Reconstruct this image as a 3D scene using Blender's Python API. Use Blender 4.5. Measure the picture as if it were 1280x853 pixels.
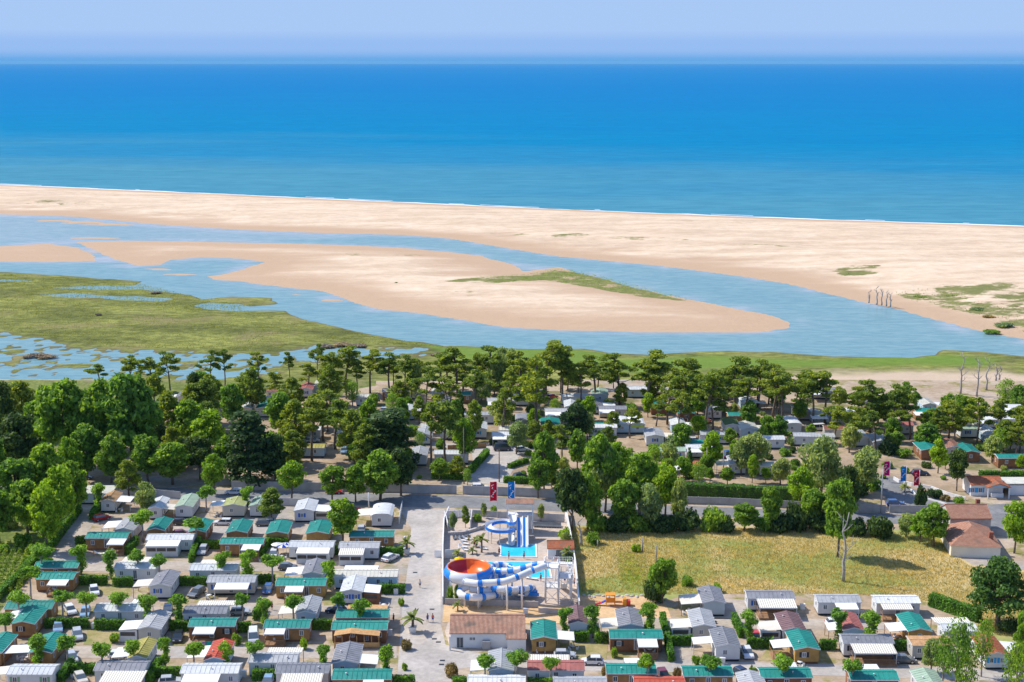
import bpy, math, random
import numpy as np
from mathutils import Vector
R = math.radians
random.seed(7)
for o in list(bpy.data.objects): bpy.data.objects.remove(o)
scene = bpy.context.scene
C = scene.collection
# ------------------------------------------------------------------ camera, sky, sun, exposure
CAMH, FPX = 105.0, 1800.0
PITCH = math.atan((426.5 - 77.0) / FPX)
cam = bpy.data.cameras.new('camera'); cam.sensor_width = 36; cam.lens = 36 * FPX / 1280
cam.clip_start = 1; cam.clip_end = 200000
camo = bpy.data.objects.new('camera', cam); C.objects.link(camo)
camo.location = (0, 0, CAMH); camo.rotation_euler = (math.pi / 2 - PITCH, 0, 0)
scene.camera = camo
SUN_EL, SUN_AZ = 47.0, -68.0            # azimuth from +Y, clockwise positive
SX, SY = math.sin(R(SUN_AZ)), math.cos(R(SUN_AZ))
world = bpy.data.worlds.new('World'); scene.world = world; world.use_nodes = True
wn, wl = world.node_tree.nodes, world.node_tree.links
wn.clear()
sky = wn.new('ShaderNodeTexSky'); sky.sky_type = 'NISHITA'; sky.sun_disc = False
sky.sun_elevation = R(SUN_EL); sky.sun_rotation = R(SUN_AZ)
sky.altitude = 50; sky.air_density = 1.0; sky.dust_density = 0.6; sky.ozone_density = 2.5
tint = wn.new('ShaderNodeMix'); tint.data_type = 'RGBA'; tint.blend_type = 'MULTIPLY'
tint.inputs[0].default_value = 1.0; tint.inputs[7].default_value = (0.9, 0.95, 1.1, 1)
bg = wn.new('ShaderNodeBackground'); bg.inputs[1].default_value = 0.15
wo = wn.new('ShaderNodeOutputWorld')
# maritime haze low over the horizon, the same all round
wtc = wn.new('ShaderNodeTexCoord'); wsep = wn.new('ShaderNodeSeparateXYZ'); wl.new(wtc.outputs['Generated'], wsep.inputs[0])
def wramp(lo, hi, t0, t1):
    n = wn.new('ShaderNodeMapRange'); n.interpolation_type = 'SMOOTHSTEP'
    for k, v in zip((1, 2, 3, 4), (lo, hi, t0, t1)): n.inputs[k].default_value = v
    wl.new(wsep.outputs[2], n.inputs[0]); return n.outputs[0]
hz1 = wn.new('ShaderNodeMix'); hz1.data_type = 'RGBA'; hz1.inputs[7].default_value = (2.05, 3.0, 4.7, 1)
hz2 = wn.new('ShaderNodeMix'); hz2.data_type = 'RGBA'; hz2.inputs[7].default_value = (1.6, 2.62, 4.55, 1)
wl.new(wramp(0.06, 0.5, 1.0, 0.0), hz1.inputs[0]); wl.new(wramp(0.012, 0.022, 1.0, 0.0), hz2.inputs[0])
wl.new(sky.outputs[0], tint.inputs[6]); wl.new(tint.outputs[2], hz1.inputs[6]); wl.new(hz1.outputs[2], hz2.inputs[6]); 
hz3 = wn.new('ShaderNodeMix'); hz3.data_type = 'RGBA'; hz3.inputs[7].default_value = (0.55, 1.95, 4.0, 1)
wl.new(wramp(-0.001, 0.0085, 1.0, 0.0), hz3.inputs[0]); wl.new(hz2.outputs[2], hz3.inputs[6]); wl.new(hz3.outputs[2], bg.inputs[0]); wl.new(bg.outputs[0], wo.inputs[0])
sun = bpy.data.lights.new('sun', 'SUN'); sun.energy = 4.1; sun.angle = R(0.53); sun.color = (1.0, 0.95, 0.86)
suno = bpy.data.objects.new('sun', sun); C.objects.link(suno)
suno.rotation_euler = Vector((-SX * math.cos(R(SUN_EL)), -SY * math.cos(R(SUN_EL)), -math.sin(R(SUN_EL)))).to_track_quat('-Z', 'Y').to_euler()
vs = scene.view_settings
vs.view_transform = 'Standard'; vs.look = 'None'; vs.exposure = 0.38; vs.gamma = 1; vs.use_curve_mapping = False
scene.cycles.use_denoising = True
scene.cycles.max_bounces = 7; scene.cycles.transparent_max_bounces = 4; scene.cycles.diffuse_bounces = 4
scene.cycles.glossy_bounces = 2; scene.cycles.volume_bounces = 0; scene.cycles.caustics_reflective = False
scene.cycles.sample_clamp_indirect = 6

# ------------------------------------------------------------------ survey: photo bearing -> point on the level z
SP, CP = math.sin(PITCH), math.cos(PITCH)
def G(x, y, z=0.0):
    u, v = (x - 640) / FPX, (y - 426.5) / FPX
    t = (CAMH - z) / (SP + v * CP)
    return Vector((u * t, t * (CP - v * SP), z))
def depth(y, z=0.0):
    return (CAMH - z) / (SP + (y - 426.5) / FPX * CP)
def ppm(y, z=0.0): return FPX / depth(y, z)
def proj(p):
    dz = p[2] - CAMH
    d = p[1] * CP - dz * SP
    return (640 + FPX * p[0] / d, 426.5 - FPX * (p[1] * SP + dz * CP) / d)
def vpm(y): # pixels per metre of height for something standing at row y
    a = PITCH + math.atan((y - 426.5) / FPX)
    return ppm(y) * math.cos(a)

# ------------------------------------------------------------------ noise for terrain
def vnoise(x, y, seed=0):
    xi, yi = np.floor(x).astype(np.int64), np.floor(y).astype(np.int64)
    xf, yf = x - xi, y - yi
    def h(a, b):
        n = (a * 374761393 + b * 668265263 + seed * 974711) & 0x7fffffff
        n = ((n ^ (n >> 13)) * 1274126177) & 0x7fffffff
        n = n ^ (n >> 16)
        return (n & 0xffff) / 65535.0
    u, v = xf * xf * (3 - 2 * xf), yf * yf * (3 - 2 * yf)
    return (h(xi, yi) * (1 - u) + h(xi + 1, yi) * u) * (1 - v) + (h(xi, yi + 1) * (1 - u) + h(xi + 1, yi + 1) * u) * v
def fbm(x, y, seed=0, o=4):
    s, a, t = 0, 0.5, 0
    for k in range(o):
        s = s + a * vnoise(x * 2 ** k, y * 2 ** k, seed + k * 17); t += a; a *= 0.5
    return s / t - 0.5
def sdist(px, py, poly):
    """signed distance, positive inside"""
    P = np.array(poly); Q = np.roll(P, -1, axis=0)
    best = np.full(px.shape, 1e18); ins = np.zeros(px.shape, bool)
    for (ax, ay), (bx, by) in zip(P, Q):
        dx, dy = bx - ax, by - ay
        t = np.clip(((px - ax) * dx + (py - ay) * dy) / (dx * dx + dy * dy + 1e-9), 0, 1)
        best = np.minimum(best, (px - ax - t * dx) ** 2 + (py - ay - t * dy) ** 2)
        c = (ay > py) != (by > py)
        ins ^= c & (px < (bx - ax) * (py - ay) / (by - ay + 1e-12) + ax)
    d = np.sqrt(best)
    return np.where(ins, d, -d)

# ------------------------------------------------------------------ materials
MATS = {}
def nodes(name):
    m = bpy.data.materials.new(name); m.use_nodes = True
    nt = m.node_tree; b = nt.nodes['Principled BSDF']
    return m, nt, b
def setspec(b, s):
    b.inputs['Specular IOR Level'].default_value = s
def mixc(nt, fac, a, b_, mode='MIX'):
    n = nt.nodes.new('ShaderNodeMix'); n.data_type = 'RGBA'; n.blend_type = mode
    for s, v in ((0, fac), (6, a), (7, b_)):
        if isinstance(v, (int, float)): n.inputs[s].default_value = v
        elif isinstance(v, tuple): n.inputs[s].default_value = v if len(v) == 4 else (*v, 1)
        else: nt.links.new(v, n.inputs[s])
    return n.outputs[2]
def noise(nt, scale, detail=3, vec=None, rough=0.55):
    n = nt.nodes.new('ShaderNodeTexNoise'); n.inputs['Scale'].default_value = scale
    n.inputs['Detail'].default_value = detail; n.inputs['Roughness'].default_value = rough
    if vec is not None: nt.links.new(vec, n.inputs['Vector'])
    return n.outputs[0]
def ramp(nt, v, a, b_):
    n = nt.nodes.new('ShaderNodeMapRange'); n.inputs[1].default_value = a; n.inputs[2].default_value = b_
    n.interpolation_type = 'SMOOTHSTEP'; nt.links.new(v, n.inputs[0]); return n.outputs[0]
def pos(nt):
    return nt.nodes.new('ShaderNodeNewGeometry').outputs['Position']
def mapped(nt, v, s):
    n = nt.nodes.new('ShaderNodeMapping'); n.inputs['Scale'].default_value = s; nt.links.new(v, n.inputs[0]); return n.outputs[0]
def bump(nt, b, h, strength, dist=0.1):
    n = nt.nodes.new('ShaderNodeBump'); n.inputs['Strength'].default_value = strength; n.inputs['Distance'].default_value = dist
    nt.links.new(h, n.inputs['Height']); nt.links.new(n.outputs[0], b.inputs['Normal'])
def plain(name, col, rough=0.6, var=0.12, scale=0.8, spec=0.3, metal=0.0, dirt=0.0):
    m, nt, b = nodes(name); b.inputs['Roughness'].default_value = rough; b.inputs['Metallic'].default_value = metal; setspec(b, spec)
    p = pos(nt)
    c = mixc(nt, ramp(nt, noise(nt, scale, 4, p), 0.3, 0.7), tuple(k * (1 - var) for k in col), tuple(min(1, k * (1 + var)) for k in col))
    if dirt:
        d = ramp(nt, noise(nt, 0.35, 5, p, 0.7), 0.5, 0.75)
        dn = nt.nodes.new('ShaderNodeMath'); dn.operation = 'MULTIPLY'; dn.inputs[1].default_value = dirt; nt.links.new(d, dn.inputs[0])
        c = mixc(nt, dn.outputs[0], c, (0.22, 0.2, 0.17))
    oi = nt.nodes.new('ShaderNodeObjectInfo')
    c = mixc(nt, ramp(nt, oi.outputs['Random'], 0, 1), c, mixc(nt, 1.0, c, (0.88, 0.88, 0.9), 'MULTIPLY'))
    nt.links.new(c, b.inputs['Base Color']); MATS[name] = m; return m
def ribbed(name, col, axis='x', scale=2.2, rough=0.5, var=0.1, depthc=0.75, dirt=0.25):
    """sheet roof or cladding with fine parallel profile, in the object's own frame"""
    m, nt, b = nodes(name); b.inputs['Roughness'].default_value = rough; setspec(b, 0.25)
    tc = nt.nodes.new('ShaderNodeTexCoord').outputs['Object']
    w = nt.nodes.new('ShaderNodeTexWave'); w.wave_type = 'BANDS'; w.bands_direction = axis.upper(); w.inputs['Scale'].default_value = scale
    w.inputs['Distortion'].default_value = 0.0; nt.links.new(tc, w.inputs['Vector'])
    p = pos(nt)
    c = mixc(nt, ramp(nt, noise(nt, 0.7, 5, p), 0.3, 0.7), tuple(k * (1 - var) for k in col), tuple(min(1, k * (1 + var)) for k in col))
    c = mixc(nt, ramp(nt, w.outputs[0], 0.05, 0.35), mixc(nt, 1.0, c, (depthc, depthc, depthc), 'MULTIPLY'), c)
    d = ramp(nt, noise(nt, 0.5, 6, p, 0.7), 0.5, 0.8)
    dn = nt.nodes.new('ShaderNodeMath'); dn.operation = 'MULTIPLY'; dn.inputs[1].default_value = dirt; nt.links.new(d, dn.inputs[0])
    c = mixc(nt, dn.outputs[0], c, (0.25, 0.23, 0.2))
    oi = nt.nodes.new('ShaderNodeObjectInfo')
    c = mixc(nt, oi.outputs['Random'], c, mixc(nt, 1.0, c, (0.8, 0.83, 0.85), 'MULTIPLY'))
    nt.links.new(c, b.inputs['Base Color']); bump(nt, b, w.outputs[0], 0.5, 0.05)
    MATS[name] = m; return m
def stripes(name, a, b_, axis='x', scale=1.4):
    m, nt, b = nodes(name); b.inputs['Roughness'].default_value = 0.7; setspec(b, 0.2)
    tc = nt.nodes.new('ShaderNodeTexCoord').outputs['Object']
    w = nt.nodes.new('ShaderNodeTexWave'); w.wave_type = 'BANDS'; w.bands_direction = axis.upper(); w.inputs['Scale'].default_value = scale; nt.links.new(tc, w.inputs['Vector'])
    nt.links.new(mixc(nt, ramp(nt, w.outputs[0], 0.35, 0.65), a, b_), b.inputs['Base Color']); MATS[name] = m; return m
def foliage(name, a, b_, trans=0.25, rough=0.6, hue=0.06):
    m, nt, b = nodes(name); b.inputs['Roughness'].default_value = rough; setspec(b, 0.25)
    g = nt.nodes.new('ShaderNodeNewGeometry'); oi = nt.nodes.new('ShaderNodeObjectInfo')
    c = mixc(nt, g.outputs['Random Per Island'], a, b_)
    c2 = mixc(nt, ramp(nt, noise(nt, 0.55, 2, g.outputs['Position']), 0.35, 0.65), mixc(nt, 1.0, c, (0.8, 0.85, 0.8), 'MULTIPLY'), mixc(nt, 1.0, c, (1.35, 1.25, 0.95), 'MULTIPLY'))
    c3 = mixc(nt, oi.outputs['Random'], mixc(nt, 1.0, c2, (0.78, 0.86, 0.95), 'MULTIPLY'), mixc(nt, 1.0, c2, (1.22, 1.12, 0.85), 'MULTIPLY'))
    nt.links.new(c3, b.inputs['Base Color'])
    t = nt.nodes.new('ShaderNodeBsdfTranslucent'); nt.links.new(mixc(nt, 1.0, c3, (1.3, 1.25, 0.6), 'MULTIPLY'), t.inputs[0])
    mx = nt.nodes.new('ShaderNodeMixShader'); mx.inputs[0].default_value = trans
    nt.links.new(b.outputs[0], mx.inputs[1]); nt.links.new(t.outputs[0], mx.inputs[2])
    nt.links.new(mx.outputs[0], nt.nodes['Material Output'].inputs[0]); MATS[name] = m; return m

# landscape
def m_sand():
    m, nt, b = nodes('sand'); b.inputs['Roughness'].default_value = 0.9; setspec(b, 0.1)
    p = pos(nt); sep = nt.nodes.new('ShaderNodeSeparateXYZ'); nt.links.new(p, sep.inputs[0])
    big = noise(nt, 0.02, 5, p); streak = noise(nt, 1.0, 4, mapped(nt, p, (0.012, 0.06, 0.1)))
    fine = noise(nt, 1.0, 6, mapped(nt, p, (0.11, 0.16, 0.1)), 0.75)
    c = mixc(nt, ramp(nt, streak, 0.32, 0.68), (0.63, 0.475, 0.335), (0.78, 0.61, 0.445))
    c = mixc(nt, ramp(nt, fine, 0.36, 0.66), mixc(nt, 1.0, c, (0.84, 0.82, 0.78), 'MULTIPLY'), c)
    c = mixc(nt, ramp(nt, big, 0.6, 0.8), c, (0.84, 0.70, 0.54))
    # damp sand low down by the water
    add = nt.nodes.new('ShaderNodeMath'); add.operation = 'MULTIPLY_ADD'; add.inputs[1].default_value = 0.9; nt.links.new(streak, add.inputs[0]); nt.links.new(sep.outputs[2], add.inputs[2])
    c = mixc(nt, ramp(nt, add.outputs[0], -0.05, 0.95), (0.49, 0.34, 0.22), c)
    a = nt.nodes.new('ShaderNodeAttribute'); a.attribute_name = 'veg'
    gr = mixc(nt, noise(nt, 0.25, 5, p), (0.09, 0.11, 0.03), (0.30, 0.28, 0.10))
    mm = nt.nodes.new('ShaderNodeMath'); mm.operation = 'MULTIPLY_ADD'; mm.inputs[1].default_value = 0.5
    nt.links.new(a.outputs['Fac'], mm.inputs[0]); nt.links.new(noise(nt, 1.0, 6, mapped(nt, p, (0.05, 0.075, .1)), 0.72), mm.inputs[2])
    c = mixc(nt, ramp(nt, mm.outputs[0], 0.80, 0.90), c, gr)
    nt.links.new(c, b.inputs['Base Color']); bump(nt, b, fine, 0.6, 1.2); MATS['sand'] = m
m_sand()
def m_marsh():
    m, nt, b = nodes('marsh'); b.inputs['Roughness'].default_value = 0.95; setspec(b, 0.08)
    p = pos(nt); sep = nt.nodes.new('ShaderNodeSeparateXYZ'); nt.links.new(p, sep.inputs[0])
    st = noise(nt, 1.0, 5, mapped(nt, p, (0.02, 0.045, 0.1)), 0.6); fi = noise(nt, 1.0, 6, mapped(nt, p, (0.16, 0.3, 0.1)), 0.75)
    c = mixc(nt, ramp(nt, st, 0.3, 0.7), (0.15, 0.165, 0.045), (0.34, 0.345, 0.09))
    c = mixc(nt, ramp(nt, fi, 0.38, 0.62), mixc(nt, 1.0, c, (0.48, 0.5, 0.5), 'MULTIPLY'), c)
    c = mixc(nt, ramp(nt, noise(nt, 0.03, 5, p, .65), 0.5, 0.7), c, mixc(nt, fi, (0.16, 0.13, 0.06), (0.32, 0.28, 0.12)))
    a = nt.nodes.new('ShaderNodeAttribute'); a.attribute_name = 'bare'
    c = mixc(nt, a.outputs['Fac'], c, mixc(nt, st, (0.50, 0.38, 0.27), (0.62, 0.48, 0.34)))
    g = nt.nodes.new('ShaderNodeAttribute'); g.attribute_name = 'veg'
    c = mixc(nt, g.outputs['Fac'], c, mixc(nt, fi, (0.09, 0.17, 0.02), (0.20, 0.30, 0.05)))
    c = mixc(nt, ramp(nt, sep.outputs[2], -0.60, -0.50), (0.15, 0.13, 0.06), c)
    nt.links.new(c, b.inputs['Base Color']); bump(nt, b, fi, 0.8, 0.8); MATS['marsh'] = m
m_marsh()
def m_water(name, cols, rough, spec, sc, strength):
    m, nt, b = nodes(name); b.inputs['Roughness'].default_value = rough; setspec(b, spec)
    p = pos(nt); sep = nt.nodes.new('ShaderNodeSeparateXYZ'); nt.links.new(p, sep.inputs[0])
    near, mid, far = cols
    a = nt.nodes.new('ShaderNodeAttribute'); a.attribute_name = 'deep'
    big = noise(nt, 1.0, 4, mapped(nt, p, (0.0011, 0.004, 0.01)))
    ad = nt.nodes.new('ShaderNodeMath'); ad.operation = 'MULTIPLY_ADD'; ad.inputs[1].default_value = 0.5; nt.links.new(big, ad.inputs[0]); nt.links.new(a.outputs['Fac'], ad.inputs[2])
    c = mixc(nt, ramp(nt, ad.outputs[0], 0.2, 0.75), near, mid)
    c = mixc(nt, ramp(nt, ad.outputs[0], 0.7, 1.25), c, far)
    w1 = noise(nt, 1.0, 5, mapped(nt, p, sc), 0.65)
    c = mixc(nt, ramp(nt, w1, 0.36, 0.64), mixc(nt, 1.0, c, (0.74, 0.83, 0.87), 'MULTIPLY'), c)
    w2 = noise(nt, 1.0, 5, mapped(nt, p, (sc[0] * .12, sc[1] * .22, .1)), 0.7)
    c = mixc(nt, ramp(nt, w2, 0.38, 0.66), mixc(nt, 1.0, c, (0.9, 0.95, 0.97), 'MULTIPLY'), mixc(nt, 1.0, c, (1.06, 1.03, 1.02), 'MULTIPLY'))
    nt.links.new(c, b.inputs['Base Color']); bump(nt, b, w1, strength, 1.5); MATS[name] = m
m_water('sea_water', ((0.075, 0.26, 0.345), (0.0, 0.20, 0.38), (0.0, 0.172, 0.40)), 0.6, 0.006, (0.03, 0.10, 0.1), 0.5)
m_water('lagoon_water', ((0.38, 0.40, 0.42), (0.205, 0.33, 0.345), (0.18, 0.315, 0.335)), 0.25, 0.05, (0.12, 0.3, 0.1), 0.12)
def m_ground():
    m, nt, b = nodes('ground'); b.inputs['Roughness'].default_value = 0.95; setspec(b, 0.1)
    p = pos(nt)
    n1 = noise(nt, 0.09, 5, p, 0.65); n2 = noise(nt, 0.7, 5, p, 0.7); n3 = noise(nt, 0.025, 3, p)
    c = mixc(nt, ramp(nt, n1, 0.4, 0.6), (0.42, 0.31, 0.21), (0.50, 0.40, 0.30))
    c = mixc(nt, ramp(nt, noise(nt, 0.13, 5, p, 0.7), 0.5, 0.62), c, mixc(nt, n2, (0.20, 0.19, 0.06), (0.38, 0.32, 0.13)))
    c = mixc(nt, ramp(nt, n3, 0.56, 0.66), c, (0.40, 0.36, 0.32))
    c = mixc(nt, ramp(nt, n2, 0.35, 0.65), mixc(nt, 1.0, c, (0.8, 0.8, 0.8), 'MULTIPLY'), c)
    nt.links.new(c, b.inputs['Base Color']); bump(nt, b, n2, 0.4, 0.15); MATS['ground'] = m
m_ground()
def m_patch(name, a, b_, c_=None, s1=0.12, s2=0.9, bs=0.3, dk=0.82, thr=0.54):
    m, nt, b = nodes(name); b.inputs['Roughness'].default_value = 0.93; setspec(b, 0.12)
    p = pos(nt); n1 = noise(nt, s1, 5, p, 0.65); n2 = noise(nt, s2, 5, p, 0.7)
    c = mixc(nt, ramp(nt, n1, 0.36, 0.64), a, b_)
    if c_: c = mixc(nt, ramp(nt, noise(nt, s1 * 0.6, 4, p), thr, thr + 0.12), c, c_)
    c = mixc(nt, ramp(nt, n2, 0.35, 0.65), mixc(nt, 1.0, c, (dk, dk, dk), 'MULTIPLY'), c)
    nt.links.new(c, b.inputs['Base Color']); bump(nt, b, n2, bs, 0.1); MATS[name] = m
m_patch('asphalt', (0.42, 0.38, 0.34), (0.53, 0.48, 0.43), (0.48, 0.41, 0.34))
m_patch('lane_gravel', (0.40, 0.33, 0.26), (0.51, 0.44, 0.36), (0.44, 0.40, 0.36))
m_patch('asphalt_dark', (0.20, 0.20, 0.20), (0.27, 0.265, 0.26))
m_patch('meadow', (0.45, 0.37, 0.15), (0.58, 0.45, 0.22), (0.29, 0.34, 0.10), 0.05, 0.8, 0.5, 0.84, 0.47)
m_patch('lawn', (0.13, 0.22, 0.04), (0.22, 0.30, 0.06), (0.36, 0.32, 0.13), 0.09, 1.2, 0.6, 0.7)
m_patch('dry_lawn', (0.30, 0.27, 0.10), (0.44, 0.35, 0.18), (0.26, 0.27, 0.09), 0.2, 1.2, 0.5, 0.8)
m_patch('paving', (0.50, 0.40, 0.32), (0.58, 0.47, 0.38), (0.54, 0.45, 0.38))
m_patch('orange_sand', (0.62, 0.40, 0.20), (0.72, 0.49, 0.27))
m_patch('camp_sand', (0.34, 0.25, 0.16), (0.48, 0.36, 0.25), (0.20, 0.19, 0.08))
m_patch('scrub', (0.14, 0.18, 0.04), (0.25, 0.28, 0.07), (0.27, 0.24, 0.11), 0.15, 1.0, 0.9, 0.6)
m_patch('pool_water_base', (0.02, 0.50, 0.72), (0.05, 0.58, 0.80), None, 0.3, 1.5, 0.3, 0.93)
MATS['pool_water_base'].node_tree.nodes['Principled BSDF'].inputs['Roughness'].default_value = 0.12
# buildings
WHITE = (0.80, 0.80, 0.80)
plain('white_paint', (0.78, 0.77, 0.75), 0.5, 0.04, 0.6, dirt=0.08)
plain('cream_paint', (0.74, 0.68, 0.56), 0.6, 0.06, 0.6, dirt=0.1)
plain('grey_paint', (0.50, 0.50, 0.50), 0.6, 0.06, dirt=0.1)
plain('blue_paint', (0.03, 0.14, 0.5), 0.4, 0.05)
plain('sky_blue_paint', (0.03, 0.33, 0.66), 0.4, 0.05)
plain('green_paint', (0.22, 0.38, 0.24), 0.5, 0.05)
plain('dark_paint', (0.03, 0.035, 0.04), 0.5, 0.05)
plain('black_rubber', (0.02, 0.02, 0.02), 0.8, 0.05)
plain('concrete', (0.46, 0.44, 0.42), 0.9, 0.12, 0.4, dirt=0.3)
plain('stone_wall', (0.52, 0.48, 0.45), 0.9, 0.15, 0.5, dirt=0.3)
plain('steel', (0.55, 0.56, 0.58), 0.35, 0.05, metal=0.6)
plain('bark', (0.19, 0.145, 0.11), 0.95, 0.3, 2.0)
plain('pale_bark', (0.36, 0.31, 0.27), 0.95, 0.2, 2.0)
plain('dead_wood', (0.42, 0.38, 0.35), 0.95, 0.2, 2.0)
ribbed('clad_white', (0.76, 0.76, 0.75), 'z', 3.0, 0.55, 0.03, 0.9, 0.06)
ribbed('clad_beige', (0.66, 0.61, 0.53), 'z', 3.0, 0.55, 0.03, 0.9, 0.08)
ribbed('clad_blue', (0.50, 0.66, 0.78), 'z', 3.0, 0.55, 0.03, 0.9, 0.06)
ribbed('timber', (0.44, 0.235, 0.095), 'x', 3.0, 0.7, 0.22, 0.6, 0.15)
ribbed('timber_red', (0.34, 0.155, 0.075), 'z', 3.0, 0.7, 0.2, 0.6, 0.15)
ribbed('timber_yellow', (0.54, 0.32, 0.10), 'x', 3.0, 0.7, 0.18, 0.65, 0.1)
ribbed('deck_wood', (0.42, 0.24, 0.13), 'x', 3.4, 0.8, 0.2, 0.6, 0.2)
plain('rail_wood', (0.38, 0.22, 0.11), 0.8, 0.2, 3.0)
plain('veranda_wood', (0.58, 0.33, 0.13), 0.7, 0.15, 2.0)
for ax in 'xy':
    ribbed('roof_teal_' + ax, (0.03, 0.31, 0.25), ax, 1.5, 0.5, 0.12, 0.7, 0.18)
    ribbed('roof_grey_' + ax, (0.50, 0.50, 0.50), ax, 1.5, 0.6, 0.1, 0.75, 0.25)
    ribbed('roof_pale_' + ax, (0.73, 0.73, 0.71), ax, 1.5, 0.6, 0.08, 0.82, 0.25)
    ribbed('roof_charcoal_' + ax, (0.29, 0.29, 0.315), ax, 1.5, 0.6, 0.12, 0.7, 0.12)
    ribbed('roof_mauve_' + ax, (0.26, 0.15, 0.15), ax, 1.5, 0.6, 0.12, 0.7, 0.12)
    ribbed('roof_red_' + ax, (0.62, 0.11, 0.06), ax, 1.5, 0.55, 0.12, 0.75, 0.12)
    ribbed('roof_pink_' + ax, (0.50, 0.17, 0.14), ax, 1.5, 0.6, 0.15, 0.75, 0.3)
    ribbed('roof_orange_' + ax, (0.62, 0.19, 0.06), ax, 2.4, 0.7, 0.25, 0.65, 0.3)
    ribbed('roof_yellow_' + ax, (0.50, 0.43, 0.11), ax, 1.5, 0.65, 0.15, 0.8, 0.35)
    ribbed('roof_lime_' + ax, (0.52, 0.54, 0.22), ax, 1.5, 0.65, 0.12, 0.8, 0.25)
    ribbed('roof_palegreen_' + ax, (0.42, 0.54, 0.40), ax, 1.5, 0.65, 0.1, 0.82, 0.2)
    ribbed('roof_olive_' + ax, (0.17, 0.24, 0.07), ax, 1.5, 0.65, 0.15, 0.75, 0.2)
    ribbed('roof_cream_' + ax, (0.66, 0.63, 0.53), ax, 1.5, 0.65, 0.08, 0.85, 0.2)
    ribbed('roof_tan_' + ax, (0.56, 0.33, 0.16), ax, 2.0, 0.75, 0.18, 0.75, 0.25)
    ribbed('roof_brown_' + ax, (0.28, 0.12, 0.075), ax, 2.2, 0.75, 0.2, 0.7, 0.2)
    stripes('stripe_' + ax, (0.82, 0.80, 0.74), (0.50, 0.45, 0.35), ax, 0.75)
def m_tile(name, a, b_, ax):
    m, nt, b = nodes(name); b.inputs['Roughness'].default_value = 0.85; setspec(b, 0.15)
    tc = nt.nodes.new('ShaderNodeTexCoord').outputs['Object']; p = pos(nt)
    w = nt.nodes.new('ShaderNodeTexWave'); w.bands_direction = ax.upper(); w.inputs['Scale'].default_value = 1.35; nt.links.new(tc, w.inputs['Vector'])
    c = mixc(nt, ramp(nt, noise(nt, 1.6, 6, p, 0.8), 0.35, 0.65), a, b_)
    c = mixc(nt, ramp(nt, noise(nt, 0.4, 4, p), 0.55, 0.75), c, (0.30, 0.22, 0.17))
    c = mixc(nt, ramp(nt, w.outputs[0], 0.05, 0.5), mixc(nt, 1.0, c, (0.55, 0.5, 0.5), 'MULTIPLY'), c)
    nt.links.new(c, b.inputs['Base Color']); bump(nt, b, w.outputs[0], 1.0, 0.12); MATS[name] = m
for ax in 'xy':
    m_tile('tile_' + ax, (0.50, 0.26, 0.17), (0.66, 0.41, 0.29), ax)
    m_tile('tile_old_' + ax, (0.50, 0.24, 0.155), (0.64, 0.36, 0.25), ax)
    m_tile('tile_bright_' + ax, (0.56, 0.16, 0.07), (0.66, 0.27, 0.14), ax)
plain('awning_white', (0.80, 0.79, 0.76), 0.6, 0.03, 0.5, dirt=0.08)
plain('awning_cream', (0.74, 0.68, 0.56), 0.6, 0.05, 0.5, dirt=0.12)
plain('blind_dark', (0.09, 0.08, 0.07), 0.4, 0.2, 1.5)
plain('brick_red', (0.32, 0.12, 0.08), 0.9, 0.2, 2)
def m_glass():
    m, nt, b = nodes('window_glass'); b.inputs['Roughness'].default_value = 0.08; setspec(b, 0.6)
    oi = nt.nodes.new('ShaderNodeObjectInfo')
    nt.links.new(mixc(nt, oi.outputs['Random'], (0.02, 0.03, 0.04), (0.16, 0.20, 0.24)), b.inputs['Base Color']); MATS['window_glass'] = m
m_glass()
def m_objcol(name, rough, spec, coat=0.0):
    m, nt, b = nodes(name); b.inputs['Roughness'].default_value = rough; setspec(b, spec); b.inputs['Coat Weight'].default_value = coat
    oi = nt.nodes.new('ShaderNodeObjectInfo')
    nt.links.new(mixc(nt, ramp(nt, noise(nt, 1.2, 3, pos(nt)), 0.35, 0.65), mixc(nt, 1.0, oi.outputs['Color'], (0.9, 0.9, 0.9), 'MULTIPLY'), oi.outputs['Color']), b.inputs['Base Color']); MATS[name] = m
m_objcol('car_paint', 0.3, 0.5, 0.6)
m_objcol('cloth', 0.9, 0.1)
m_objcol('plastic', 0.4, 0.4)
m_objcol('skin', 0.6, 0.3)
plain('slide_white', (0.80, 0.80, 0.80), 0.25, 0.03, 0.7, 0.5)
plain('slide_blue', (0.02, 0.24, 0.74), 0.25, 0.05, 0.7, 0.5)
plain('slide_orange', (0.80, 0.16, 0.01), 0.3, 0.05, 0.7, 0.5)
plain('slide_red', (0.42, 0.015, 0.03), 0.3, 0.05, 0.7, 0.5)
# foliage
foliage('leaf_pine', (0.086, 0.160, 0.028), (0.356, 0.439, 0.085), 0.5)
foliage('leaf_broad', (0.087, 0.184, 0.029), (0.311, 0.495, 0.085), 0.5)
foliage('leaf_lime', (0.116, 0.224, 0.016), (0.367, 0.562, 0.065), 0.5)
foliage('leaf_pollard', (0.087, 0.200, 0.024), (0.343, 0.566, 0.093), 0.5)
foliage('leaf_dark', (0.032, 0.069, 0.028), (0.118, 0.198, 0.057), 0.38)
foliage('leaf_olive', (0.148, 0.218, 0.096), (0.448, 0.554, 0.264), 0.5)
foliage('leaf_hedge', (0.054, 0.150, 0.014), (0.184, 0.389, 0.043), 0.38)
foliage('leaf_cypress', (0.038, 0.101, 0.020), (0.145, 0.264, 0.057), 0.38)
foliage('leaf_palm', (0.11, 0.16, 0.03), (0.24, 0.27, 0.08), 0.2)
foliage('leaf_dry', (0.20, 0.15, 0.07), (0.34, 0.26, 0.12), 0.2)
foliage('grass_meadow', (0.36, 0.32, 0.11), (0.66, 0.50, 0.24), 0.35)
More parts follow.
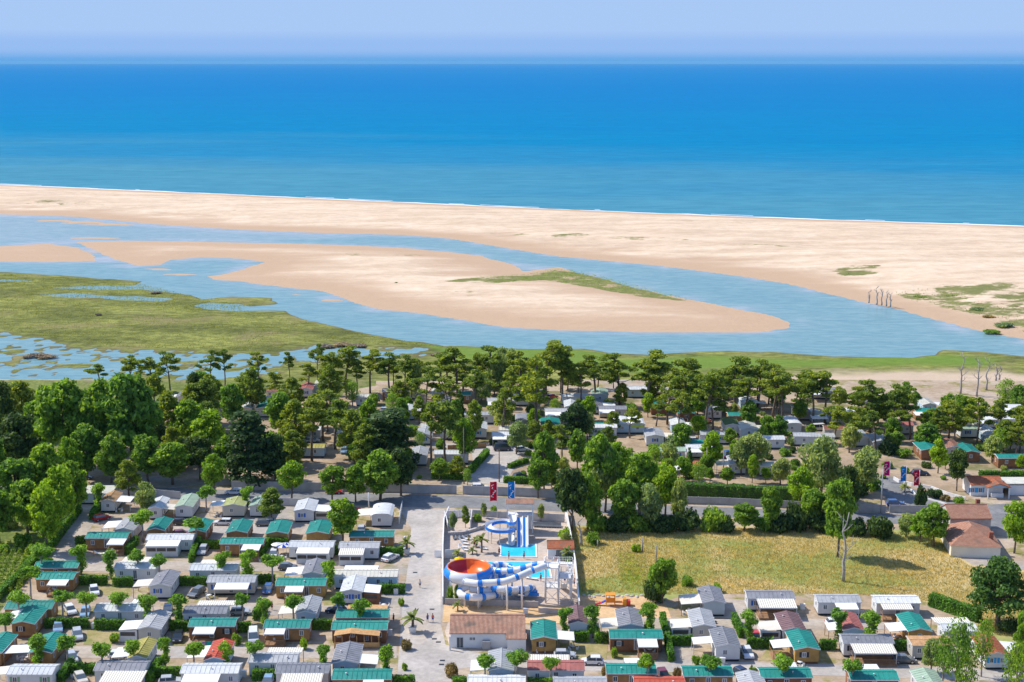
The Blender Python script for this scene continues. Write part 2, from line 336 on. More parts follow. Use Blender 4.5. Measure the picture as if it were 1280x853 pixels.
foliage('grass_marsh', (0.22, 0.25, 0.055), (0.42, 0.42, 0.11), 0.4)
foliage('twig', (0.20, 0.16, 0.14), (0.36, 0.29, 0.25), 0.2)
foliage('vine', (0.095, 0.177, 0.020), (0.367, 0.475, 0.086), 0.38)

# ------------------------------------------------------------------ mesh helpers
class MB:
    def __init__(s): s.v, s.f = [], []
    def quad(s, a, b, c, d):
        n = len(s.v); s.v += [tuple(a), tuple(b), tuple(c), tuple(d)]; s.f.append((n, n + 1, n + 2, n + 3)); return s
    def poly(s, pts):
        n = len(s.v); s.v += [tuple(p) for p in pts]; s.f.append(tuple(range(n, n + len(pts)))); return s
    def box(s, x0, x1, y0, y1, z0, z1):
        n = len(s.v)
        s.v += [(x0, y0, z0), (x1, y0, z0), (x1, y1, z0), (x0, y1, z0), (x0, y0, z1), (x1, y0, z1), (x1, y1, z1), (x0, y1, z1)]
        s.f += [tuple(n + k for k in q) for q in ((0, 3, 2, 1), (4, 5, 6, 7), (0, 1, 5, 4), (1, 2, 6, 5), (2, 3, 7, 6), (3, 0, 4, 7))]; return s
    def hexa(s, lo, hi):
        n = len(s.v); s.v += [tuple(p) for p in lo] + [tuple(p) for p in hi]; k = len(lo)
        s.f.append(tuple(n + i for i in reversed(range(k)))); s.f.append(tuple(n + k + i for i in range(k)))
        for i in range(k): j = (i + 1) % k; s.f.append((n + i, n + j, n + k + j, n + k + i))
        return s
    def tube(s, pts, rad, k=8, cap=True):
        pts = [Vector(p) for p in pts]; n0 = len(s.v)
        for i, p in enumerate(pts):
            t = (pts[min(i + 1, len(pts) - 1)] - pts[max(i - 1, 0)]).normalized()
            a = t.orthogonal().normalized() if abs(t.z) > 0.95 else t.cross(Vector((0, 0, 1))).normalized()
            b = t.cross(a); r = rad[i] if hasattr(rad, '__len__') else rad
            for q in range(k):
                w = 2 * math.pi * q / k
                s.v.append(tuple(p + a * (r * math.cos(w)) + b * (r * math.sin(w))))
        for i in range(len(pts) - 1):
            for q in range(k):
                a0, a1 = n0 + i * k + q, n0 + i * k + (q + 1) % k
                s.f.append((a0, a1, a1 + k, a0 + k))
        if cap:
            s.f.append(tuple(n0 + q for q in reversed(range(k)))); e = n0 + (len(pts) - 1) * k
            s.f.append(tuple(e + q for q in range(k)))
        return s
    def lathe(s, prof, k=20, cx=0, cy=0, a0=0.0, a1=2 * math.pi):
        n0 = len(s.v); full = abs(a1 - a0 - 2 * math.pi) < 1e-6; m = k if full else k + 1
        for r, z in prof:
            for q in range(m):
                w = a0 + (a1 - a0) * q / k; s.v.append((cx + r * math.cos(w), cy + r * math.sin(w), z))
        for i in range(len(prof) - 1):
            for q in range(k):
                p, p1 = n0 + i * m + q, n0 + i * m + (q + 1) % m
                s.f.append((p, p1, p1 + m, p + m))
        return s
    def mesh(s, name, mat=None, smooth=False):
        me = bpy.data.meshes.new(name); me.from_pydata(s.v, [], s.f)
        if mat: me.materials.append(MATS[mat])
        if smooth: me.polygons.foreach_set('use_smooth', [True] * len(me.polygons))
        me.update(); return me
def link(name, me, parent=None, loc=(0, 0, 0), rz=0.0, sc=None):
    o = bpy.data.objects.new(name, me); C.objects.link(o)
    o.location = loc
    if rz: o.rotation_euler = (0, 0, rz)
    if sc is not None: o.scale = sc if hasattr(sc, '__len__') else (sc, sc, sc)
    if parent: o.parent = parent
    return o
def npmesh(name, V, F, mat, smooth=False):
    me = bpy.data.meshes.new(name); k = F.shape[1]
    me.vertices.add(len(V)); me.vertices.foreach_set('co', np.asarray(V, np.float32).ravel())
    me.loops.add(F.size); me.loops.foreach_set('vertex_index', F.astype(np.int32).ravel())
    me.polygons.add(len(F)); me.polygons.foreach_set('loop_start', np.arange(0, F.size, k, dtype=np.int32))
    try: me.polygons.foreach_set('loop_total', np.full(len(F), k, np.int32))
    except Exception: pass
    if smooth: me.polygons.foreach_set('use_smooth', np.ones(len(F), bool))
    me.materials.append(MATS[mat]); me.update(calc_edges=True); me.validate(); return me

# ------------------------------------------------------------------ registry for labels
REG = []            # [obj, px, py, desc]
LANDMARKS = []      # (short, px, py)
USED = {}
def reg(o, cat, px, py, label=None, desc=None, group=None, mark=None):
    o['category'] = cat; o['kind'] = 'thing'
    if group: o['group'] = group
    if label: o['label'] = label; USED[label.lower()] = o
    else: REG.append((o, px, py, desc))
    if mark: LANDMARKS.append((mark, px, py))
def finish_labels():
    slots = {}
    ordw = ['', 'second', 'third', 'fourth', 'fifth', 'sixth', 'seventh', 'eighth', 'ninth', 'tenth']
    def rel(px, py, L):
        dx, dy = px - L[1], (py - L[2]) * 1.3
        if abs(dx) >= abs(dy): return 'left of' if dx < 0 else 'right of'
        return 'in front of' if dy > 0 else 'behind'
    todo = sorted(REG, key=lambda r: min(abs(r[1] - L[1]) + 1.3 * abs(r[2] - L[2]) for L in LANDMARKS))
    for o, px, py, desc in todo:
        best = sorted(LANDMARKS, key=lambda L: (px - L[1]) ** 2 + (1.3 * (py - L[2])) ** 2)
        for L in best:
            k = (desc, L[0], rel(px, py, L))
            if len(slots.get(k, [])) < 4: break
        slots.setdefault(k, []).append(((px - L[1]) ** 2 + (1.3 * (py - L[2])) ** 2, o))
    for (desc, short, r), lst in slots.items():
        lst.sort(key=lambda t: t[0])
        for i, (d, o) in enumerate(lst):
            if len(lst) == 1: o['label'] = f'{desc} just {r} {short}'
            elif i == 0: o['label'] = f'nearest {desc} {r} {short}'
            else: o['label'] = f'{ordw[i]} {desc} {r} {short}'
def structure(name, me, **k):
    o = link(name, me, **k); o['kind'] = 'structure'; return o
# ================================================================== THE LARGE STRUCTURE
WL = -0.6                                   # water level
def gp(pts, z=0.0): return [tuple(G(x, y, z)[:2]) for x, y in pts]
def setattr_(me, name, vals):
    a = me.attributes.new(name, 'FLOAT', 'POINT'); a.data.foreach_set('value', np.asarray(vals, np.float32))
def heightfield(name, x0, x1, y0, y1, dx, dy, zfun, mat, attrs=None, keep=-1.2):
    xs = np.arange(x0, x1 + dx, dx); ys = np.arange(y0, y1 + dy, dy)
    X, Y = np.meshgrid(xs, ys); Z = zfun(X, Y)
    n, m = X.shape
    idx = np.arange(n * m).reshape(n, m)
    F = np.stack([idx[:-1, :-1], idx[:-1, 1:], idx[1:, 1:], idx[1:, :-1]], -1).reshape(-1, 4)
    zz = Z.ravel(); ok = zz[F].max(1) > keep; F = F[ok]
    used = np.unique(F); re = np.full(n * m, -1); re[used] = np.arange(len(used)); F = re[F]
    V = np.stack([X.ravel(), Y.ravel(), zz], -1)[used]
    me = npmesh(name, V, F, mat, True)
    for k, fn in (attrs or {}).items(): setattr_(me, k, fn(V[:, 0], V[:, 1], V[:, 2]))
    o = structure(name, me); return o
sm = lambda t: np.clip(t, 0, 1) ** 2 * (3 - 2 * np.clip(t, 0, 1))

SHORE = [(-400, 215), (0, 231), (200, 239.5), (400, 248.5), (600, 257.5), (800, 266), (1000, 273.5), (1280, 283), (1700, 296)]
SPIT_LOW = [(1800, 520), (1420, 452), (1280, 425), (1240, 419), (1200, 410), (1160, 399), (1130, 389), (1090, 380), (1060, 373), (1000, 360), (940, 348), (880, 340), (820, 333), (760, 327), (700, 321),
            (620, 309), (560, 299), (500, 294), (420, 292), (300, 288), (200, 281), (100, 272), (0, 268), (-400, 250)]
ISLAND = [(95, 303), (150, 301), (230, 302), (320, 304), (420, 306), (500, 309), (560, 315), (600, 320), (640, 331), (656, 339), (700, 334), (740, 345), (800, 361), (860, 374), (920, 385), (970, 395),
          (990, 404), (985, 411), (950, 415), (900, 416), (800, 416), (700, 413), (640, 410), (600, 405), (560, 398), (520, 392), (480, 388), (440, 378), (400, 365), (370, 362), (330, 357), (300, 352), (270, 350),
          (260, 346), (285, 342), (310, 334), (330, 328), (300, 324), (250, 322), (215, 325), (200, 331), (170, 333), (140, 325), (125, 315), (105, 308)]
BAR = [(-300, 302), (0, 308), (60, 305), (98, 309), (120, 318), (122, 327), (60, 328), (0, 327), (-300, 320)]
MARSH = [(-500, 325), (0, 340), (70, 344), (120, 348), (177, 352), (168, 357), (120, 357), (60, 360), (120, 363), (180, 362), (240, 369), (252, 375), (290, 371), (340, 373), (346, 380), (310, 384), (268, 383), (262, 387), (355, 389), (372, 398),
         (420, 408), (440, 414), (500, 425), (560, 432), (650, 436), (730, 436.5), (770, 442), (820, 444), (850, 441), (900, 439), (960, 440), (1040, 446), (1140, 447), (1168, 444), (1180, 438), (1230, 440), (1280, 446), (1800, 470), (1900, 540), (-500, 540)]
FLOOD = [(-500, 400), (0, 412), (60, 421), (140, 434), (240, 436), (330, 440), (395, 424), (470, 430), (560, 434), (545, 446), (480, 452), (420, 452), (330, 478), (280, 494), (150, 486), (-500, 500)]
POOLS = [[(40, 369), (90, 366), (165, 371), (160, 374), (90, 373)], [(128, 373), (170, 370), (226, 374), (200, 377), (150, 376)], [(240, 382), (262, 378), (300, 380), (345, 388), (300, 389), (255, 386)], [(0, 349), (45, 351), (40, 353), (0, 352)]]
BARE = [(870, 470), (950, 466), (1040, 462), (1100, 459), (1180, 458), (1230, 461), (1330, 470), (1500, 520), (860, 520)]
FRESH = [(520, 428), (740, 437), (780, 447), (850, 443), (1040, 448), (1170, 442), (1260, 448), (1230, 456), (1130, 456), (1000, 459), (900, 462), (800, 465), (560, 448)]

shore_w, low_w = gp(SHORE, WL), gp(SPIT_LOW, WL)
spit_w = shore_w + low_w; isl_w = gp(ISLAND, WL); bar_w = gp(BAR, WL)
marsh_w, flood_w = gp(MARSH, WL), gp(FLOOD, WL); pools_w = [gp(p, WL) for p in POOLS]; bare_w = gp(BARE); fresh_w = gp(FRESH)

# --- sea and lagoon
def water(name, mat, xs, ys, deep):
    X, Y = np.meshgrid(np.array(xs, float), np.array(ys, float)); n, m = X.shape
    idx = np.arange(n * m).reshape(n, m)
    F = np.stack([idx[:-1, :-1], idx[:-1, 1:], idx[1:, 1:], idx[1:, :-1]], -1).reshape(-1, 4)
    V = np.stack([X.ravel(), Y.ravel(), np.full(n * m, WL)], -1)
    me = npmesh(name, V, F, mat); setattr_(me, 'deep', deep(V[:, 0], V[:, 1])); return structure(name, me)
sx, sy = np.array([p[0] for p in shore_w]), np.array([p[1] for p in shore_w])
def mid_spit(x): return np.interp(x, sx, sy) - 60
# the sea's near edge runs under the crest of the spit
xs = np.unique(np.concatenate([np.linspace(-60000, -900, 14), np.linspace(-900, 900, 91), np.linspace(900, 60000, 14)]))
tt = np.concatenate([np.linspace(0, 2500, 60), np.geomspace(2600, 60000, 50)])
X, T = np.meshgrid(xs, tt); Y = mid_spit(X) + T
n, m = X.shape; idx = np.arange(n * m).reshape(n, m)
F = np.stack([idx[:-1, :-1], idx[:-1, 1:], idx[1:, 1:], idx[1:, :-1]], -1).reshape(-1, 4)
me = npmesh('sea', np.stack([X.ravel(), Y.ravel(), np.full(X.size, WL)], -1), F, 'sea_water')
off = T.ravel() - 60
setattr_(me, 'deep', np.clip(off / 1100, 0, 1) ** 0.8 * 0.55 + np.clip((off - 1000) / 4000, 0, 1) ** 0.6 * 0.45 - .04); sea = structure('sea', me)
# the lagoon ends under the same crest
tt = np.linspace(0, 1, 60); xs = np.linspace(-1500, 1500, 151)
X, T = np.meshgrid(xs, tt); Y = 400 + (mid_spit(X) - 400) * T
n, m = X.shape; idx = np.arange(n * m).reshape(n, m)
F = np.stack([idx[:-1, :-1], idx[:-1, 1:], idx[1:, 1:], idx[1:, :-1]], -1).reshape(-1, 4)
me = npmesh('lagoon', np.stack([X.ravel(), Y.ravel(), np.full(X.size, WL)], -1), F, 'lagoon_water')
sha = gp([(-300, 262), (40, 268), (300, 288), (520, 297), (330, 303), (140, 299), (60, 306), (130, 330), (250, 352), (420, 376), (480, 392), (380, 372), (200, 345), (120, 310), (0, 305), (-300, 300)], WL)
dw = sdist(X.ravel(), Y.ravel(), sha)
de = np.minimum.reduce([np.abs(sdist(X.ravel(), Y.ravel(), q)) for q in (spit_w, isl_w, bar_w)])
setattr_(me, 'deep', np.clip(de / 14, 0, 1) * 0.8 - 0.55 * sm(dw / 16 + 0.3)); lagoon = structure('lagoon', me)

# --- sand spit with low dunes
VEG_SPIT = [gp([(1110, 368), (1180, 358), (1290, 356), (1340, 372), (1340, 420), (1285, 420), (1250, 405), (1200, 392), (1130, 376)]),
            gp([(1030, 340), (1060, 330), (1110, 336), (1100, 347), (1050, 348)]), gp([(540, 289), (700, 292), (860, 303), (1000, 312), (1000, 316), (820, 306), (640, 296)]),
            gp([(0, 254), (90, 253), (200, 262), (330, 266), (330, 269), (150, 260), (0, 257)])]
def z_spit(X, Y):
    d = sdist(X, Y, spit_w) + fbm(X / 40, Y / 40, 3) * 7
    up = np.interp(X, sx, sy) - Y
    z = WL + np.where(up < 60, 0.03, 0.011) * np.clip(d, -40, 24) + 0.026 * np.clip(d - 16, 0, 55) + 1.0 * sm((d - 45) / 50)
    z += sm((d - 14) / 30) * (fbm(X / 35, Y / 22, 5, 5) * 2.2 + fbm(X / 7, Y / 6, 9, 3) * 0.55)
    return np.where(d < 0, WL + d * 0.05, z)
def veg_spit(x, y, z):
    v = np.zeros_like(x)
    for i, p in enumerate(VEG_SPIT): v = np.maximum(v, sm(sdist(x, y, p) / 9 + 0.3) * (0.72 if i < 2 else 0.55))
    return v
spit = heightfield('sand_spit', -640, 640, 520, 1420, 3.0, 3.0, z_spit, 'sand', {'veg': veg_spit})
VEG_ISL = [gp([(545, 353), (600, 346), (660, 343), (692, 336), (725, 339), (785, 354), (872, 377), (800, 371), (735, 359), (680, 351), (600, 356)]), gp([(420, 317), (480, 314), (560, 316), (560, 319), (440, 322)]), gp([(585, 375), (640, 358), (640, 364), (560, 365)])]
def z_isl(X, Y):
    d = sdist(X, Y, isl_w) + fbm(X / 25, Y / 25, 13) * 6
    z = WL + 0.010 * np.clip(d, -40, 24) + 0.024 * np.clip(d - 18, 0, 45) + fbm(X / 16, Y / 9, 71, 4) * .13 * sm(d / 6) + sm((d - 24) / 30) * (fbm(X / 30, Y / 18, 15, 5) * 1.3 + fbm(X / 6, Y / 5, 19, 3) * 0.3)
    return np.where(d < 0, WL + d * 0.05, z)
def veg_isl(x, y, z):
    v = np.zeros_like(x)
    for i, p in enumerate(VEG_ISL): v = np.maximum(v, sm(sdist(x, y, p) / 5 + 0.4) * (0.84 if i == 0 else 0.55))
    return v
island = heightfield('sand_island', -330, 190, 520, 880, 2.0, 2.0, z_isl, 'sand', {'veg': veg_isl})
def z_bar(X, Y):
    d = sdist(X, Y, bar_w) + fbm(X / 25, Y / 25, 23) * 6
    return np.where(d < 0, WL + d * 0.05, WL + 0.008 * np.clip(d, 0, 25) + fbm(X / 20, Y / 12, 29, 5) * 0.2 * sm(d / 8))
bar = heightfield('sandbar', -520, -190, 680, 900, 2.5, 2.5, z_bar, 'sand', {'veg': lambda x, y, z: x * 0})

# half-drowned flats between the bar and the island
FLAT = [(60, 296), (150, 297), (215, 303), (230, 322), (200, 332), (262, 345), (300, 354), (360, 363), (420, 374), (470, 388), (430, 384), (380, 372), (300, 360), (235, 350), (170, 338), (120, 326), (95, 308)]
FLAT2 = [(-250, 262), (0, 270), (110, 275), (210, 284), (120, 285), (0, 281), (-250, 275)]
fl_w, fl2_w = gp(FLAT, WL), gp(FLAT2, WL)
def z_flat(X, Y):
    d = np.maximum(sdist(X, Y, fl_w), sdist(X, Y, fl2_w)) + fbm(X / 14, Y / 14, 83) * 8
    return WL - .055 + sm(d / 8) * .03 + fbm(X / 26, Y / 9, 85, 5) * .22 + np.clip(d, -20, 0) * .05
heightfield('mudflat', -520, -60, 570, 1010, 2.0, 2.0, z_flat, 'sand', {'veg': lambda x, y, z: x * 0}, keep=WL - .03)

# --- salt marsh: pools are where the ground dips under the water level
def z_marsh(X, Y):
    d = sdist(X, Y, marsh_w) + fbm(X / 9, Y / 9, 33) * 3.5
    z = WL + np.clip(d * 0.06, -1, 0.28) + sm(d / 10) * fbm(X / 14, Y / 14, 37, 4) * 0.25
    f = sm(sdist(X, Y, flood_w) / 26 + 0.35)
    wet = fbm(X / 30, Y / 14, 41, 5) * 0.8 + fbm(X / 3.2, Y / 4.5, 43, 4) * 1.7
    z = z * (1 - f) + f * (WL - 0.085 + wet * 0.5)
    for i, p in enumerate(pools_w):
        k = sm((sdist(X, Y, p) + fbm(X / 10, Y / 6, 47 + i) * 5) / 4 + 0.3); z = z * (1 - k) + k * (WL - 0.25)
    up = sm((480 - Y) / 40)                                                  # rises gently to the camp
    return z * (1 - up) + up * np.maximum(z, -0.10) * 0.3
marsh = heightfield('marsh', -420, 420, 455, 790, 1.3, 1.6, z_marsh, 'marsh',
    {'bare': lambda x, y, z: sm(sdist(x, y, bare_w) / 14 + 0.2 + fbm(x / 12, y / 12, 51) * 1.2), 'veg': lambda x, y, z: sm(sdist(x, y, fresh_w) / 9 + 0.4 + fbm(x / 15, y / 15, 53)) * 0.85})

# --- the camp's ground sheet
def sheet(name, pts, mat, z, px=True, sub=None):
    w = gp(pts, z) if px else pts
    me = MB().poly([(x, y, z) for x, y in w]).mesh(name, mat); return structure(name, me)
g = MB(); g.poly([(-900, -300, 0), (900, -300, 0), (900, 470, 0), (420, 474, 0), (200, 470, 0), (60, 474, 0), (-60, 470, 0), (-200, 474, 0), (-420, 470, 0), (-900, 470, 0)]); structure('ground', g.mesh('ground', 'ground'))
structure('coast_ground', MB().quad((-900, 466, -0.12), (-410, 466, -0.12), (-410, 700, -0.5), (-900, 700, -0.5)).mesh('coast_ground', 'scrub'))
structure('coast_ground', MB().quad((410, 466, -0.12), (900, 466, -0.12), (900, 600, -0.5), (410, 600, -0.5)).mesh('coast_ground', 'scrub'))
sheet('camp_soil', [(430, 493), (700, 489), (1000, 493), (1290, 520), (1290, 620), (1000, 618), (850, 612), (640, 603), (500, 600), (330, 598), (180, 590), (110, 570), (100, 515), (210, 497)], 'camp_sand', 0.008)
sheet('rough_grass', [(-80, 475.5), (300, 475.5), (470, 475.5), (470, 482), (432, 489), (425, 497), (210, 500), (100, 514), (-80, 508)], 'scrub', 0.010)
sheet('scrub_land', [(-40, 500), (95, 500), (100, 570), (110, 600), (98, 640), (66, 690), (-5, 770), (-60, 770)], 'scrub', 0.012)
sheet('meadow', [(708, 657), (850, 656), (1000, 660), (1180, 664), (1192, 692), (1215, 706), (1300, 715), (1310, 820), (1240, 800), (1215, 776), (1160, 754), (1120, 744), (1000, 741), (860, 742), (830, 752), (800, 745), (724, 744), (716, 700)], 'meadow', 0.012)
0 and sheet('lawn', [(770, 697), (792, 690), (806, 700), (806, 740), (786, 745), (776, 722)], 'lawn', 0.017)
sheet('playground_sand', [(724, 745), (760, 743), (806, 746), (832, 754), (840, 775), (800, 778), (728, 776)], 'orange_sand', 0.02)
# roads and lanes
sheet('road', [(-60, 603), (90, 606), (300, 613), (500, 618), (640, 622), (760, 629), (1000, 638), (1170, 645), (1300, 640), (1300, 664), (1170, 657), (1000, 650), (760, 642), (640, 637), (520, 634), (300, 628), (90, 620), (-60, 616)], 'asphalt_dark', 0.016)
sheet('camp_road', [(488, 870), (497, 840), (499, 812), (503, 760), (511, 700), (514, 660), (498, 636), (556, 636), (554, 660), (551, 700), (551, 780), (557, 806), (600, 817), (700, 824), (940, 828), (1300, 838), (1300, 853), (940, 842), (700, 838), (600, 832), (563, 838), (566, 870)], 'asphalt', 0.024)
for i, pts in enumerate([
    [(100, 701), (430, 702), (430, 714), (96, 714)], [(285, 756), (500, 756), (500, 769), (285, 769)], [(85, 808), (496, 808), (496, 823), (85, 823)],
    [(170, 655), (436, 655), (436, 668), (165, 668)], [(95, 628), (128, 636), (112, 662), (104, 701), (62, 703), (74, 680), (92, 650)],
    [(720, 772), (1140, 775), (1140, 787), (720, 785)], [(888, 748), (936, 750), (930, 774), (893, 774)], [(842, 806), (868, 806), (866, 828), (846, 828)]]):
    sheet('lane', pts, 'lane_gravel', 0.030)
for pts in [[(60, 716), (166, 717), (164, 745), (95, 742), (70, 735)], [(110, 788), (152, 789), (140, 806), (104, 806)], [(204, 745), (236, 745), (236, 765), (214, 768)], [(214, 790), (236, 792), (232, 807), (214, 808)],
            [(960, 810), (990, 812), (985, 826), (948, 826)], [(700, 804), (760, 806), (758, 824), (700, 824)], [(405, 742), (424, 744), (422, 757), (405, 757)]]:
    sheet('dry_lawn', pts, 'dry_lawn', 0.036)
sheet('entrance_road', [(1090, 608), (1100, 596), (1118, 596), (1126, 606), (1160, 618), (1210, 632), (1300, 628), (1300, 641), (1200, 645), (1150, 640), (1110, 624)], 'asphalt_dark', 0.028)
sheet('inner_road', [(586, 604), (592, 585), (590, 566), (560, 560), (500, 556), (500, 551), (600, 555), (700, 562), (700, 568), (650, 568), (640, 590), (630, 605)], 'asphalt', 0.022)
sheet('sandy_track', [(868, 580), (862, 548), (890, 520), (840, 505), (700, 508), (560, 504), (560, 499), (840, 498), (910, 515), (960, 556), (1060, 566), (1060, 574), (960, 566), (905, 590)], 'camp_sand', 0.020)
sheet('pool_terrace', [(556, 640), (706, 642), (722, 742), (723, 758), (688, 764), (555, 756), (553, 700)], 'paving', 0.034)
sheet('slide_ground', [(555, 756), (640, 757), (722, 758), (726, 776), (690, 780), (553, 778)], 'orange_sand', 0.040)
sheet('house_apron', [(556, 790), (562, 808), (660, 818), (662, 806), (640, 780), (560, 778)], 'paving', 0.045)

# surf along the shore: low breaking ridges of foam
m_, nt_, b_ = nodes('foam'); b_.inputs['Base Color'].default_value = (0.85, 0.87, 0.88, 1); b_.inputs['Roughness'].default_value = 0.8; MATS['foam'] = m_
f = MB()
for k, (o0, w, hh, thr) in enumerate(((0.5, 3.0, 0.10, -0.6), (8, 1.2, 0.10, 0.12))):
    xs = np.arange(-700, 700, 4.0); nz = fbm(xs / 30, xs * 0 + k * 9.7, 61 + k); wob = fbm(xs / 18, xs * 0 + 3.1, 67 + k) * 7
    for i in range(len(xs) - 1):
        if nz[i] < thr: continue
        ya, yb = np.interp(xs[i], sx, sy) + o0 + wob[i], np.interp(xs[i + 1], sx, sy) + o0 + wob[i + 1]
        f.quad((xs[i], ya - w, WL + .03), (xs[i + 1], yb - w, WL + .03), (xs[i + 1], yb, WL + hh), (xs[i], ya, WL + hh))
        f.quad((xs[i], ya, WL + hh), (xs[i + 1], yb, WL + hh), (xs[i + 1], yb + w * .5, WL + .03), (xs[i], ya + w * .5, WL + .03))
o = link('surf', f.mesh('surf', 'foam')); o['kind'] = 'stuff'; o['label'] = 'thin white line of surf breaking along the sandy beach'; o['category'] = 'surf'

# haze over the sea
hz = MB().box(-70000, 70000, -600, 66000, -4, CAMH + 12).mesh('haze')
m_ = bpy.data.materials.new('haze'); m_.use_nodes = True; nt_ = m_.node_tree; nt_.nodes.clear()
pv = nt_.nodes.new('ShaderNodeVolumePrincipled'); pv.inputs['Color'].default_value = (0.30, 0.66, 1.0, 1); pv.inputs['Density'].default_value = 1.3e-5
om = nt_.nodes.new('ShaderNodeOutputMaterial'); nt_.links.new(pv.outputs[0], om.inputs['Volume'])
hz.materials.append(m_); o = link('haze', hz); o['kind'] = 'stuff'
# ================================================================== MOBILE HOMES
UNIT = {}
def unit(name, mat, fn, smooth=False):
    k = (name, mat)
    if k not in UNIT: b = MB(); fn(b); UNIT[k] = b.mesh(name, mat, smooth)
    return UNIT[k]
def ubox(b): b.box(-.5, .5, -.5, .5, -.5, .5)
def part_box(name, mat, parent, x0, x1, y0, y1, z0, z1, rz=0):
    """a box part at true size (shared by size)"""
    k = (name, mat, round(x1 - x0, 2), round(y1 - y0, 2), round(z1 - z0, 2))
    if k not in UNIT:
        a, b, c = (x1 - x0) / 2, (y1 - y0) / 2, (z1 - z0) / 2
        UNIT[k] = MB().box(-a, a, -b, b, -c, c).mesh(name, mat)
    return link(name, UNIT[k], parent, ((x0 + x1) / 2, (y0 + y1) / 2, (z0 + z1) / 2), rz)
def window(parent, x, y, z, face, w=0.9, h=1.0, shutter=None, frame='white_paint', door=False):
    """face: 'f' front (-y), 'l' left (-x), 'r' right (+x)"""
    rz = {'f': 0, 'l': -math.pi / 2, 'r': math.pi / 2}[face]
    nm = 'door' if door else 'window'
    fr = unit('%s_%.2f_%.2f' % (nm, w, h), frame, lambda b: (b.box(-w / 2, w / 2, -.05, .0, -h / 2, -h / 2 + .09), b.box(-w / 2, w / 2, -.05, 0, h / 2 - .09, h / 2), b.box(-w / 2, -w / 2 + .09, -.05, 0, -h / 2 + .09, h / 2 - .09),
         b.box(w / 2 - .09, w / 2, -.05, 0, -h / 2 + .09, h / 2 - .09), b.box(-.03, .03, -.045, 0, -h / 2 + .09, h / 2 - .09)))
    o = link(nm, fr, parent, (x, y, z), rz)
    pn = unit('pane_%.2f_%.2f' % (w, h), 'window_glass', lambda b: b.box(-w / 2 + .08, w / 2 - .08, -.025, .0, -h / 2 + .08, h / 2 - .08))
    link('pane', pn, o)
    if shutter:
        sh = unit('shutter_%.2f' % h, shutter, lambda b: b.box(-.21, .21, -.06, -.002, -h / 2, h / 2))
        for s in (-1, 1): link('shutter', sh, o, (s * (w / 2 + .24), 0, 0))
    return o
HOME_FOOT = []
ROOFW = {'teal': 'teal', 'grey': 'grey', 'pale': 'pale grey', 'charcoal': 'charcoal', 'mauve': 'mauve', 'red': 'red', 'pink': 'faded pink', 'orange': 'orange', 'yellow': 'yellow', 'lime': 'lime', 'palegreen': 'pale green', 'olive': 'olive green', 'cream': 'cream', 'tan': 'tan', 'brown': 'brown'}
WALLW = {'clad_white': 'white', 'clad_beige': 'beige', 'clad_blue': 'pale blue', 'timber': 'timber', 'timber_red': 'timber', 'timber_yellow': 'golden timber'}
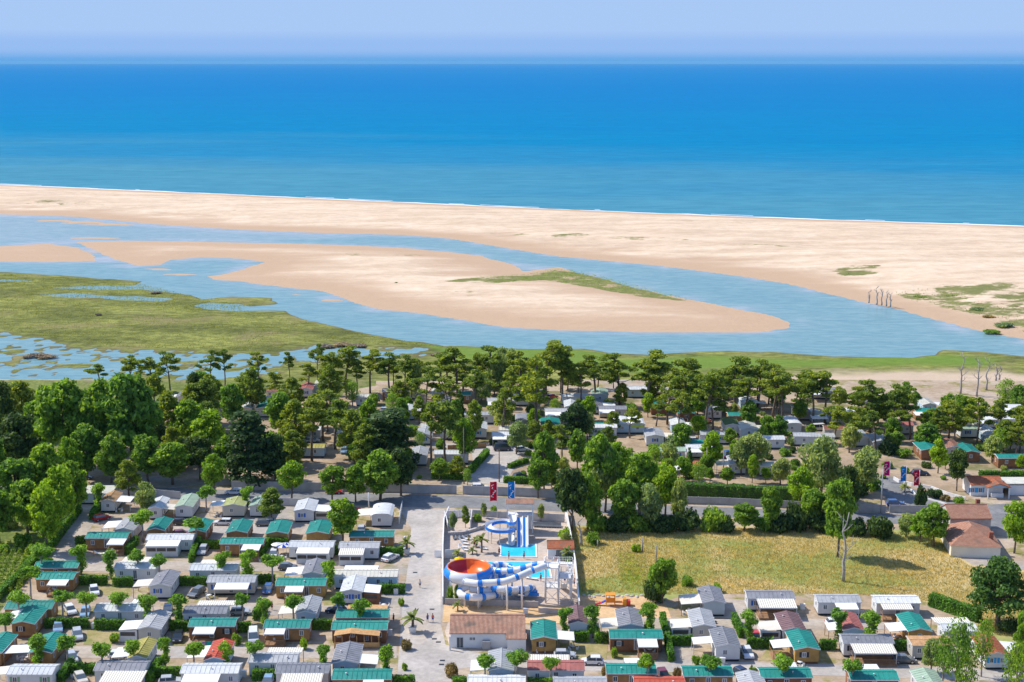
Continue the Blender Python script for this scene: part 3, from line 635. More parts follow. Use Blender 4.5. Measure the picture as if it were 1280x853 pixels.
def home(kind, xl, xr, ye, roof, wall='clad_white', aw=None, sh=None, label=None, mark=None, L=None, detail=2, yaw=None, wins=None, eave=2.75, rise=0.5, deck=False, side=None, back=None, style='gable'):
    """kind B: long side to the viewer, G: gable end to the viewer; xl, xr, ye survey the front eave."""
    a, b = G(xl, ye, eave), G(xr, ye, eave)
    wd = (b - a).length; cx, yf = (a.x + b.x) / 2, (a.y + b.y) / 2
    dp = (L or (4.0 if kind == 'B' else 8.0))
    root = bpy.data.objects.new('mobile_home' if wall.startswith('clad') else 'chalet', None); C.objects.link(root)
    rz = R(random.uniform(-1.2, 1.2)) if yaw is None else R(yaw)
    root.location = (cx, yf, 0); root.rotation_euler = (0, 0, rz)
    w2 = wd / 2
    b0 = 0.42
    ax = 'x' if kind == 'B' else 'y'
    # walls with gables
    m = MB()
    if kind == 'B':
        m.quad((-w2, 0, b0), (w2, 0, b0), (w2, 0, eave), (-w2, 0, eave)); m.quad((w2, dp, b0), (-w2, dp, b0), (-w2, dp, eave), (w2, dp, eave))
        for s in (-1, 1):
            q = [(s * w2, 0, b0), (s * w2, dp, b0), (s * w2, dp, eave), (s * w2, dp / 2, eave + rise), (s * w2, 0, eave)]; m.poly(q if s > 0 else q[::-1])
    else:
        for s in (-1, 1):
            q = [(s * w2, 0, b0), (s * w2, dp, b0), (s * w2, dp, eave), (s * w2, 0, eave)]; m.poly(q if s > 0 else q[::-1])
        q = [(-w2, 0, b0), (w2, 0, b0), (w2, 0, eave), (0, 0, eave + rise), (-w2, 0, eave)]; m.poly(q); m.poly([(x, dp, z) for x, y, z in reversed(q)])
    m.quad((-w2, 0, b0), (-w2, dp, b0), (w2, dp, b0), (w2, 0, b0))
    link('wall', m.mesh('wall', wall), root)
    part_box('skirt_gap_shade', 'dark_paint' if wall.startswith('clad') else 'timber_red', root, -w2 + .12, w2 - .12, .12, dp - .12, 0.0, b0 - .004)  # under clad homes this dark box paints the shade of the gap
    # roof: two slabs, ridge cap, standing ribs
    ov, th = 0.22, 0.09
    m = MB()
    if kind == 'B': P = lambda u, v, z: (u, v, z); lo, hi, mid, ends = -ov, dp + ov, dp / 2, (-w2 - .15, w2 + .15)
    else: P = lambda u, v, z: (v, u, z); lo, hi, mid, ends = -w2 - ov, w2 + ov, 0.0, (-ov, dp + .15)
    half = mid - lo; sl = rise / (half - ov) if half > ov else .2; zl = eave - sl * ov + .02; zt = eave + rise + .02
    if style == 'round':
        ks = [i / 8 for i in range(9)]; prof = [(lo + (hi - lo) * t, zl + (zt - zl) * (1 - (2 * t - 1) ** 2) ** .6 ) for t in ks]
        for (v0, z0), (v1, z1) in zip(prof[:-1], prof[1:]):
            m.hexa([P(ends[0], v0, z0), P(ends[1], v0, z0), P(ends[1], v1, z1), P(ends[0], v1, z1)], [P(ends[0], v0, z0 + th), P(ends[1], v0, z0 + th), P(ends[1], v1, z1 + th), P(ends[0], v1, z1 + th)])
    else:
        for v0 in (lo, hi):
            m.hexa([P(ends[0], v0, zl), P(ends[1], v0, zl), P(ends[1], mid, zt), P(ends[0], mid, zt)], [P(ends[0], v0, zl + th), P(ends[1], v0, zl + th), P(ends[1], mid, zt + th), P(ends[0], mid, zt + th)])
        nr = max(4, int((ends[1] - ends[0]) / 0.8))
        for i in range(nr + 1):
            u = ends[0] + .06 + (ends[1] - ends[0] - .12) * i / nr
            for v0 in (lo, hi):
                m.hexa([P(u - .04, v0, zl + th - .01), P(u + .04, v0, zl + th - .01), P(u + .04, mid, zt + th - .01), P(u - .04, mid, zt + th - .01)], [P(u - .04, v0, zl + th + .05), P(u + .04, v0, zl + th + .05), P(u + .04, mid, zt + th + .05), P(u - .04, mid, zt + th + .05)])
    rf = link('roof', m.mesh('roof', ('roof_%s_%s' % (roof, ax)) if not roof.startswith('tile') else roof + '_' + ax), root)
    if style != 'round':
        m = MB(); q = 0.11
        m.hexa([P(ends[0], mid - q, zt + th - .03), P(ends[1], mid - q, zt + th - .03), P(ends[1], mid + q, zt + th - .03), P(ends[0], mid + q, zt + th - .03)], [P(ends[0], mid - q, zt + th + .05), P(ends[1], mid - q, zt + th + .05), P(ends[1], mid + q, zt + th + .05), P(ends[0], mid + q, zt + th + .05)])
        link('ridge_cap', m.mesh('ridge_cap', ('roof_%s_%s' % (roof, ax)) if not roof.startswith('tile') else roof + '_' + ax), rf)
    # white fascia along the gable ends and front eave
    m = MB(); e = ends[0] - .03 if kind == 'G' else None
    for u in ends:
        d = -.03 if u == ends[0] else .03
        for v0 in (lo, hi):
            m.hexa([P(u, v0, zl - .06), P(u + d, v0, zl - .06), P(u + d, mid, zt - .06), P(u, mid, zt - .06)], [P(u, v0, zl + th + .02), P(u + d, v0, zl + th + .02), P(u + d, mid, zt + th + .02), P(u, mid, zt + th + .02)])
    for v0, d in ((lo, -.03), (hi, .03)):
        m.hexa([P(ends[0], v0, zl - .05), P(ends[1], v0, zl - .05), P(ends[1], v0 + d, zl - .05), P(ends[0], v0 + d, zl - .05)], [P(ends[0], v0, zl + th - .01), P(ends[1], v0, zl + th - .01), P(ends[1], v0 + d, zl + th - .01), P(ends[0], v0 + d, zl + th - .01)])
    link('fascia', m.mesh('fascia', 'white_paint'), root)
    # roof vent
    if detail >= 2:
        vu, vv = random.uniform(-.3, .3), random.choice((-1, 1))
        p = P((ends[0] + ends[1]) / 2 + vu * (ends[1] - ends[0]), mid + (lo - mid) * .45, (zl + zt) / 2 + th + .06)
        link('vent', unit('vent', 'white_paint', lambda b: (b.lathe([(.001, .32), (.16, .30), (.16, .22), (.09, .2), (.09, -.12)], 8)), True), rf, p)
    # windows
    zc = 1.75
    cov = []
    if kind == 'B' and aw and aw[0] == 'F': cov = [(aw[1], aw[2])]
    if kind == 'B':
        n = max(2, int(wd / 2.4)) if detail >= 2 else 2
        for i in range(n):
            x = -w2 + wd * (i + .5) / n
            if wins is not None and i not in wins: continue
            if i == n // 2 and detail >= 2: window(root, x, -.005, 1.5, 'f', .85, 1.95, None, 'white_paint', True)
            else: window(root, x, -.005, zc, 'f', .8, 1.0, sh)
    else:
        if wins is None: window(root, 0 if random.random() < .5 else -.5, -.005, zc, 'f', .8, .95, sh)
        elif wins == 2:
            for s in (-1, 1): window(root, s * wd * .22, -.005, zc, 'f', .7, .95, sh)
        elif wins == 'blank': pass
    vis = 'r' if (xl + xr) / 2 < 640 else 'l'
    xw = w2 + .005 if vis == 'r' else -w2 - .005
    for i in range(1 if kind == 'B' else (3 if detail >= 2 else 2)):
        window(root, xw, dp * (.5 if kind == 'B' else (i + .5) / 3), zc, vis, .7, .95, None)
    # awnings / porches
    def canopy(nm, mat, x0, x1, y0, y1, z0, z1, axis, posts=True, enclosed=None, dk=False):
        """z0 at the y0/x0 side ... z1 at the other; axis gives the fall direction"""
        m = MB()
        if axis == 'y': c = [(x0, y0, z0), (x1, y0, z0), (x1, y1, z1), (x0, y1, z1)]
        else: c = [(x0, y0, z0), (x1, y0, z1), (x1, y1, z1), (x0, y1, z0)]
        m.hexa(c, [(p[0], p[1], p[2] + .07) for p in c]); cv = link(nm, m.mesh(nm, mat), root)
        lo_ = min(z0, z1)
        if axis == 'y':
            m = MB().box(x0 - .02, x1 + .02, y0 - .05, y0 - .002, z0 - .12, z0 + .06); link('valance', m.mesh('valance', 'white_paint'), cv)
        if posts and not enclosed:
            pm = 'white_paint' if wall.startswith('clad') and random.random() < .6 else 'rail_wood'
            pts = [(x0 + .08, y0 + .08), (x1 - .08, y0 + .08)]
            if axis == 'x': pts.append((x0 + .08 if z0 < z1 else x1 - .08, y1 - .08))
            for (u, v) in pts: part_box('post', pm, root, u - .05, u + .05, v - .05, v + .05, 0, 2.3 if axis == 'y' else lo_)
        if enclosed:
            # porch walls: panels with a strip of roll-up blinds
            em = enclosed
            part_box('porch_wall', em, root, x0 + .1, x1 - .1, y0 + .1, y0 + .16, .05, lo_ - .01)
            for xx in (x0 + .1, x1 - .16): part_box('porch_wall', em, root, xx, xx + .06, y0 + .162, y1 - .02, .05, lo_ - .03)
            nb = max(1, int((x1 - x0) / 1.9))
            for i in range(nb):
                u0 = x0 + .3 + (x1 - x0 - .6) * i / nb; u1 = x0 + .3 + (x1 - x0 - .6) * (i + 1) / nb - .2
                part_box('blind', 'blind_dark', root, u0, u1, y0 + .06, y0 + .098, 1.25, 2.0)
        if dk:
            part_box('deck', 'deck_wood', root, x0, x1, y0 - .15, y1 - .03, 0.02, .40)
            rl = MB()
            rl.box(x0, x1, y0 - .14, y0 - .08, 1.28, 1.34); rl.box(x0, x0 + .06, y0 - .08, y1 - .05, 1.28, 1.34)
            n = int((x1 - x0) / .25)
            for i in range(n + 1):
                u = x0 + .02 + (x1 - x0 - .06) * i / n; rl.box(u - .025, u + .025, y0 - .13, y0 - .09, .40, 1.28)
            link('railing', rl.mesh('railing', 'rail_wood'), root)
            # outdoor table and chairs belong to the terrace furniture
        return cv
    aws = aw if isinstance(aw, list) else ([aw] if aw else [])
    for A in aws:
        mat = A[4] if len(A) > 4 and A[4] else 'awning_white'
        enc = A[5] if len(A) > 5 else None
        if A[0] == 'F':          # (F, xl, xr, yfront px)
            p0, p1 = G(A[1], A[3], 2.45), G(A[2], A[3], 2.45)
            y0 = min(-1.2, p0.y - yf); x0, x1 = p0.x - cx, p1.x - cx
            canopy('awning', mat, x0, x1, y0, -.01, 2.42, 2.70, 'y', True, enc, deck)
        elif A[0] in 'LR':       # (L, width px, length m, offset m from front)
            wm = A[1] / ppm(ye, eave); ln = A[2]; o0 = A[3]
            if A[0] == 'L': x0, x1, z0, z1 = -w2 - .2 - wm, -w2 - .23, 2.35, 2.62
            else: x0, x1, z0, z1 = w2 + .23, w2 + .2 + wm, 2.62, 2.35
            canopy('awning', mat, x0, x1, o0, o0 + ln, z0, z1, 'x', True, enc, deck)
        elif A[0] == 'K':        # behind a broadside home (K, xl, xr, depth m)
            p0, p1 = G(A[1], ye, 2.6), G(A[2], ye, 2.6)
            m = MB(); x0, x1 = p0.x - cx, p1.x - cx
            c = [(x0, dp + .25, 2.68), (x1, dp + .25, 2.68), (x1, dp + .25 + A[3], 2.6), (x0, dp + .25 + A[3], 2.6)]
            m.hexa(c, [(p[0], p[1], p[2] + .07) for p in c]); link('awning', m.mesh('awning', mat), root)
            for xx in (x0 + .1, x1 - .1): part_box('post', 'rail_wood', root, xx - .05, xx + .05, dp + A[3] + .05, dp + A[3] + .15, 0, 2.6)
        elif A[0] == 'V':        # timber veranda with its own low gable (V, xl, xr, yfront px)
            p0, p1 = G(A[1], A[3], 2.6), G(A[2], A[3], 2.6); y0 = min(-2.4, p0.y - yf); x0, x1 = p0.x - cx, p1.x - cx; xm = x0 + (x1 - x0) * .36
            m = MB()
            for (u0, z0, u1, z1) in ((x0, 2.42, xm, 2.95), (xm, 2.95, x1, 2.42)):
                c = [(u0, y0, z0), (u1, y0, z1), (u1, -.24, z1 + .12), (u0, -.24, z0 + .12)]; m.hexa(c, [(p[0], p[1], p[2] + .08) for p in c])
            link('veranda_roof', m.mesh('veranda_roof', 'veranda_wood'), root)
            n = 6
            for i in range(n + 1):
                u = x0 + .15 + (x1 - x0 - .3) * i / n; part_box('post', 'veranda_wood', root, u - .06, u + .06, y0 + .1, y0 + .22, 0, 2.42)
            part_box('deck', 'deck_wood', root, x0, x1, y0, -.03, 0.02, .35); part_box('rail_panel', 'veranda_wood', root, x0 + (x1 - x0) * .55, x1 - .02, y0 + .05, y0 + .099, .36, 1.2); part_box('rail_panel', 'veranda_wood', root, x0 + .02, x0 + (x1 - x0) * .3, y0 + .05, y0 + .099, .36, 1.2)
    HOME_FOOT.append((cx, yf + dp / 2, max(wd, dp)))
    q = proj((cx, yf, 0.0)); way = 'seen gable-on' if kind == 'G' else 'side-on'
    hn = 'chalet' if wall.startswith('timber') else 'home'
    reg(root, 'chalet' if hn == 'chalet' else 'mobile home', q[0], q[1], label, f"{ROOFW.get(roof, 'tiled')}-roofed {WALLW[wall]} {hn}", 'holiday homes of the camp', mark)
    return root
T, TR, TY, W, BG, BL = 'timber', 'timber_red', 'timber_yellow', 'clad_white', 'clad_beige', 'clad_blue'
ST = 'stripe_x'
# -------- front left block
home('B', 8.6, 65, 843, 'pale', W, [('L', 18, 3.6, .2, 'awning_cream')], 'green_paint', 'white home with pale grey roof and green shutters in the bottom left corner', 'the green-shuttered home', wins=(0, 2))
home('G', 14.6, 42.5, 780, 'teal', T, [('L', 14, 4.5, 3.0)], 'dark_paint')
home('G', 37, 64, 816, 'teal', T, [('L', 33, 3.6, .3)], None, deck=False)
home('G', -26, 1, 816, 'teal', T, None)
home('B', 6, 64, 761, 'teal', T, None, None)
home('B', 118, 181, 764, 'pale', W, [('K', 158, 182, 2.2)], None)
home('G', 172.6, 200, 786.5, 'grey', BG, [('L', 24, 4.4, .2, 'awning_white', 'clad_white')], None)
home('G', 160, 182, 823, 'yellow', W, [('L', 22, 4.5, 1.0)], None, 'white home with mossy yellow roof and white canopy near the bottom edge', 'the yellow-roofed home')
home('B', 118, 180, 838, 'charcoal', W, [('F', 123.5, 177, 853, ST)], None)
home('B', 229, 282, 767, 'charcoal', W, [('K', 240, 288, 2.6, ST)], None)
home('B', 236, 293, 783, 'teal', TR, [('F', 240, 267, 792.5)], 'dark_paint', 'teal-roofed timber chalet with bright towels hung along its terrace rail', 'the chalet hung with towels', deck=True)
home('G', 256, 281, 825, 'red', BL, [('L', 24, 5.0, 1.5)], None, 'pale blue home with bright red roof behind two pollarded trees', 'the bright red-roofed home')
home('B', 226, 297, 841.6, 'pale', W, [('F', 226, 272, 853)], None)
home('B', 311, 370, 828, 'grey', W, [('K', 329, 373, 2.4, ST)], None)
home('B', 330, 386, 785, 'teal', T, [('F', 330, 355, 793)], None, deck=True)
home('G', 370, 394, 767, 'grey', BL, [('L', 22, 4.2, .4, 'awning_cream')], None)
home('B', 420, 484.7, 772, 'teal', T, [('K', 431, 482, 2.4, 'veranda_wood')], None)
home('B', 415, 483, 787, 'teal', TR, [('V', 418, 475, 792)], None, 'teal-roofed timber chalet with a wide wooden veranda beside the camp road', 'the veranda chalet')
home('G', 415.6, 447, 829, 'charcoal', BL, [('R', 23, 4.0, .2)], None)
home('B', 415.6, 488, 849, 'teal', T, [('F', 452, 478, 861)], None, 'teal-roofed timber chalet at bottom edge left of the camp road', 'the bottom-edge chalet by the road')
home('B', 345, 410, 841, 'charcoal', W, [('F', 349, 401, 855, ST)], None)
# -------- second block
home('B', 45, 91, 724, 'teal', T, [('F', 58, 82, 732)], None, deck=True)
home('B', 43, 96, 710, 'teal', T, None, None)
home('B', 107, 158, 673, 'teal', T, [('F', 133, 154, 681)], None, 'teal-roofed chalet with a white hammock slung on its terrace', 'the hammock chalet', deck=True)
home('B', 143, 194, 711, 'pale', W, [('K', 145, 188, 3.2, 'awning_cream')], None)
home('B', 183, 240, 675, 'pale', W, [('F', 181, 222, 683, None, 'clad_white')], None, 'white home with long closed white porch and dark roll-up blinds', 'the blind-fronted porch home')
home('G', 187, 213, 733, 'charcoal', W, [('L', 21, 4.0, .5, 'awning_cream')], 'blue_paint', 'white home with charcoal roof, navy shutters and cream side canopy', 'the navy-shuttered home', wins=None)
home('B', 237, 295, 713, 'pale', W, [('K', 245, 270, 2.4, 'awning_cream')], None)
home('B', 259, 318, 728, 'grey', BG, [('F', 267, 309, 737)], 'blue_paint')
home('B', 275, 328, 680, 'teal', T, [('F', 301, 324, 688)], None, deck=True)
home('B', 361, 416, 684, 'pale', W, [('F', 370, 411, 692, None, 'clad_white')], None)
home('B', 424, 473, 685, 'grey', W, [('F', 423, 454, 694, ST, 'clad_white')], None)
home('G', 378, 402, 718, 'charcoal', BL, [('L', 22, 4.6, .2)], None)
home('B', 345, 406, 732, 'teal', TY, [('F', 355, 378, 740)], None, deck=True)
home('B', 418, 496, 721, 'cream', BL, [('K', 427, 470, 2.6)], None, 'long pale home with cream roof ending beside the camp road', 'the long cream-roofed home')
home('G', 426, 452, 740, 'pale', W, [('R', 21, 4.4, .2, None, 'timber_red')], 'blue_paint', wins=2)
# -------- upper left block
home('B', 97, 140, 617, 'cream', W, None, None, L=6, style='round')
home('G', 126, 143, 627, 'tan', W, [('R', 18, 4.5, .3)], None, 'white home with rusty tan roof near the shaded road', 'the rusty tan-roofed home', L=7)
home('G', 143, 166, 663, 'grey', W, [('L', 19, 5.0, 2.2)], None)
home('G', 184, 205, 663, 'teal', T, None, None, wins='blank')
home('G', 236, 256, 665, 'teal', T, None, None, wins='blank')
home('G', 219, 240, 634, 'palegreen', W, None, None, 'white home with pale green roof close to the shaded road', 'the pale green-roofed home', L=9)
home('G', 186, 202, 636, 'pale', W, [('R', 14, 4.0, .2, 'awning_cream')], None, deck=True)
home('G', 278.5, 305, 633, 'lime', BG, [('L', 17, 4.0, 1.0)], None, 'beige home with ribbed lime-yellow roof near the shaded road', 'the lime-roofed home', L=6)
home('G', 312, 331, 633, 'palegreen', W, None, None, L=7)
home('G', 283, 308, 666, 'teal', T, None, None, wins='blank')
home('G', 333, 359, 667, 'teal', TY, None, None, wins='blank')
home('G', 383, 410, 667, 'teal', TY, None, None, wins='blank')
home('G', 368, 392, 639, 'pale', W, [('R', 20, 5.0, .3, 'awning_white', 'clad_beige')], 'blue_paint')
home('G', 464.5, 489, 645, 'pale', W, [('L', 19, 5.0, 1.0, 'awning_cream')], None, 'white home with pale wavy roof beside a white fence at the road corner', 'the white-fenced corner home', style='round')
home('B', 437, 491.5, 671, 'teal', T, None, None)
# -------- right block
home('G', 611, 641, 838, 'grey', BL, [('L', 22, 4.5, .5)], None)
home('B', 585, 656, 857, 'pale', W, None, None)
home('G', 665, 695, 799, 'teal', TY, [('R', 22, 4.0, .2)], 'dark_paint', 'golden timber chalet with teal roof and one white side canopy', 'the golden timber chalet')
home('B', 660, 730, 838, 'pink', W, [('K', 663, 713, 2.6, ST)], None, 'white home with faded pinkish red roof and striped rear canopy', 'the faded pink-roofed home')
home('B', 693, 758, 859, 'grey', W, None, None)
home('G', 712, 734, 780, 'mauve', W, None, None, wins='blank')
home('G', 774, 803, 783, 'charcoal', BL, [('L', 21, 4.2, .3, 'awning_cream')], None)
home('B', 763, 828, 798, 'teal', TR, [('F', 798, 823, 809)], 'dark_paint', deck=True)
home('B', 759, 820, 842, 'teal', T, [('K', 783, 803, 2.4)], None)
home('B', 794, 856, 859, 'red', W, None, None)
home('G', 879, 906, 754, 'charcoal', W, [('L', 26, 5.0, .2, 'awning_cream')], None, wins='blank', deck=False)
home('G', 866, 894, 784, 'grey', BG, [('L', 25, 4.2, .2, 'awning_cream', 'clad_white')], None)
home('G', 895, 925, 809, 'charcoal', W, [('L', 25, 3.2, 2.0)], None, 'white home with charcoal roof beside a parked white car', 'the charcoal-roofed home by the white car')
home('B', 855, 916, 845, 'teal', T, None, None)
home('B', 952, 1015, 847, 'teal', TR, [('K', 988, 1003, 2.2)], None)
home('G', 930, 961, 867, 'grey', W, None, None)
home('B', 935, 993, 748, 'charcoal', W, [('F', 950, 997, 760, ST)], 'blue_paint', 'white home with charcoal roof and long striped awning at the meadow edge', 'the striped-awning meadow home', deck=True)
home('B', 1023, 1076, 753, 'grey', W, [('F', 1047, 1074, 762)], None)
home('B', 1096, 1150, 754, 'pale', W, [('F', 1104, 1142, 762, ST)], None, deck=True)
home('G', 979, 1007, 788, 'mauve', W, [('L', 26, 4.5, .5, 'awning_cream', 'clad_white')], None, 'home with dull mauve roof and cream walled canopy on its left', 'the mauve-roofed home')
home('G', 994, 1024, 812, 'teal', TY, [('L', 24, 3.6, 1.5)], 'dark_paint', deck=True)
home('G', 1055, 1080, 788, 'pink', BL, [('L', 17, 3.6, .6)], None, 'pale blue home with rosy red roof between two pollarded trees', 'the rosy-roofed home')
home('B', 1055, 1117, 804, 'charcoal', W, [('F', 1069, 1122, 817, ST)], 'dark_paint', deck=True)
home('B', 1064, 1123, 850, 'teal', TR, [('K', 1078, 1107, 2.4)], None)
home('G', 1136, 1164, 789, 'teal', TY, [('L', 21, 4.0, .6)], None, deck=True)
home('B', 1141, 1192, 807, 'tan', BG, None, None, 'low beige cabin with flat tan roof behind leafy shrubs', 'the tan-roofed cabin', rise=.15)
home('B', 1180, 1222, 789, 'pale', W, [('K', 1176, 1222, 2.6, ST)], None)
home('G', 1232, 1261, 819, 'tile_bright', W, [('R', 22, 4.5, 2.0)], 'sky_blue_paint', 'white home with orange tiled roof and sky-blue shutters at lower right', 'the orange-tiled home', wins=2)
home('G', 1155, 1185, 864, 'palegreen', W, None, None)
# -------- homes under the pines
D1 = dict(detail=1)
home('B', 543, 585, 568, 'pale', W, None, None, 'white home with flat pale roof behind a clipped hedge, left of the inner road', 'the white home by the inner road', detail=1)
home('G', 513, 533, 570, 'grey', W, None, None, **D1)
home('G', 592, 608, 537, 'pale', W, None, 'sky_blue_paint', 'small white home with bright sky-blue shutters under the pines', 'the sky-blue-shuttered home', detail=1)
home('B', 581, 617, 519, 'grey', W, None, None, **D1)
home('B', 624, 642, 538, 'cream', W, None, None, **D1)
home('G', 645, 664, 527, 'charcoal', BG, None, None, style='round', **D1)
home('G', 495, 519, 489, 'tile_bright', W, None, None, 'white home with orange-red tiled roof among the far pines, left of centre', 'the far red-tiled home', detail=1)
home('B', 478, 496, 490, 'grey', TR, None, None, **D1)
home('B', 573, 588, 494, 'teal', T, None, None, **D1)
home('G', 540, 553, 491, 'pale', W, None, None, **D1)
home('B', 526, 541, 534, 'cream', BG, None, None, **D1)
home('G', 677, 700, 532, 'teal', T, None, None, **D1)
home('G', 735, 753, 507, 'charcoal', W, [('R', 16, 4, .3)], 'blue_paint', **D1)
home('G', 740, 760, 494, 'palegreen', W, None, None, **D1)
home('B', 702, 735, 496, 'pale', W, None, None, **D1)
home('G', 706, 722, 509, 'pale', W, None, None, **D1)
home('B', 739, 754, 533, 'teal', T, None, None, **D1)
home('G', 769, 787, 531, 'pale', BL, [('L', 4, 3, 1)], None, style='round', **D1)
lb = home('G', 788, 806, 531, 'pale', BL, None, None, 'round-roofed home with a lime green band across its front gable', 'the lime-banded home', style='round', detail=1)
plain('lime_panel', (.45, .6, .12), .6, .08); part_box('gable_band', 'lime_panel', lb, -1.9, 1.9, -.06, -.006, 1.95, 2.7)
home('G', 808, 830, 546, 'grey', W, [('R', 18, 4.5, .3, 'awning_cream', 'clad_white')], 'blue_paint', **D1)
home('G', 814, 834, 508, 'teal', TR, None, None, **D1)
home('G', 848, 868, 517, 'teal', TR, None, None, **D1)
home('B', 861, 879, 555, 'teal', T, None, None, **D1)
home('B', 854, 876, 582, 'orange', BL, [('F', 836, 852, 588)], None, 'small cabin with bright orange roof above the long dark hedge', 'the orange-roofed cabin', detail=1)
home('G', 914, 932, 581, 'grey', W, [('L', 17, 4.5, .3, 'awning_cream')], None, **D1)
home('G', 907, 925, 532, 'olive', W, None, None, 'white home with olive green roof under tall pines', 'the olive-roofed home', detail=1)
home('B', 911, 945, 520, 'teal', TY, None, None, **D1)
home('G', 926, 947, 537, 'cream', W, [('R', 17, 5, .4, 'awning_cream')], None, **D1)
home('B', 882, 902, 513, 'pale', W, None, None, **D1)
home('B', 950, 968, 583, 'cream', BG, None, None, **D1)
home('B', 993, 1043, 546, 'grey', W, None, None, 'long white home with grey roof behind the silvery trees', 'the long grey-roofed home', detail=1, yaw=-4)
home('G', 983, 1002, 531, 'pale', W, None, None, style='round', **D1)
home('B', 1031, 1060, 537, 'brown', BG, None, None, 'home with dark red-brown roof under the right-hand pines', 'the dark brown-roofed home', detail=1, yaw=-5)
home('G', 1066, 1086, 547, 'pale', W, None, None, **D1)
home('G', 1092, 1112, 553, 'grey', BG, None, None, **D1)
home('G', 1152, 1176, 563, 'teal', TR, None, None, **D1)
home('G', 1203, 1225, 566, 'teal', TR, None, None, **D1)
home('B', 1248, 1290, 573, 'teal', TR, None, None, 'brown timber chalet with teal roof above the hedge at the right edge', 'the right-edge chalet', detail=1)
home('G', 1184, 1202, 560, 'tile_old', BG, None, None, **D1)
home('G', 219, 236, 497, 'charcoal', W, [('L', 12, 4, .5)], None, **D1)
home('G', 320, 340, 511, 'teal', BG, None, None, **D1)
home('B', 333, 349, 489, 'brown', W, None, None, **D1)
home('B', 330, 349, 500, 'grey', W, None, None, **D1)
home('G', 301, 314, 511, 'pale', BG, None, None, **D1)
home('G', 374, 390, 487, 'pink', W, None, 'blue_paint', 'white home with salmon red roof beside the flooded marsh', 'the salmon-roofed home', detail=1)
home('G', 392, 406, 483, 'cream', W, None, None, **D1)
home('B', 360, 405, 560, 'yellow', BL, None, None, 'pale blue home with mossy yellow roof behind the roadside wall', 'the mossy-roofed home behind the wall', detail=1)
home('B', 373, 400, 538, 'pale', W, None, None, **D1)
home('B', 418, 437, 541, 'pale', W, None, None, **D1)
home('B', 1112, 1142, 532, 'pink', BG, None, None, **D1)
home('B', 1205, 1230, 522, 'palegreen', W, None, None, **D1)
home('B', 1256, 1284, 524, 'pale', W, None, None, **D1)
home('B', 445, 470, 497, 'cream', W, None, None, **D1)
home('B', 640, 662, 497, 'pale', W, None, None, **D1)
home('B', 820, 850, 490, 'grey', W, None, None, **D1)
home('B', 865, 890, 495, 'pale', W, None, None, **D1)

# further homes half hidden among the pines
rh = random.Random(5); n_ = 0; tries = 0
while n_ < 30 and tries < 4000:
    tries += 1
    x, y = rh.uniform(455, 1270), rh.uniform(492, 585)
    y += max(0, (x - 1000) * .05)
    if y > 556 and (560 < x < 700 or 1090 < x < 1290): continue
    p = G(x, y)
    if all((p.x - h[0]) ** 2 + (p.y - 4 - h[1]) ** 2 > (4.5 + h[2] * .55) ** 2 for h in HOME_FOOT):
        kd = rh.choice('BG'); w = ppm(y) * (8 if kd == 'B' else 4) / 2; rf = rh.choice(['pale', 'pale', 'grey', 'teal', 'cream', 'charcoal', 'palegreen', 'pale'])
        home(kd, x - w, x + w, y - 2.6 * vpm(y), rf, (rh.choice([T, TR]) if rf == 'teal' else rh.choice([W, W, BL, BG])), [('F', x - w, x + w * .2, y - 2.2 * vpm(y) + 3.2)] if kd == 'B' and rh.random() < .6 else ([('R', 14, 4, .4)] if kd == 'G' and rh.random() < .6 else None), rh.choice([None, 'blue_paint']), detail=1); n_ += 1
# ================================================================== VEGETATION
def leaves(name, puffs, n, size, mat, seed, jit=0.55, upbias=0.15, shell=(0.5, 1.15), stretch=1.0):
    """puffs: rows (cx,cy,cz,rx,ry,rz); n small leaf-spray faces spread over their shells"""
    rg = np.random.default_rng(seed); P = np.array(puffs, float)
    w = (P[:, 3] * P[:, 4] + P[:, 3] * P[:, 5]); i = rg.choice(len(P), n, p=w / w.sum())
    d = rg.normal(size=(n, 3)); d[:, 2] += upbias; d /= np.linalg.norm(d, axis=1)[:, None]
    r = rg.uniform(shell[0], shell[1], n)[:, None]
    c = P[i, :3] + d * P[i, 3:] * r
    nn = d / P[i, 3:] * P[i, 3:].mean(1)[:, None] + rg.normal(size=(n, 3)) * jit; nn /= np.linalg.norm(nn, axis=1)[:, None]
    t = np.cross(nn, rg.normal(size=(n, 3))); t /= np.linalg.norm(t, axis=1)[:, None] + 1e-9; b = np.cross(nn, t)
    s = size * rg.uniform(.55, 1.35, n)[:, None] / 2
    V = np.stack([c - t * s * 1.2 * stretch, c - b * s * .8 + t * s * .1, c + t * s * 1.2 * stretch, c + b * s * .8 - t * s * .1], 1).reshape(-1, 3)
    F = np.arange(n * 4).reshape(n, 4)
    return npmesh(name, V, F, mat)
def trunk(name, mat, pts, r0, r1, limbs=(), k=7):
    m = MB(); n = len(pts); m.tube(pts, [r0 + (r1 - r0) * i / (n - 1) for i in range(n)], k)
    for a, b, r in limbs:
        a, b = Vector(a), Vector(b); mid = (a + b) / 2 + Vector((0, 0, -.08 * (b - a).length)); m.tube([a, mid, b], [r, r * .75, r * .4], 5)
    return m.mesh(name, mat, True)
KIND = {}
def variants(kind, n, fn):
    KIND[kind] = [fn(np.random.default_rng(100 + hash_(kind) + i), i) for i in range(n)]
def hash_(s): return sum(ord(c) * (i + 3) for i, c in enumerate(s)) % 977
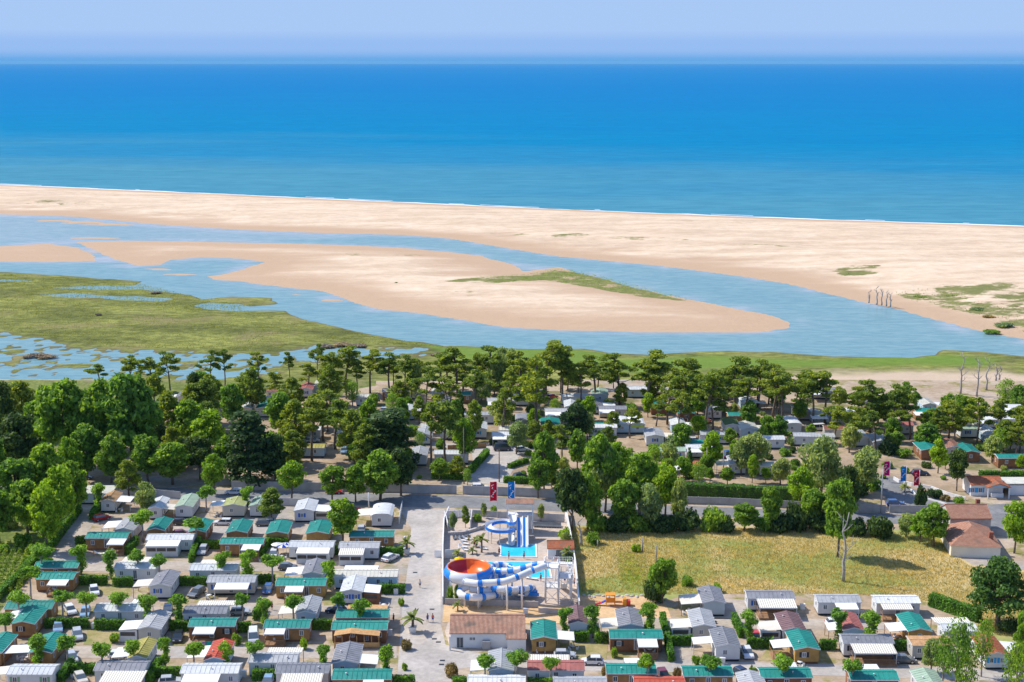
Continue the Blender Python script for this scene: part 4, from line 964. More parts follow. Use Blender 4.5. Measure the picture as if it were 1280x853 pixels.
def v_pine(rg, i):                                   # maritime pine, 14 m tall, crown radius 4
    lean = rg.normal(size=2) * .9; pts = [(lean[0] * t * t + .2 * math.sin(t * 5 + i), lean[1] * t * t + .15 * math.sin(t * 4), 12.6 * t) for t in np.linspace(0, 1, 8)]
    puffs, limbs = [], []; skew = rg.uniform(0, 6.28)
    nb = 7 + i % 4
    for q in range(nb):                              # boughs, each with a few flat needle clumps, leaving gaps
        a = q * 2.4 + rg.uniform(-.5, .5); t = (q + rg.uniform(0, .6)) / nb; rr = (3.4 - 2.0 * t) * rg.uniform(.45, 1.1) * (1 + .3 * math.cos(a - skew)); z = 7.4 + 5.4 * t + rg.uniform(-.8, .6)
        b0 = Vector((lean[0] * .55, lean[1] * .55, z - rg.uniform(1.0, 2.2))); c = Vector((lean[0] * .8 + rr * math.cos(a), lean[1] * .8 + rr * math.sin(a), z)); limbs.append((tuple(b0), tuple(c), .11))
        for k in range(rg.integers(2, 5)):
            o = rg.normal(size=3) * (.75, .75, .35); s = rg.uniform(.55, 1.15); puffs.append((c.x + o[0], c.y + o[1], c.z + o[2], s * 1.1, s * 1.1, s * .55))
    puffs.append((lean[0], lean[1], 13.2, 1.1, 1.1, .6))
    return leaves('crown', puffs, 4600, .40, 'leaf_pine', 300 + i, 1.1), trunk('trunk', 'bark', pts, .28, .12, limbs), 14.0, 4.0
def v_pine2(rg, i):                                  # fuller pine with low crown
    puffs, limbs = [], []
    pts = [(.2 * math.sin(t * 4 + i), .1 * t, 10.5 * t) for t in np.linspace(0, 1, 6)]
    for q in range(26):
        a = q * 2.4; t = q / 26; rr = 3.2 * math.sin(math.pi * (.25 + .72 * t)) * rg.uniform(.5, 1.1); z = 3.6 + 8.8 * t
        c = (rr * math.cos(a), rr * math.sin(a), z + rg.uniform(-.5, .5)); s = rg.uniform(.9, 1.5); puffs.append((*c, s, s, s * .7)); limbs.append(((0, 0, z - 1.2), c, .09))
    return leaves('crown', puffs, 5200, .5, 'leaf_pine', 340 + i, 1.1), trunk('trunk', 'bark', pts, .28, .1, limbs[::2]), 13.0, 4.0
def broad(mat, seed, n=5200, size=.52, H=10.0, z0=2.2, rad=4.0, np_=34, bark='bark', jit=.95):
    def f(rg, i):
        puffs, limbs = [], []
        pts = [(.15 * math.sin(t * 5 + i), .12 * math.cos(t * 4 + i), H * .8 * t) for t in np.linspace(0, 1, 6)]
        for q in range(np_):
            a = q * 2.4 + rg.uniform(-.3, .3); t = (q + .5) / np_; env = math.sin(math.pi * min(1, .12 + .86 * t)) ** .6
            rr = (rad - 1.1) * env * math.sqrt(rg.uniform(.1, 1.0)) * rg.uniform(.85, 1.1); z = z0 + 1 + (H - z0 - 2.0) * t
            c = (rr * math.cos(a), rr * math.sin(a), z + rg.uniform(-.6, .6)); s = rg.uniform(.5, 1.5); puffs.append((*c, s, s, s * .75)); limbs.append(((0, 0, max(1.2, z * .6)), c, .09))
        return leaves('crown', puffs, n, size, mat, seed + i, jit), trunk('trunk', bark, pts, .26, .06, limbs[::3]), H, rad
    return f
def v_cedar(rg, i):                                  # dark cypress / cedar with layered boughs
    puffs, limbs = [], []; H = 13.0
    pts = [(0.1 * math.sin(t * 3), 0, 12 * t) for t in np.linspace(0, 1, 6)]
    for lv in range(9):
        z = 1.8 + lv * 1.25; rr = 4.3 * (1 - lv / 10.5) ** .8
        for q in range(9 - lv // 2):
            a = q * 2 * math.pi / (9 - lv // 2) + lv * .7 + rg.uniform(-.3, .3); k = rr * rg.uniform(.45, .95)
            c = (k * math.cos(a), k * math.sin(a), z + rg.uniform(-.4, .5)); s = rg.uniform(.9, 1.5); puffs.append((*c, s * 1.2, s * 1.2, s * .42)); limbs.append(((0, 0, z - .2), c, .08))
    return leaves('crown', puffs, 6500, .55, 'leaf_dark', 380 + i, .6, .3), trunk('trunk', 'bark', pts, .36, .08, limbs[::2]), H, 4.6
def v_parasol(rg, i):                                # broad dark cypress with spreading plates on a forked trunk
    puffs, limbs = [], []; H = 11.0
    pts = [(0, 0, 0), (.2, 0, 1.5), (.3, .1, 3), (.1, .1, 5), (0, 0, 8.5)]
    for q in range(46):
        a = q * 2.4; t = q / 46; rr = 5.6 * math.sin(math.pi * (.32 + .66 * t)) * math.sqrt(rg.uniform(.12, 1)); z = 3.4 + 7.0 * t
        c = (rr * math.cos(a), rr * math.sin(a), z); s = rg.uniform(1.0, 1.7); puffs.append((*c, s * 1.2, s * 1.2, s * .5)); limbs.append(((.2, 0, 2.2 + t * 4), c, .13))
    return leaves('crown', puffs, 8000, .5, 'leaf_cypress', 400 + i, .6, .3), trunk('trunk', 'bark', pts, .55, .12, limbs[::2]), H, 6.0
def v_cypress(rg, i):
    puffs = [(rg.uniform(-.25, .25), rg.uniform(-.25, .25), .8 + z * .75, .95 * (1 - z / 14.5) + .15, .95 * (1 - z / 14.5) + .15, .7) for z in range(13)]
    return leaves('crown', puffs, 1600, .4, 'leaf_cypress', 420 + i, .7), trunk('trunk', 'bark', [(0, 0, 0), (0, 0, 5), (0, 0, 9.5)], .2, .05), 10.5, 1.1
def pollard(leafy):
    def f(rg, i):
        puffs = []
        for q in range(16):
            d = rg.normal(size=3); d /= np.linalg.norm(d); k = rg.uniform(.35, 1.15); s = rg.uniform(.35, .8); puffs.append((d[0] * 1.05 * k, d[1] * 1.05 * k, 4.9 + d[2] * .95 * k, s, s, s * .9))
        if leafy:
            for q in range(8): s = rg.uniform(.42, .72); puffs.append((rg.uniform(-.35, .35), rg.uniform(-.35, .35), 1.3 + q * .36, s, s, s))
        limbs = [((0, 0, 3.5), (p[0], p[1], p[2]), .06) for p in puffs[:7]]
        return leaves('crown', puffs, 2100 if leafy else 1700, .30, 'leaf_pollard', 440 + i + (50 if leafy else 0), .6), trunk('trunk', 'pale_bark', [(0, 0, 0), (.04, 0, 1), (-.02, .03, 2.6), (0, 0, 4.2)], .17, .12, limbs), 6.4, 1.6
    return f
def v_bush(mat, seed):
    def f(rg, i):
        puffs = []
        for q in range(12):
            a = q * 2.4; rr = 1.25 * math.sqrt(rg.uniform(.02, 1)); s = rg.uniform(.5, .95); puffs.append((rr * math.cos(a), rr * math.sin(a), .5 + rg.uniform(0, 1.0) * (1 - rr / 2.4), s, s, s * .85))
        return leaves('crown', puffs, 1400, .34, mat, seed + i, .7), trunk('trunk', 'bark', [(0, 0, 0), (0, .05, .7)], .08, .04), 2.3, 2.0
    return f
variants('pine', 12, v_pine); variants('pine2', 5, v_pine2); variants('cedar', 3, v_cedar); variants('parasol', 1, v_parasol); variants('cypress', 2, v_cypress)
variants('leaf', 6, broad('leaf_broad', 500)); variants('lime', 4, broad('leaf_lime', 520, 4200, .5)); variants('olive', 4, broad('leaf_olive', 540, 4800, .42, 8.0, 1.4)); variants('feather', 3, broad('leaf_broad', 560, 1700, .34, 8, 1.5, 3.6, 30, 'pale_bark', 1.0))
variants('dark', 3, broad('leaf_dark', 580, 5200, .5)); variants('pollard', 5, pollard(False)); variants('pollard_leafy', 4, pollard(True))
variants('bush', 4, v_bush('leaf_broad', 600)); variants('bush_dry', 2, v_bush('leaf_dry', 610)); variants('bush_dark', 3, v_bush('leaf_dark', 620)); variants('bush_olive', 3, v_bush('leaf_olive', 630)); variants('bush_lime', 2, v_bush('leaf_lime', 640)); variants('thicket', 2, v_bush('twig', 650))
DESC = {'pine': ('pine_tree', 'tree', 'tall bare-trunked pine'), 'pine2': ('pine_tree', 'tree', 'full-crowned pine'), 'cedar': ('cedar_tree', 'tree', 'dark layered cedar'), 'parasol': ('cypress_tree', 'tree', 'broad dark cypress'), 'cypress': ('cypress_tree', 'tree', 'narrow ivy-green cypress'),
        'leaf': ('broadleaf_tree', 'tree', 'green broadleaf tree'), 'lime': ('broadleaf_tree', 'tree', 'bright green tree'), 'olive': ('silvery_tree', 'tree', 'silvery green tree'), 'feather': ('feathery_tree', 'tree', 'feathery young tree'), 'dark': ('broadleaf_tree', 'tree', 'deep green tree'),
        'pollard': ('pollarded_tree', 'tree', 'round pollarded tree'), 'pollard_leafy': ('pollarded_tree', 'tree', 'leafy-trunked pollarded tree'), 'bush': ('shrub', 'shrub', 'green shrub'), 'bush_dry': ('shrub', 'shrub', 'dry straw-coloured shrub'), 'bush_dark': ('shrub', 'shrub', 'dark green shrub'),
        'bush_olive': ('shrub', 'shrub', 'grey-green shrub'), 'bush_lime': ('shrub', 'shrub', 'yellow-green shrub'), 'thicket': ('thicket', 'shrub', 'bare brown thicket')}
cnt = {}
TREES = []
def tree(kind, x, yb, ytop=None, r=None, h=None, z=0.0, label=None, mark=None):
    i = cnt.get(kind, 0); cnt[kind] = i + 1
    cr, tr, H0, R0 = KIND[kind][i % len(KIND[kind])]; nm, cat, desc = DESC[kind]
    p = G(x, yb, z); hh = h or max(1.0, (yb - ytop) / vpm(yb)); rr = (r / ppm(yb)) if r else R0 * hh / H0
    root = bpy.data.objects.new(nm, None); C.objects.link(root); root.location = p; root.rotation_euler = (0, 0, random.uniform(0, 6.28))
    sc = (rr / R0, rr / R0, hh / H0)
    link('crown', cr, root, sc=sc); link('trunk', tr, root, sc=(min(sc[0], 1.3), min(sc[1], 1.3), sc[2]) if kind.startswith('pollard') or kind.startswith('bush') else sc)
    root['kind'] = 'thing'
    reg(root, cat, x, yb, label, desc, {'pollarded_tree': 'pollarded trees between the homes', 'pine_tree': 'pines over the camp', 'shrub': 'shrubs around the camp'}.get(nm, 'trees around the camp'), mark)
    TREES.append((p.x, p.y)); return root
# pollarded trees: (x, crown centre row, crown radius in pixels, leafy trunk)
for x, yc, r, lf in [(24.6, 748, 11, 0), (8, 774, 11, 0), (48, 804, 11.5, 1), (85, 804, 11, 0), (129, 812, 11, 0), (79, 746, 11, 0), (109, 749, 10.5, 0), (149, 749, 10.5, 0), (185, 752, 11, 1), (225, 752, 11, 1), (304, 751, 8.5, 0),
    (207, 804, 9.5, 1), (243, 811, 10, 0), (284, 812, 10, 1), (319, 810, 10, 0), (168, 811, 9.5, 0), (331, 756, 10.5, 1), (367, 754, 11, 0), (423, 752, 9.5, 0), (452, 757, 10, 1), (405, 816, 10, 1), (484, 820, 10.5, 1),
    (606, 827, 11, 0), (646, 825, 12, 0), (705, 768, 9, 1), (741, 766, 11.5, 1), (688, 830, 9.5, 0), (811, 764, 10.5, 1), (936, 773, 11, 1), (886, 827, 12, 0), (809, 831, 9.5, 0), (979, 830, 11.5, 0), (1048, 772, 10.5, 1), (1089, 775, 13, 1), (1064, 833, 11, 0),
    (53, 692, 12, 0), (39, 718, 12, 0), (102, 690, 11, 1), (139, 697, 9.5, 1), (173, 696, 9.5, 0), (200, 700, 9, 0), (278, 698, 10, 1), (309, 699, 12, 1), (341, 703, 11, 0), (412, 708, 10.5, 1), (123, 612, 9, 1), (179, 647, 12.5, 0), (246, 654, 11, 0), (258, 614, 10, 0), (308, 615, 8.5, 1)]:
    hm = 6.4 * (.55 + .45 * (r / ppm(yc + 20)) / 1.6)
    tree('pollard_leafy' if lf else 'pollard', x, yc + 4.9 * hm / 6.4 * vpm(yc + 24), None, r * random.uniform(1.1, 1.36), hm * random.uniform(.97, 1.06))
# salient trees (kind, x, top row, base row, radius)
for a in [('leaf', 428, 624, 680, 24), ('olive', 184, 603, 645, 17), ('pine2', 340, 610, 652, 19), ('lime', 365, 577, 624, 19), ('lime', 268, 567, 618, 18), ('pine2', 162, 575, 622, 18),
    ('lime', 263, 513, 575, 26), ('leaf', 416, 580, 628, 19), ('leaf', 444, 582, 628, 19), ('leaf', 475, 563, 626, 31), ('dark', 502, 563, 620, 24), ('cedar', 487, 513, 588, 40), ('cedar', 312, 512, 604, 36),
    ('pine', 390, 500, 577, 26), ('pine', 420, 499, 562, 26), ('pine', 404, 488, 552, 24), ('leaf', 350, 489, 547, 21), ('pine2', 368, 500, 560, 22), ('pine2', 440, 515, 575, 22), ('pine2', 455, 530, 590, 18),
    ('pine', 557, 499, 582, 25), ('pine', 538, 504, 588, 23), ('cypress', 576, 487, 527, 7), ('lime', 580, 526, 580, 18), ('olive', 646, 527, 568, 16), ('leaf', 680, 540, 614, 20), ('pine', 702, 530, 584, 17), ('leaf', 722, 538, 590, 15), ('leaf', 673, 572, 623, 16),
    ('dark', 715, 585, 664, 24), ('leaf', 748, 545, 640, 30), ('dark', 720, 505, 556, 21), ('pine', 672, 448, 546, 32), ('pine', 630, 480, 548, 22), ('pine', 594, 463, 525, 22), ('pine', 681, 425, 505, 32), ('pine', 573, 432, 497, 26), ('pine', 612, 434, 500, 25),
    ('olive', 757, 556, 640, 24), ('leaf', 800, 566, 646, 30), ('lime', 832, 580, 650, 22), ('leaf', 780, 598, 662, 22), ('olive', 814, 604, 664, 20), ('bush_dark', 770, 634, 664, 18), ('bush', 798, 636, 664, 18), ('bush_dark', 826, 636, 664, 18), ('bush', 748, 634, 664, 16), ('bush_dark', 845, 638, 664, 15), ('olive', 848, 598, 657, 14), ('lime', 770, 552, 620, 22), ('leaf', 735, 595, 662, 20),
    ('leaf', 962, 608, 664, 17), ('leaf', 852, 527, 566, 15), ('lime', 890, 540, 590, 16), ('pine2', 766, 514, 542, 11), ('olive', 940, 542, 592, 23), ('leaf', 974, 520, 552, 13), ('olive', 926, 548, 594, 16), ('olive', 975, 572, 606, 16), ('lime', 940, 570, 604, 9), ('cypress', 862, 560, 598, 6), ('bush_dark', 995, 618, 662, 18),
    ('olive', 1025, 548, 628, 31), ('olive', 1080, 560, 618, 26), ('lime', 1000, 584, 640, 18), ('leaf', 1043, 604, 662, 22), ('dark', 1060, 585, 640, 18), ('leaf', 1013, 610, 660, 20),
    ('pine', 810, 438, 514, 32), ('pine', 835, 468, 531, 22), ('pine', 860, 460, 534, 26), ('pine', 882, 461, 546, 29), ('pine', 932, 470, 531, 26), ('pine', 967, 459, 523, 29), ('pine', 918, 447, 512, 28), ('pine', 867, 444, 505, 26), ('pine', 947, 450, 512, 26), ('pine', 774, 440, 506, 25), ('pine', 745, 443, 503, 24), ('pine', 727, 454, 508, 18), ('pine', 702, 440, 505, 23), ('pine', 890, 478, 540, 22), ('pine', 848, 490, 550, 15),
    ('pine', 1015, 467, 531, 24), ('pine', 1032, 464, 530, 24), ('pine', 1087, 474, 541, 24), ('pine', 1115, 480, 546, 22), ('pine', 1138, 487, 549, 24), ('pine', 1042, 507, 556, 20), ('pine', 1068, 510, 559, 20), ('pine', 1094, 514, 566, 18), ('pine2', 1185, 501, 552, 23), ('leaf', 1158, 529, 564, 19), ('pine', 1222, 498, 556, 20), ('pine', 1250, 497, 554, 22), ('pine', 1272, 499, 551, 18), ('olive', 1240, 545, 578, 16), ('lime', 1172, 548, 592, 13), ('dark', 1196, 560, 614, 15), ('pine', 1205, 505, 545, 18), ('pine2', 1275, 520, 566, 16), ('pine', 998, 462, 518, 24), ('pine', 978, 470, 530, 20),
    ('pine', 163, 444, 488, 16), ('pine', 190, 446, 490, 18), ('pine', 214, 440, 493, 17), ('pine', 126, 455, 486, 15), ('pine', 263, 438, 488, 14), ('pine', 281, 437, 484, 13), ('pine', 324, 440, 482, 13), ('pine2', 316, 462, 520, 19), ('pine', 362, 440, 480, 11), ('pine', 386, 454, 492, 14), ('pine', 397, 429, 478, 12), ('pine', 433, 431, 492, 22), ('pine', 462, 437, 493, 20), ('pine', 487, 441, 496, 20), ('pine', 418, 440, 494, 18), ('pine', 351, 464, 503, 14), ('pine', 505, 444, 503, 20), ('pine', 532, 459, 521, 20), ('pine', 548, 446, 500, 18), ('pine', 650, 440, 502, 22), ('pine', 640, 456, 515, 20),
    ('leaf', 165, 468, 590, 45), ('leaf', 83, 470, 585, 38), ('leaf', 125, 478, 585, 34), ('pine2', 30, 476, 548, 26), ('dark', 25, 520, 600, 35), ('leaf', 60, 555, 630, 28), ('leaf', 215, 552, 606, 29), ('leaf', 238, 500, 565, 26), ('pine2', 258, 474, 530, 22), ('pine2', 212, 490, 560, 22), ('leaf', 185, 545, 605, 25), ('leaf', 20, 570, 640, 30), ('lime', 76, 585, 672, 28), ('lime', 58, 612, 690, 26), ('leaf', 95, 578, 645, 20), ('leaf', 35, 600, 668, 28), ('dark', 5, 480, 560, 25), ('leaf', 110, 530, 600, 24), ('leaf', 140, 545, 604, 22), ('leaf', 290, 480, 540, 20), ('pine2', 240, 480, 530, 18), ('lime', 90, 545, 610, 16), ('leaf', 0, 610, 680, 24), ('dark', 250, 545, 600, 22), ('leaf', 282, 545, 598, 18), ('dark', 345, 545, 600, 20), ('pine2', 195, 470, 540, 20), ('leaf', 50, 500, 570, 26), ('leaf', -10, 540, 620, 28),
    ('lime', 1268, 626, 692, 22), ('parasol', 1247, 700, 782, 41), ('bush_dark', 1098, 638, 671, 20), ('leaf', 1166, 630, 684, 24), ('lime', 1150, 640, 680, 16), ('olive', 1132, 642, 672, 15), ('bush', 890, 627, 662, 20), ('bush_dark', 860, 634, 662, 18), ('leaf', 930, 630, 664, 21), ('bush_dark', 905, 640, 664, 16), ('bush', 955, 640, 664, 16), ('bush_dark', 980, 636, 664, 18), ('bush_dark', 1025, 636, 664, 20), ('bush_dark', 1070, 642, 668, 16), ('bush', 1200, 640, 668, 12),
    ('leaf', 828, 696, 754, 21), ('bush_dark', 816, 716, 752, 15), ('feather', 1195, 774, 866, 24), ('feather', 1226, 772, 846, 16), ('feather', 1268, 800, 880, 22), ('olive', 1163, 800, 842, 17), ('feather', 1178, 792, 858, 16), ('feather', 1206, 815, 872, 18), ('lime', 1275, 770, 850, 14), ('bush_dark', 1262, 770, 790, 16),
    ('bush', 742, 660, 680, 10), ('bush_lime', 795, 678, 690, 7), ('bush', 858, 716, 732, 9), ('bush_lime', 897, 726, 740, 7), ('bush_lime', 502, 745, 757, 5), ('bush_dry', 508, 795, 812, 8), ('bush_dry', 565, 825, 846, 10), ('bush', 144, 788, 803, 8), ('bush', 296, 788, 806, 7), ('bush_lime', 380, 794, 812, 6), ('bush', 941, 828, 848, 7), ('bush_dry', 847, 830, 848, 6), ('bush', 768, 806, 822, 5), ('bush', 870, 816, 832, 6), ('bush_dry', 756, 830, 846, 5), ('bush', 506, 826, 838, 4),
    ('olive', 707, 665, 686, 8), ('bush_lime', 706, 656, 674, 9), ('pine2', 582, 632, 660, 6), ('olive', 566, 640, 664, 6), ('bush', 597, 638, 652, 6), ('olive', 605, 628, 648, 5), ('bush', 618, 630, 642, 5), ('olive', 676, 630, 652, 6), ('bush_dark', 1150, 598, 634, 9), ('bush_dark', 1168, 608, 622, 11), ('bush_lime', 1198, 618, 630, 9), ('bush_dry', 1182, 616, 626, 7), ('bush', 710, 690, 702, 8), ('bush_lime', 574, 704, 716, 5), ('bush', 572, 722, 750, 5), ('bush', 563, 726, 752, 5)]:
    tree(a[0], a[1], a[3], a[2], a[4])
# pines and undergrowth filling the belt between the homes
def clear(p, d=4.2): return all((p.x - h[0]) ** 2 + (p.y - h[1]) ** 2 > (d + h[2] * .32) ** 2 for h in HOME_FOOT) and all((p.x - t[0]) ** 2 + (p.y - t[1]) ** 2 > 9 for t in TREES)
rnd = random.Random(21); k = 0
def skyline(x): return float(np.interp(x, [430, 560, 680, 800, 950, 1000, 1090, 1140, 1190, 1290], [440, 434, 430, 438, 452, 463, 474, 488, 500, 500]))
while k < 66:
    x = rnd.uniform(430, 1285); y = skyline(x) + rnd.uniform(50, 74) if k < 54 else rnd.uniform(525, 565)
    if clear(G(x, y)): tree('pine' if rnd.random() < .62 else rnd.choice(['pine2', 'pine2', 'leaf', 'olive']), x, y, max(y - rnd.uniform(26, 62), skyline(x) + rnd.uniform(0, 18)), rnd.uniform(9, 20)); k += 1
k = 0
while k < 60:
    x, y = rnd.uniform(440, 1285), rnd.uniform(500, 600)
    if y > 588 and 585 < x < 640: continue
    if clear(G(x, y), 2.0): r = rnd.uniform(4, 9); tree(rnd.choice(['bush', 'bush_dark', 'bush_olive', 'bush']), x, y, y - r * 1.4, r); k += 1
k = 0
while k < 95:
    x, y = rnd.uniform(440, 1285), rnd.uniform(505, 612)
    if (y > 560 and 585 < x < 660) or (y > 590 and x > 1085): continue
    if clear(G(x, y), 1.6): hgt = rnd.uniform(18, 36); tree(rnd.choice(['leaf', 'lime', 'olive', 'leaf', 'pine2', 'feather']), x, y, y - hgt, hgt * rnd.uniform(.34, .46)); k += 1
k = 0
while k < 22:
    x, y = rnd.uniform(130, 430), rnd.uniform(500, 590)
    if clear(G(x, y), 3): tree(rnd.choice(['leaf', 'pine2', 'pine2', 'dark']), x, y, y - rnd.uniform(34, 52), rnd.uniform(14, 22)); k += 1
for x, y, r in [(700, 560, 8), (618, 556, 8), (660, 560, 8), (634, 553, 7), (672, 598, 12), (1110, 568, 14), (1130, 572, 10), (990, 556, 9), (960, 548, 8), (596, 515, 8), (790, 515, 9), (760, 508, 8), (560, 596, 14), (700, 610, 14), (500, 540, 12), (846, 560, 14), (832, 568, 12), (870, 500, 8), (1090, 612, 14), (1072, 620, 16), (1058, 625, 14)]:
    tree(rnd.choice(['bush', 'bush_dark', 'bush_olive']), x, y, y - r * 1.5, r)
# left scrub and shrubs on the sand
for x, y, r, kd in [(10, 660, 16, 'bush_olive'), (28, 680, 14, 'bush'), (48, 694, 14, 'bush'), (18, 640, 14, 'bush_olive'), (40, 660, 14, 'bush_olive'), (5, 690, 10, 'bush_lime'), (34, 705, 9, 'bush'), (60, 705, 8, 'bush')]: tree(kd, x, y, y - r * 1.25, r)
for x, y, r, kd in [(560, 366, 3, 'bush'), (495, 355, 3, 'bush_dark'), (1220, 388, 11, 'bush_olive'), (1190, 372, 10, 'bush_olive'), (1150, 372, 9, 'bush_olive'), (1255, 408, 14, 'bush_olive'), (1240, 416, 12, 'bush'), (1272, 386, 10, 'bush_dry'), (1262, 376, 8, 'bush_olive'), (1235, 397, 9, 'bush_dry'), (1205, 366, 9, 'bush_olive'), (1060, 344, 5, 'bush_olive'),
    (48, 446, 15, 'thicket'), (60, 447, 14, 'thicket'), (36, 447, 10, 'thicket'), (430, 432, 14, 'thicket'), (408, 434, 12, 'thicket'), (450, 433, 12, 'thicket'), (195, 367, 9, 'thicket'), (123, 394, 5, 'thicket'), (545, 444, 10, 'thicket'), (565, 446, 8, 'thicket'), (10, 492, 10, 'thicket')]:
    tree(kd, x, y, y - r * (.32 if kd == 'thicket' else .4), r, z=-.35 if y > 430 else -.2)
# ------------------------------------------------------------------ dead trees
def dead_tree(x, yb, ytop, label, seed, green=False):
    rg = random.Random(seed); H = (yb - ytop) / vpm(yb); m = MB()
    p0 = [(rg.uniform(-.12, .12) * i, rg.uniform(-.1, .1) * i, H * i / 7) for i in range(8)]
    root = bpy.data.objects.new('dead_tree', None); C.objects.link(root); root.location = G(x, yb)
    m.tube(p0, [.34 * (1 - i / 8.5) + .03 for i in range(8)], 7); link('trunk', m.mesh('trunk', 'dead_wood', True), root)
    for i in range(9):
        t = rg.uniform(.35, .95); q = Vector(p0[int(t * 7)]); a = rg.uniform(0, 6.28); l = H * rg.uniform(.12, .28)
        e = q + Vector((math.cos(a) * l * .7, math.sin(a) * l * .7, l * .7)); b = MB().tube([q, (q + e) / 2 + Vector((0, 0, -.2)), e], [.1, .07, .02], 5)
        s = (q + e) / 2; b.tube([s, s + Vector((math.cos(a + 1) * l * .3, math.sin(a + 1) * l * .3, l * .4))], [.05, .015], 4)
        link('branch', b.mesh('branch', 'dead_wood', True), root)
    reg(root, 'dead tree', x, yb, label, None, 'bare dead trees')
    return root
dead_tree(1200.5, 493, 441, 'bare grey dead tree with many branches, leftmost on the sandy flat', 1)
dead_tree(1221, 496, 446, 'slim bare dead trunk, second from left on the sandy flat', 2)
dead_tree(1233, 488, 448, 'leaning bare dead trunk, third from left on the sandy flat', 3)
dead_tree(1245, 476, 456, 'short dead stump, second from right on the sandy flat', 4)
dead_tree(1249, 475, 457, 'short dead stump, rightmost on the sandy flat', 5)
for i, (x, y, t) in enumerate([(1086, 379, 361), (1096, 381, 358), (1102, 382, 360), (1108, 383, 363), (1113, 384, 366)]):
    dead_tree(x, y, t, ['short', 'tall', 'forked', 'thin', 'stubby'][i] + ' grey dead trunk on the far bank, %s from left in the clump' % ['first', 'second', 'third', 'fourth', 'fifth'][i], 10 + i)
dead_tree(1054, 727, 642, 'pale half-dead tree standing alone in the dry meadow', 21)
tree('leaf', 1047, 697, 600, 25, label='tall thin-trunked green tree in the meadow behind the half-dead one', mark='the tall meadow tree')
dead_tree(726, 682, 648, 'small bare dead tree beside the pool wall', 23)
# ------------------------------------------------------------------ hedges
hn = 0
def hedge(x1, y1, x2, y2, h=1.9, w=0.95, label=None):
    global hn
    hn += 1
    a, b = G(x1, y1), G(x2, y2); d = b - a; ln = d.length; rz = math.atan2(d.y, d.x); c = (a + b) / 2
    root = bpy.data.objects.new('hedge', None); C.objects.link(root); root.location = c; root.rotation_euler = (0, 0, rz)
    rg = np.random.default_rng(900 + hn)
    l2, w2 = ln / 2, w / 2
    link('branches', MB().box(-l2 + .18, l2 - .18, -w2 + .18, w2 - .18, 0, h - .18).mesh('branches', 'leaf_dark'), root)
    areas = np.array([ln * h, ln * h, ln * w * 1.2, w * h, w * h]); n = int(min(2600, areas.sum() * 26)); f = rg.choice(5, n, p=areas / areas.sum())
    u, v = rg.uniform(-1, 1, n), rg.uniform(0, 1, n); P = np.zeros((n, 3)); N = np.zeros((n, 3))
    for k_, (fx) in enumerate(range(5)):
        s = f == k_
        if k_ < 2: sg = 1 if k_ else -1; P[s] = np.stack([u[s] * l2, np.full(s.sum(), sg * w2), v[s] * h], -1); N[s] = (0, sg, 0.1)
        elif k_ == 2: P[s] = np.stack([u[s] * l2, (v[s] * 2 - 1) * w2, np.full(s.sum(), h)], -1); N[s] = (0, 0, 1)
        else: sg = 1 if k_ == 3 else -1; P[s] = np.stack([np.full(s.sum(), sg * l2), u[s] * w2, v[s] * h], -1); N[s] = (sg, 0, .1)
    P += rg.normal(size=(n, 3)) * .06; P[:, 2] += fbm(P[:, 0] / 2 + hn * 5.1, P[:, 0] * 0, 5) * .35 * P[:, 2] / h
    N += rg.normal(size=(n, 3)) * .5; N /= np.linalg.norm(N, axis=1)[:, None]
    t = np.cross(N, rg.normal(size=(n, 3))); t /= np.linalg.norm(t, axis=1)[:, None]; bb = np.cross(N, t); s = (rg.uniform(.11, .24, n))[:, None]
    V = np.stack([P - t * s, P - bb * s * .8, P + t * s, P + bb * s * .8], 1).reshape(-1, 3)
    link('foliage', npmesh('foliage', V, np.arange(n * 4).reshape(n, 4), 'leaf_hedge'), root)
    reg(root, 'hedge', (x1 + x2) / 2, max(y1, y2), label, ('long ' if ln > 14 else 'short ' if ln < 4 else '') + 'clipped green hedge', 'clipped hedges between the plots')
for a in [(57, 785, 111, 785), (119, 787, 157, 787), (89, 842, 121, 842), (91, 834, 75, 856), (213, 788, 237, 788), (296, 790, 313, 790), (327, 763, 319, 776), (189, 847, 227, 847), (200, 834, 187, 856), (316, 850, 345, 850),
    (388, 787, 415, 787), (490, 858, 518, 858), (566, 860, 585, 860), (716, 802, 735, 802), (744, 803, 762, 803), (660, 862, 690, 862), (831, 807, 865, 807), (828, 776, 839, 828), (934, 810, 966, 810), (917, 777, 927, 798), (1025, 812, 1045, 812), (1118, 813, 1132, 813),
    (96, 731, 134, 731), (142, 733, 166, 733), (95, 681, 108, 681), (171, 680, 159, 694), (224, 732, 258, 732), (249, 680, 239, 704), (250, 686, 275, 686), (337, 678, 326, 698), (331, 683, 360, 683), (417, 693, 424, 693), (474, 695, 504, 695), (474, 742, 506, 742), (320, 730, 344, 730), (126, 634, 114, 651)]: hedge(*a)
hedge(1163, 757, 1224, 778, 2.6, 1.6, 'thick bright green hedge sloping along the dry meadow edge')
hedge(-6, 752, 28, 722, 1.7, 1.4, 'bright clipped hedge beside the vineyard rows at the left edge')
hedge(30, 720, 62, 686, 2.0, 1.4, 'clipped hedge running from the vineyard up to the tall trees')
hedge(64, 684, 98, 640, 2.6, 1.8, 'tall dark hedge along the left lane')
hedge(588, 592, 609, 568, 1.6, 1.4, 'clipped hedge rising along the inner road'); hedge(540, 598, 586, 600, 1.5, 1.2); hedge(630, 603, 682, 606, 1.6, 1.4); hedge(636, 586, 660, 578, 1.3, 1.0)
hedge(846, 619, 1000, 626, 3.2, 2.2, 'very long tall dark hedge behind the roadside wall'); hedge(1224, 597, 1292, 598, 1.8, 1.4, 'hedge below the right-edge timber chalet'); hedge(630, 556, 668, 560, 1.2, 1.0)
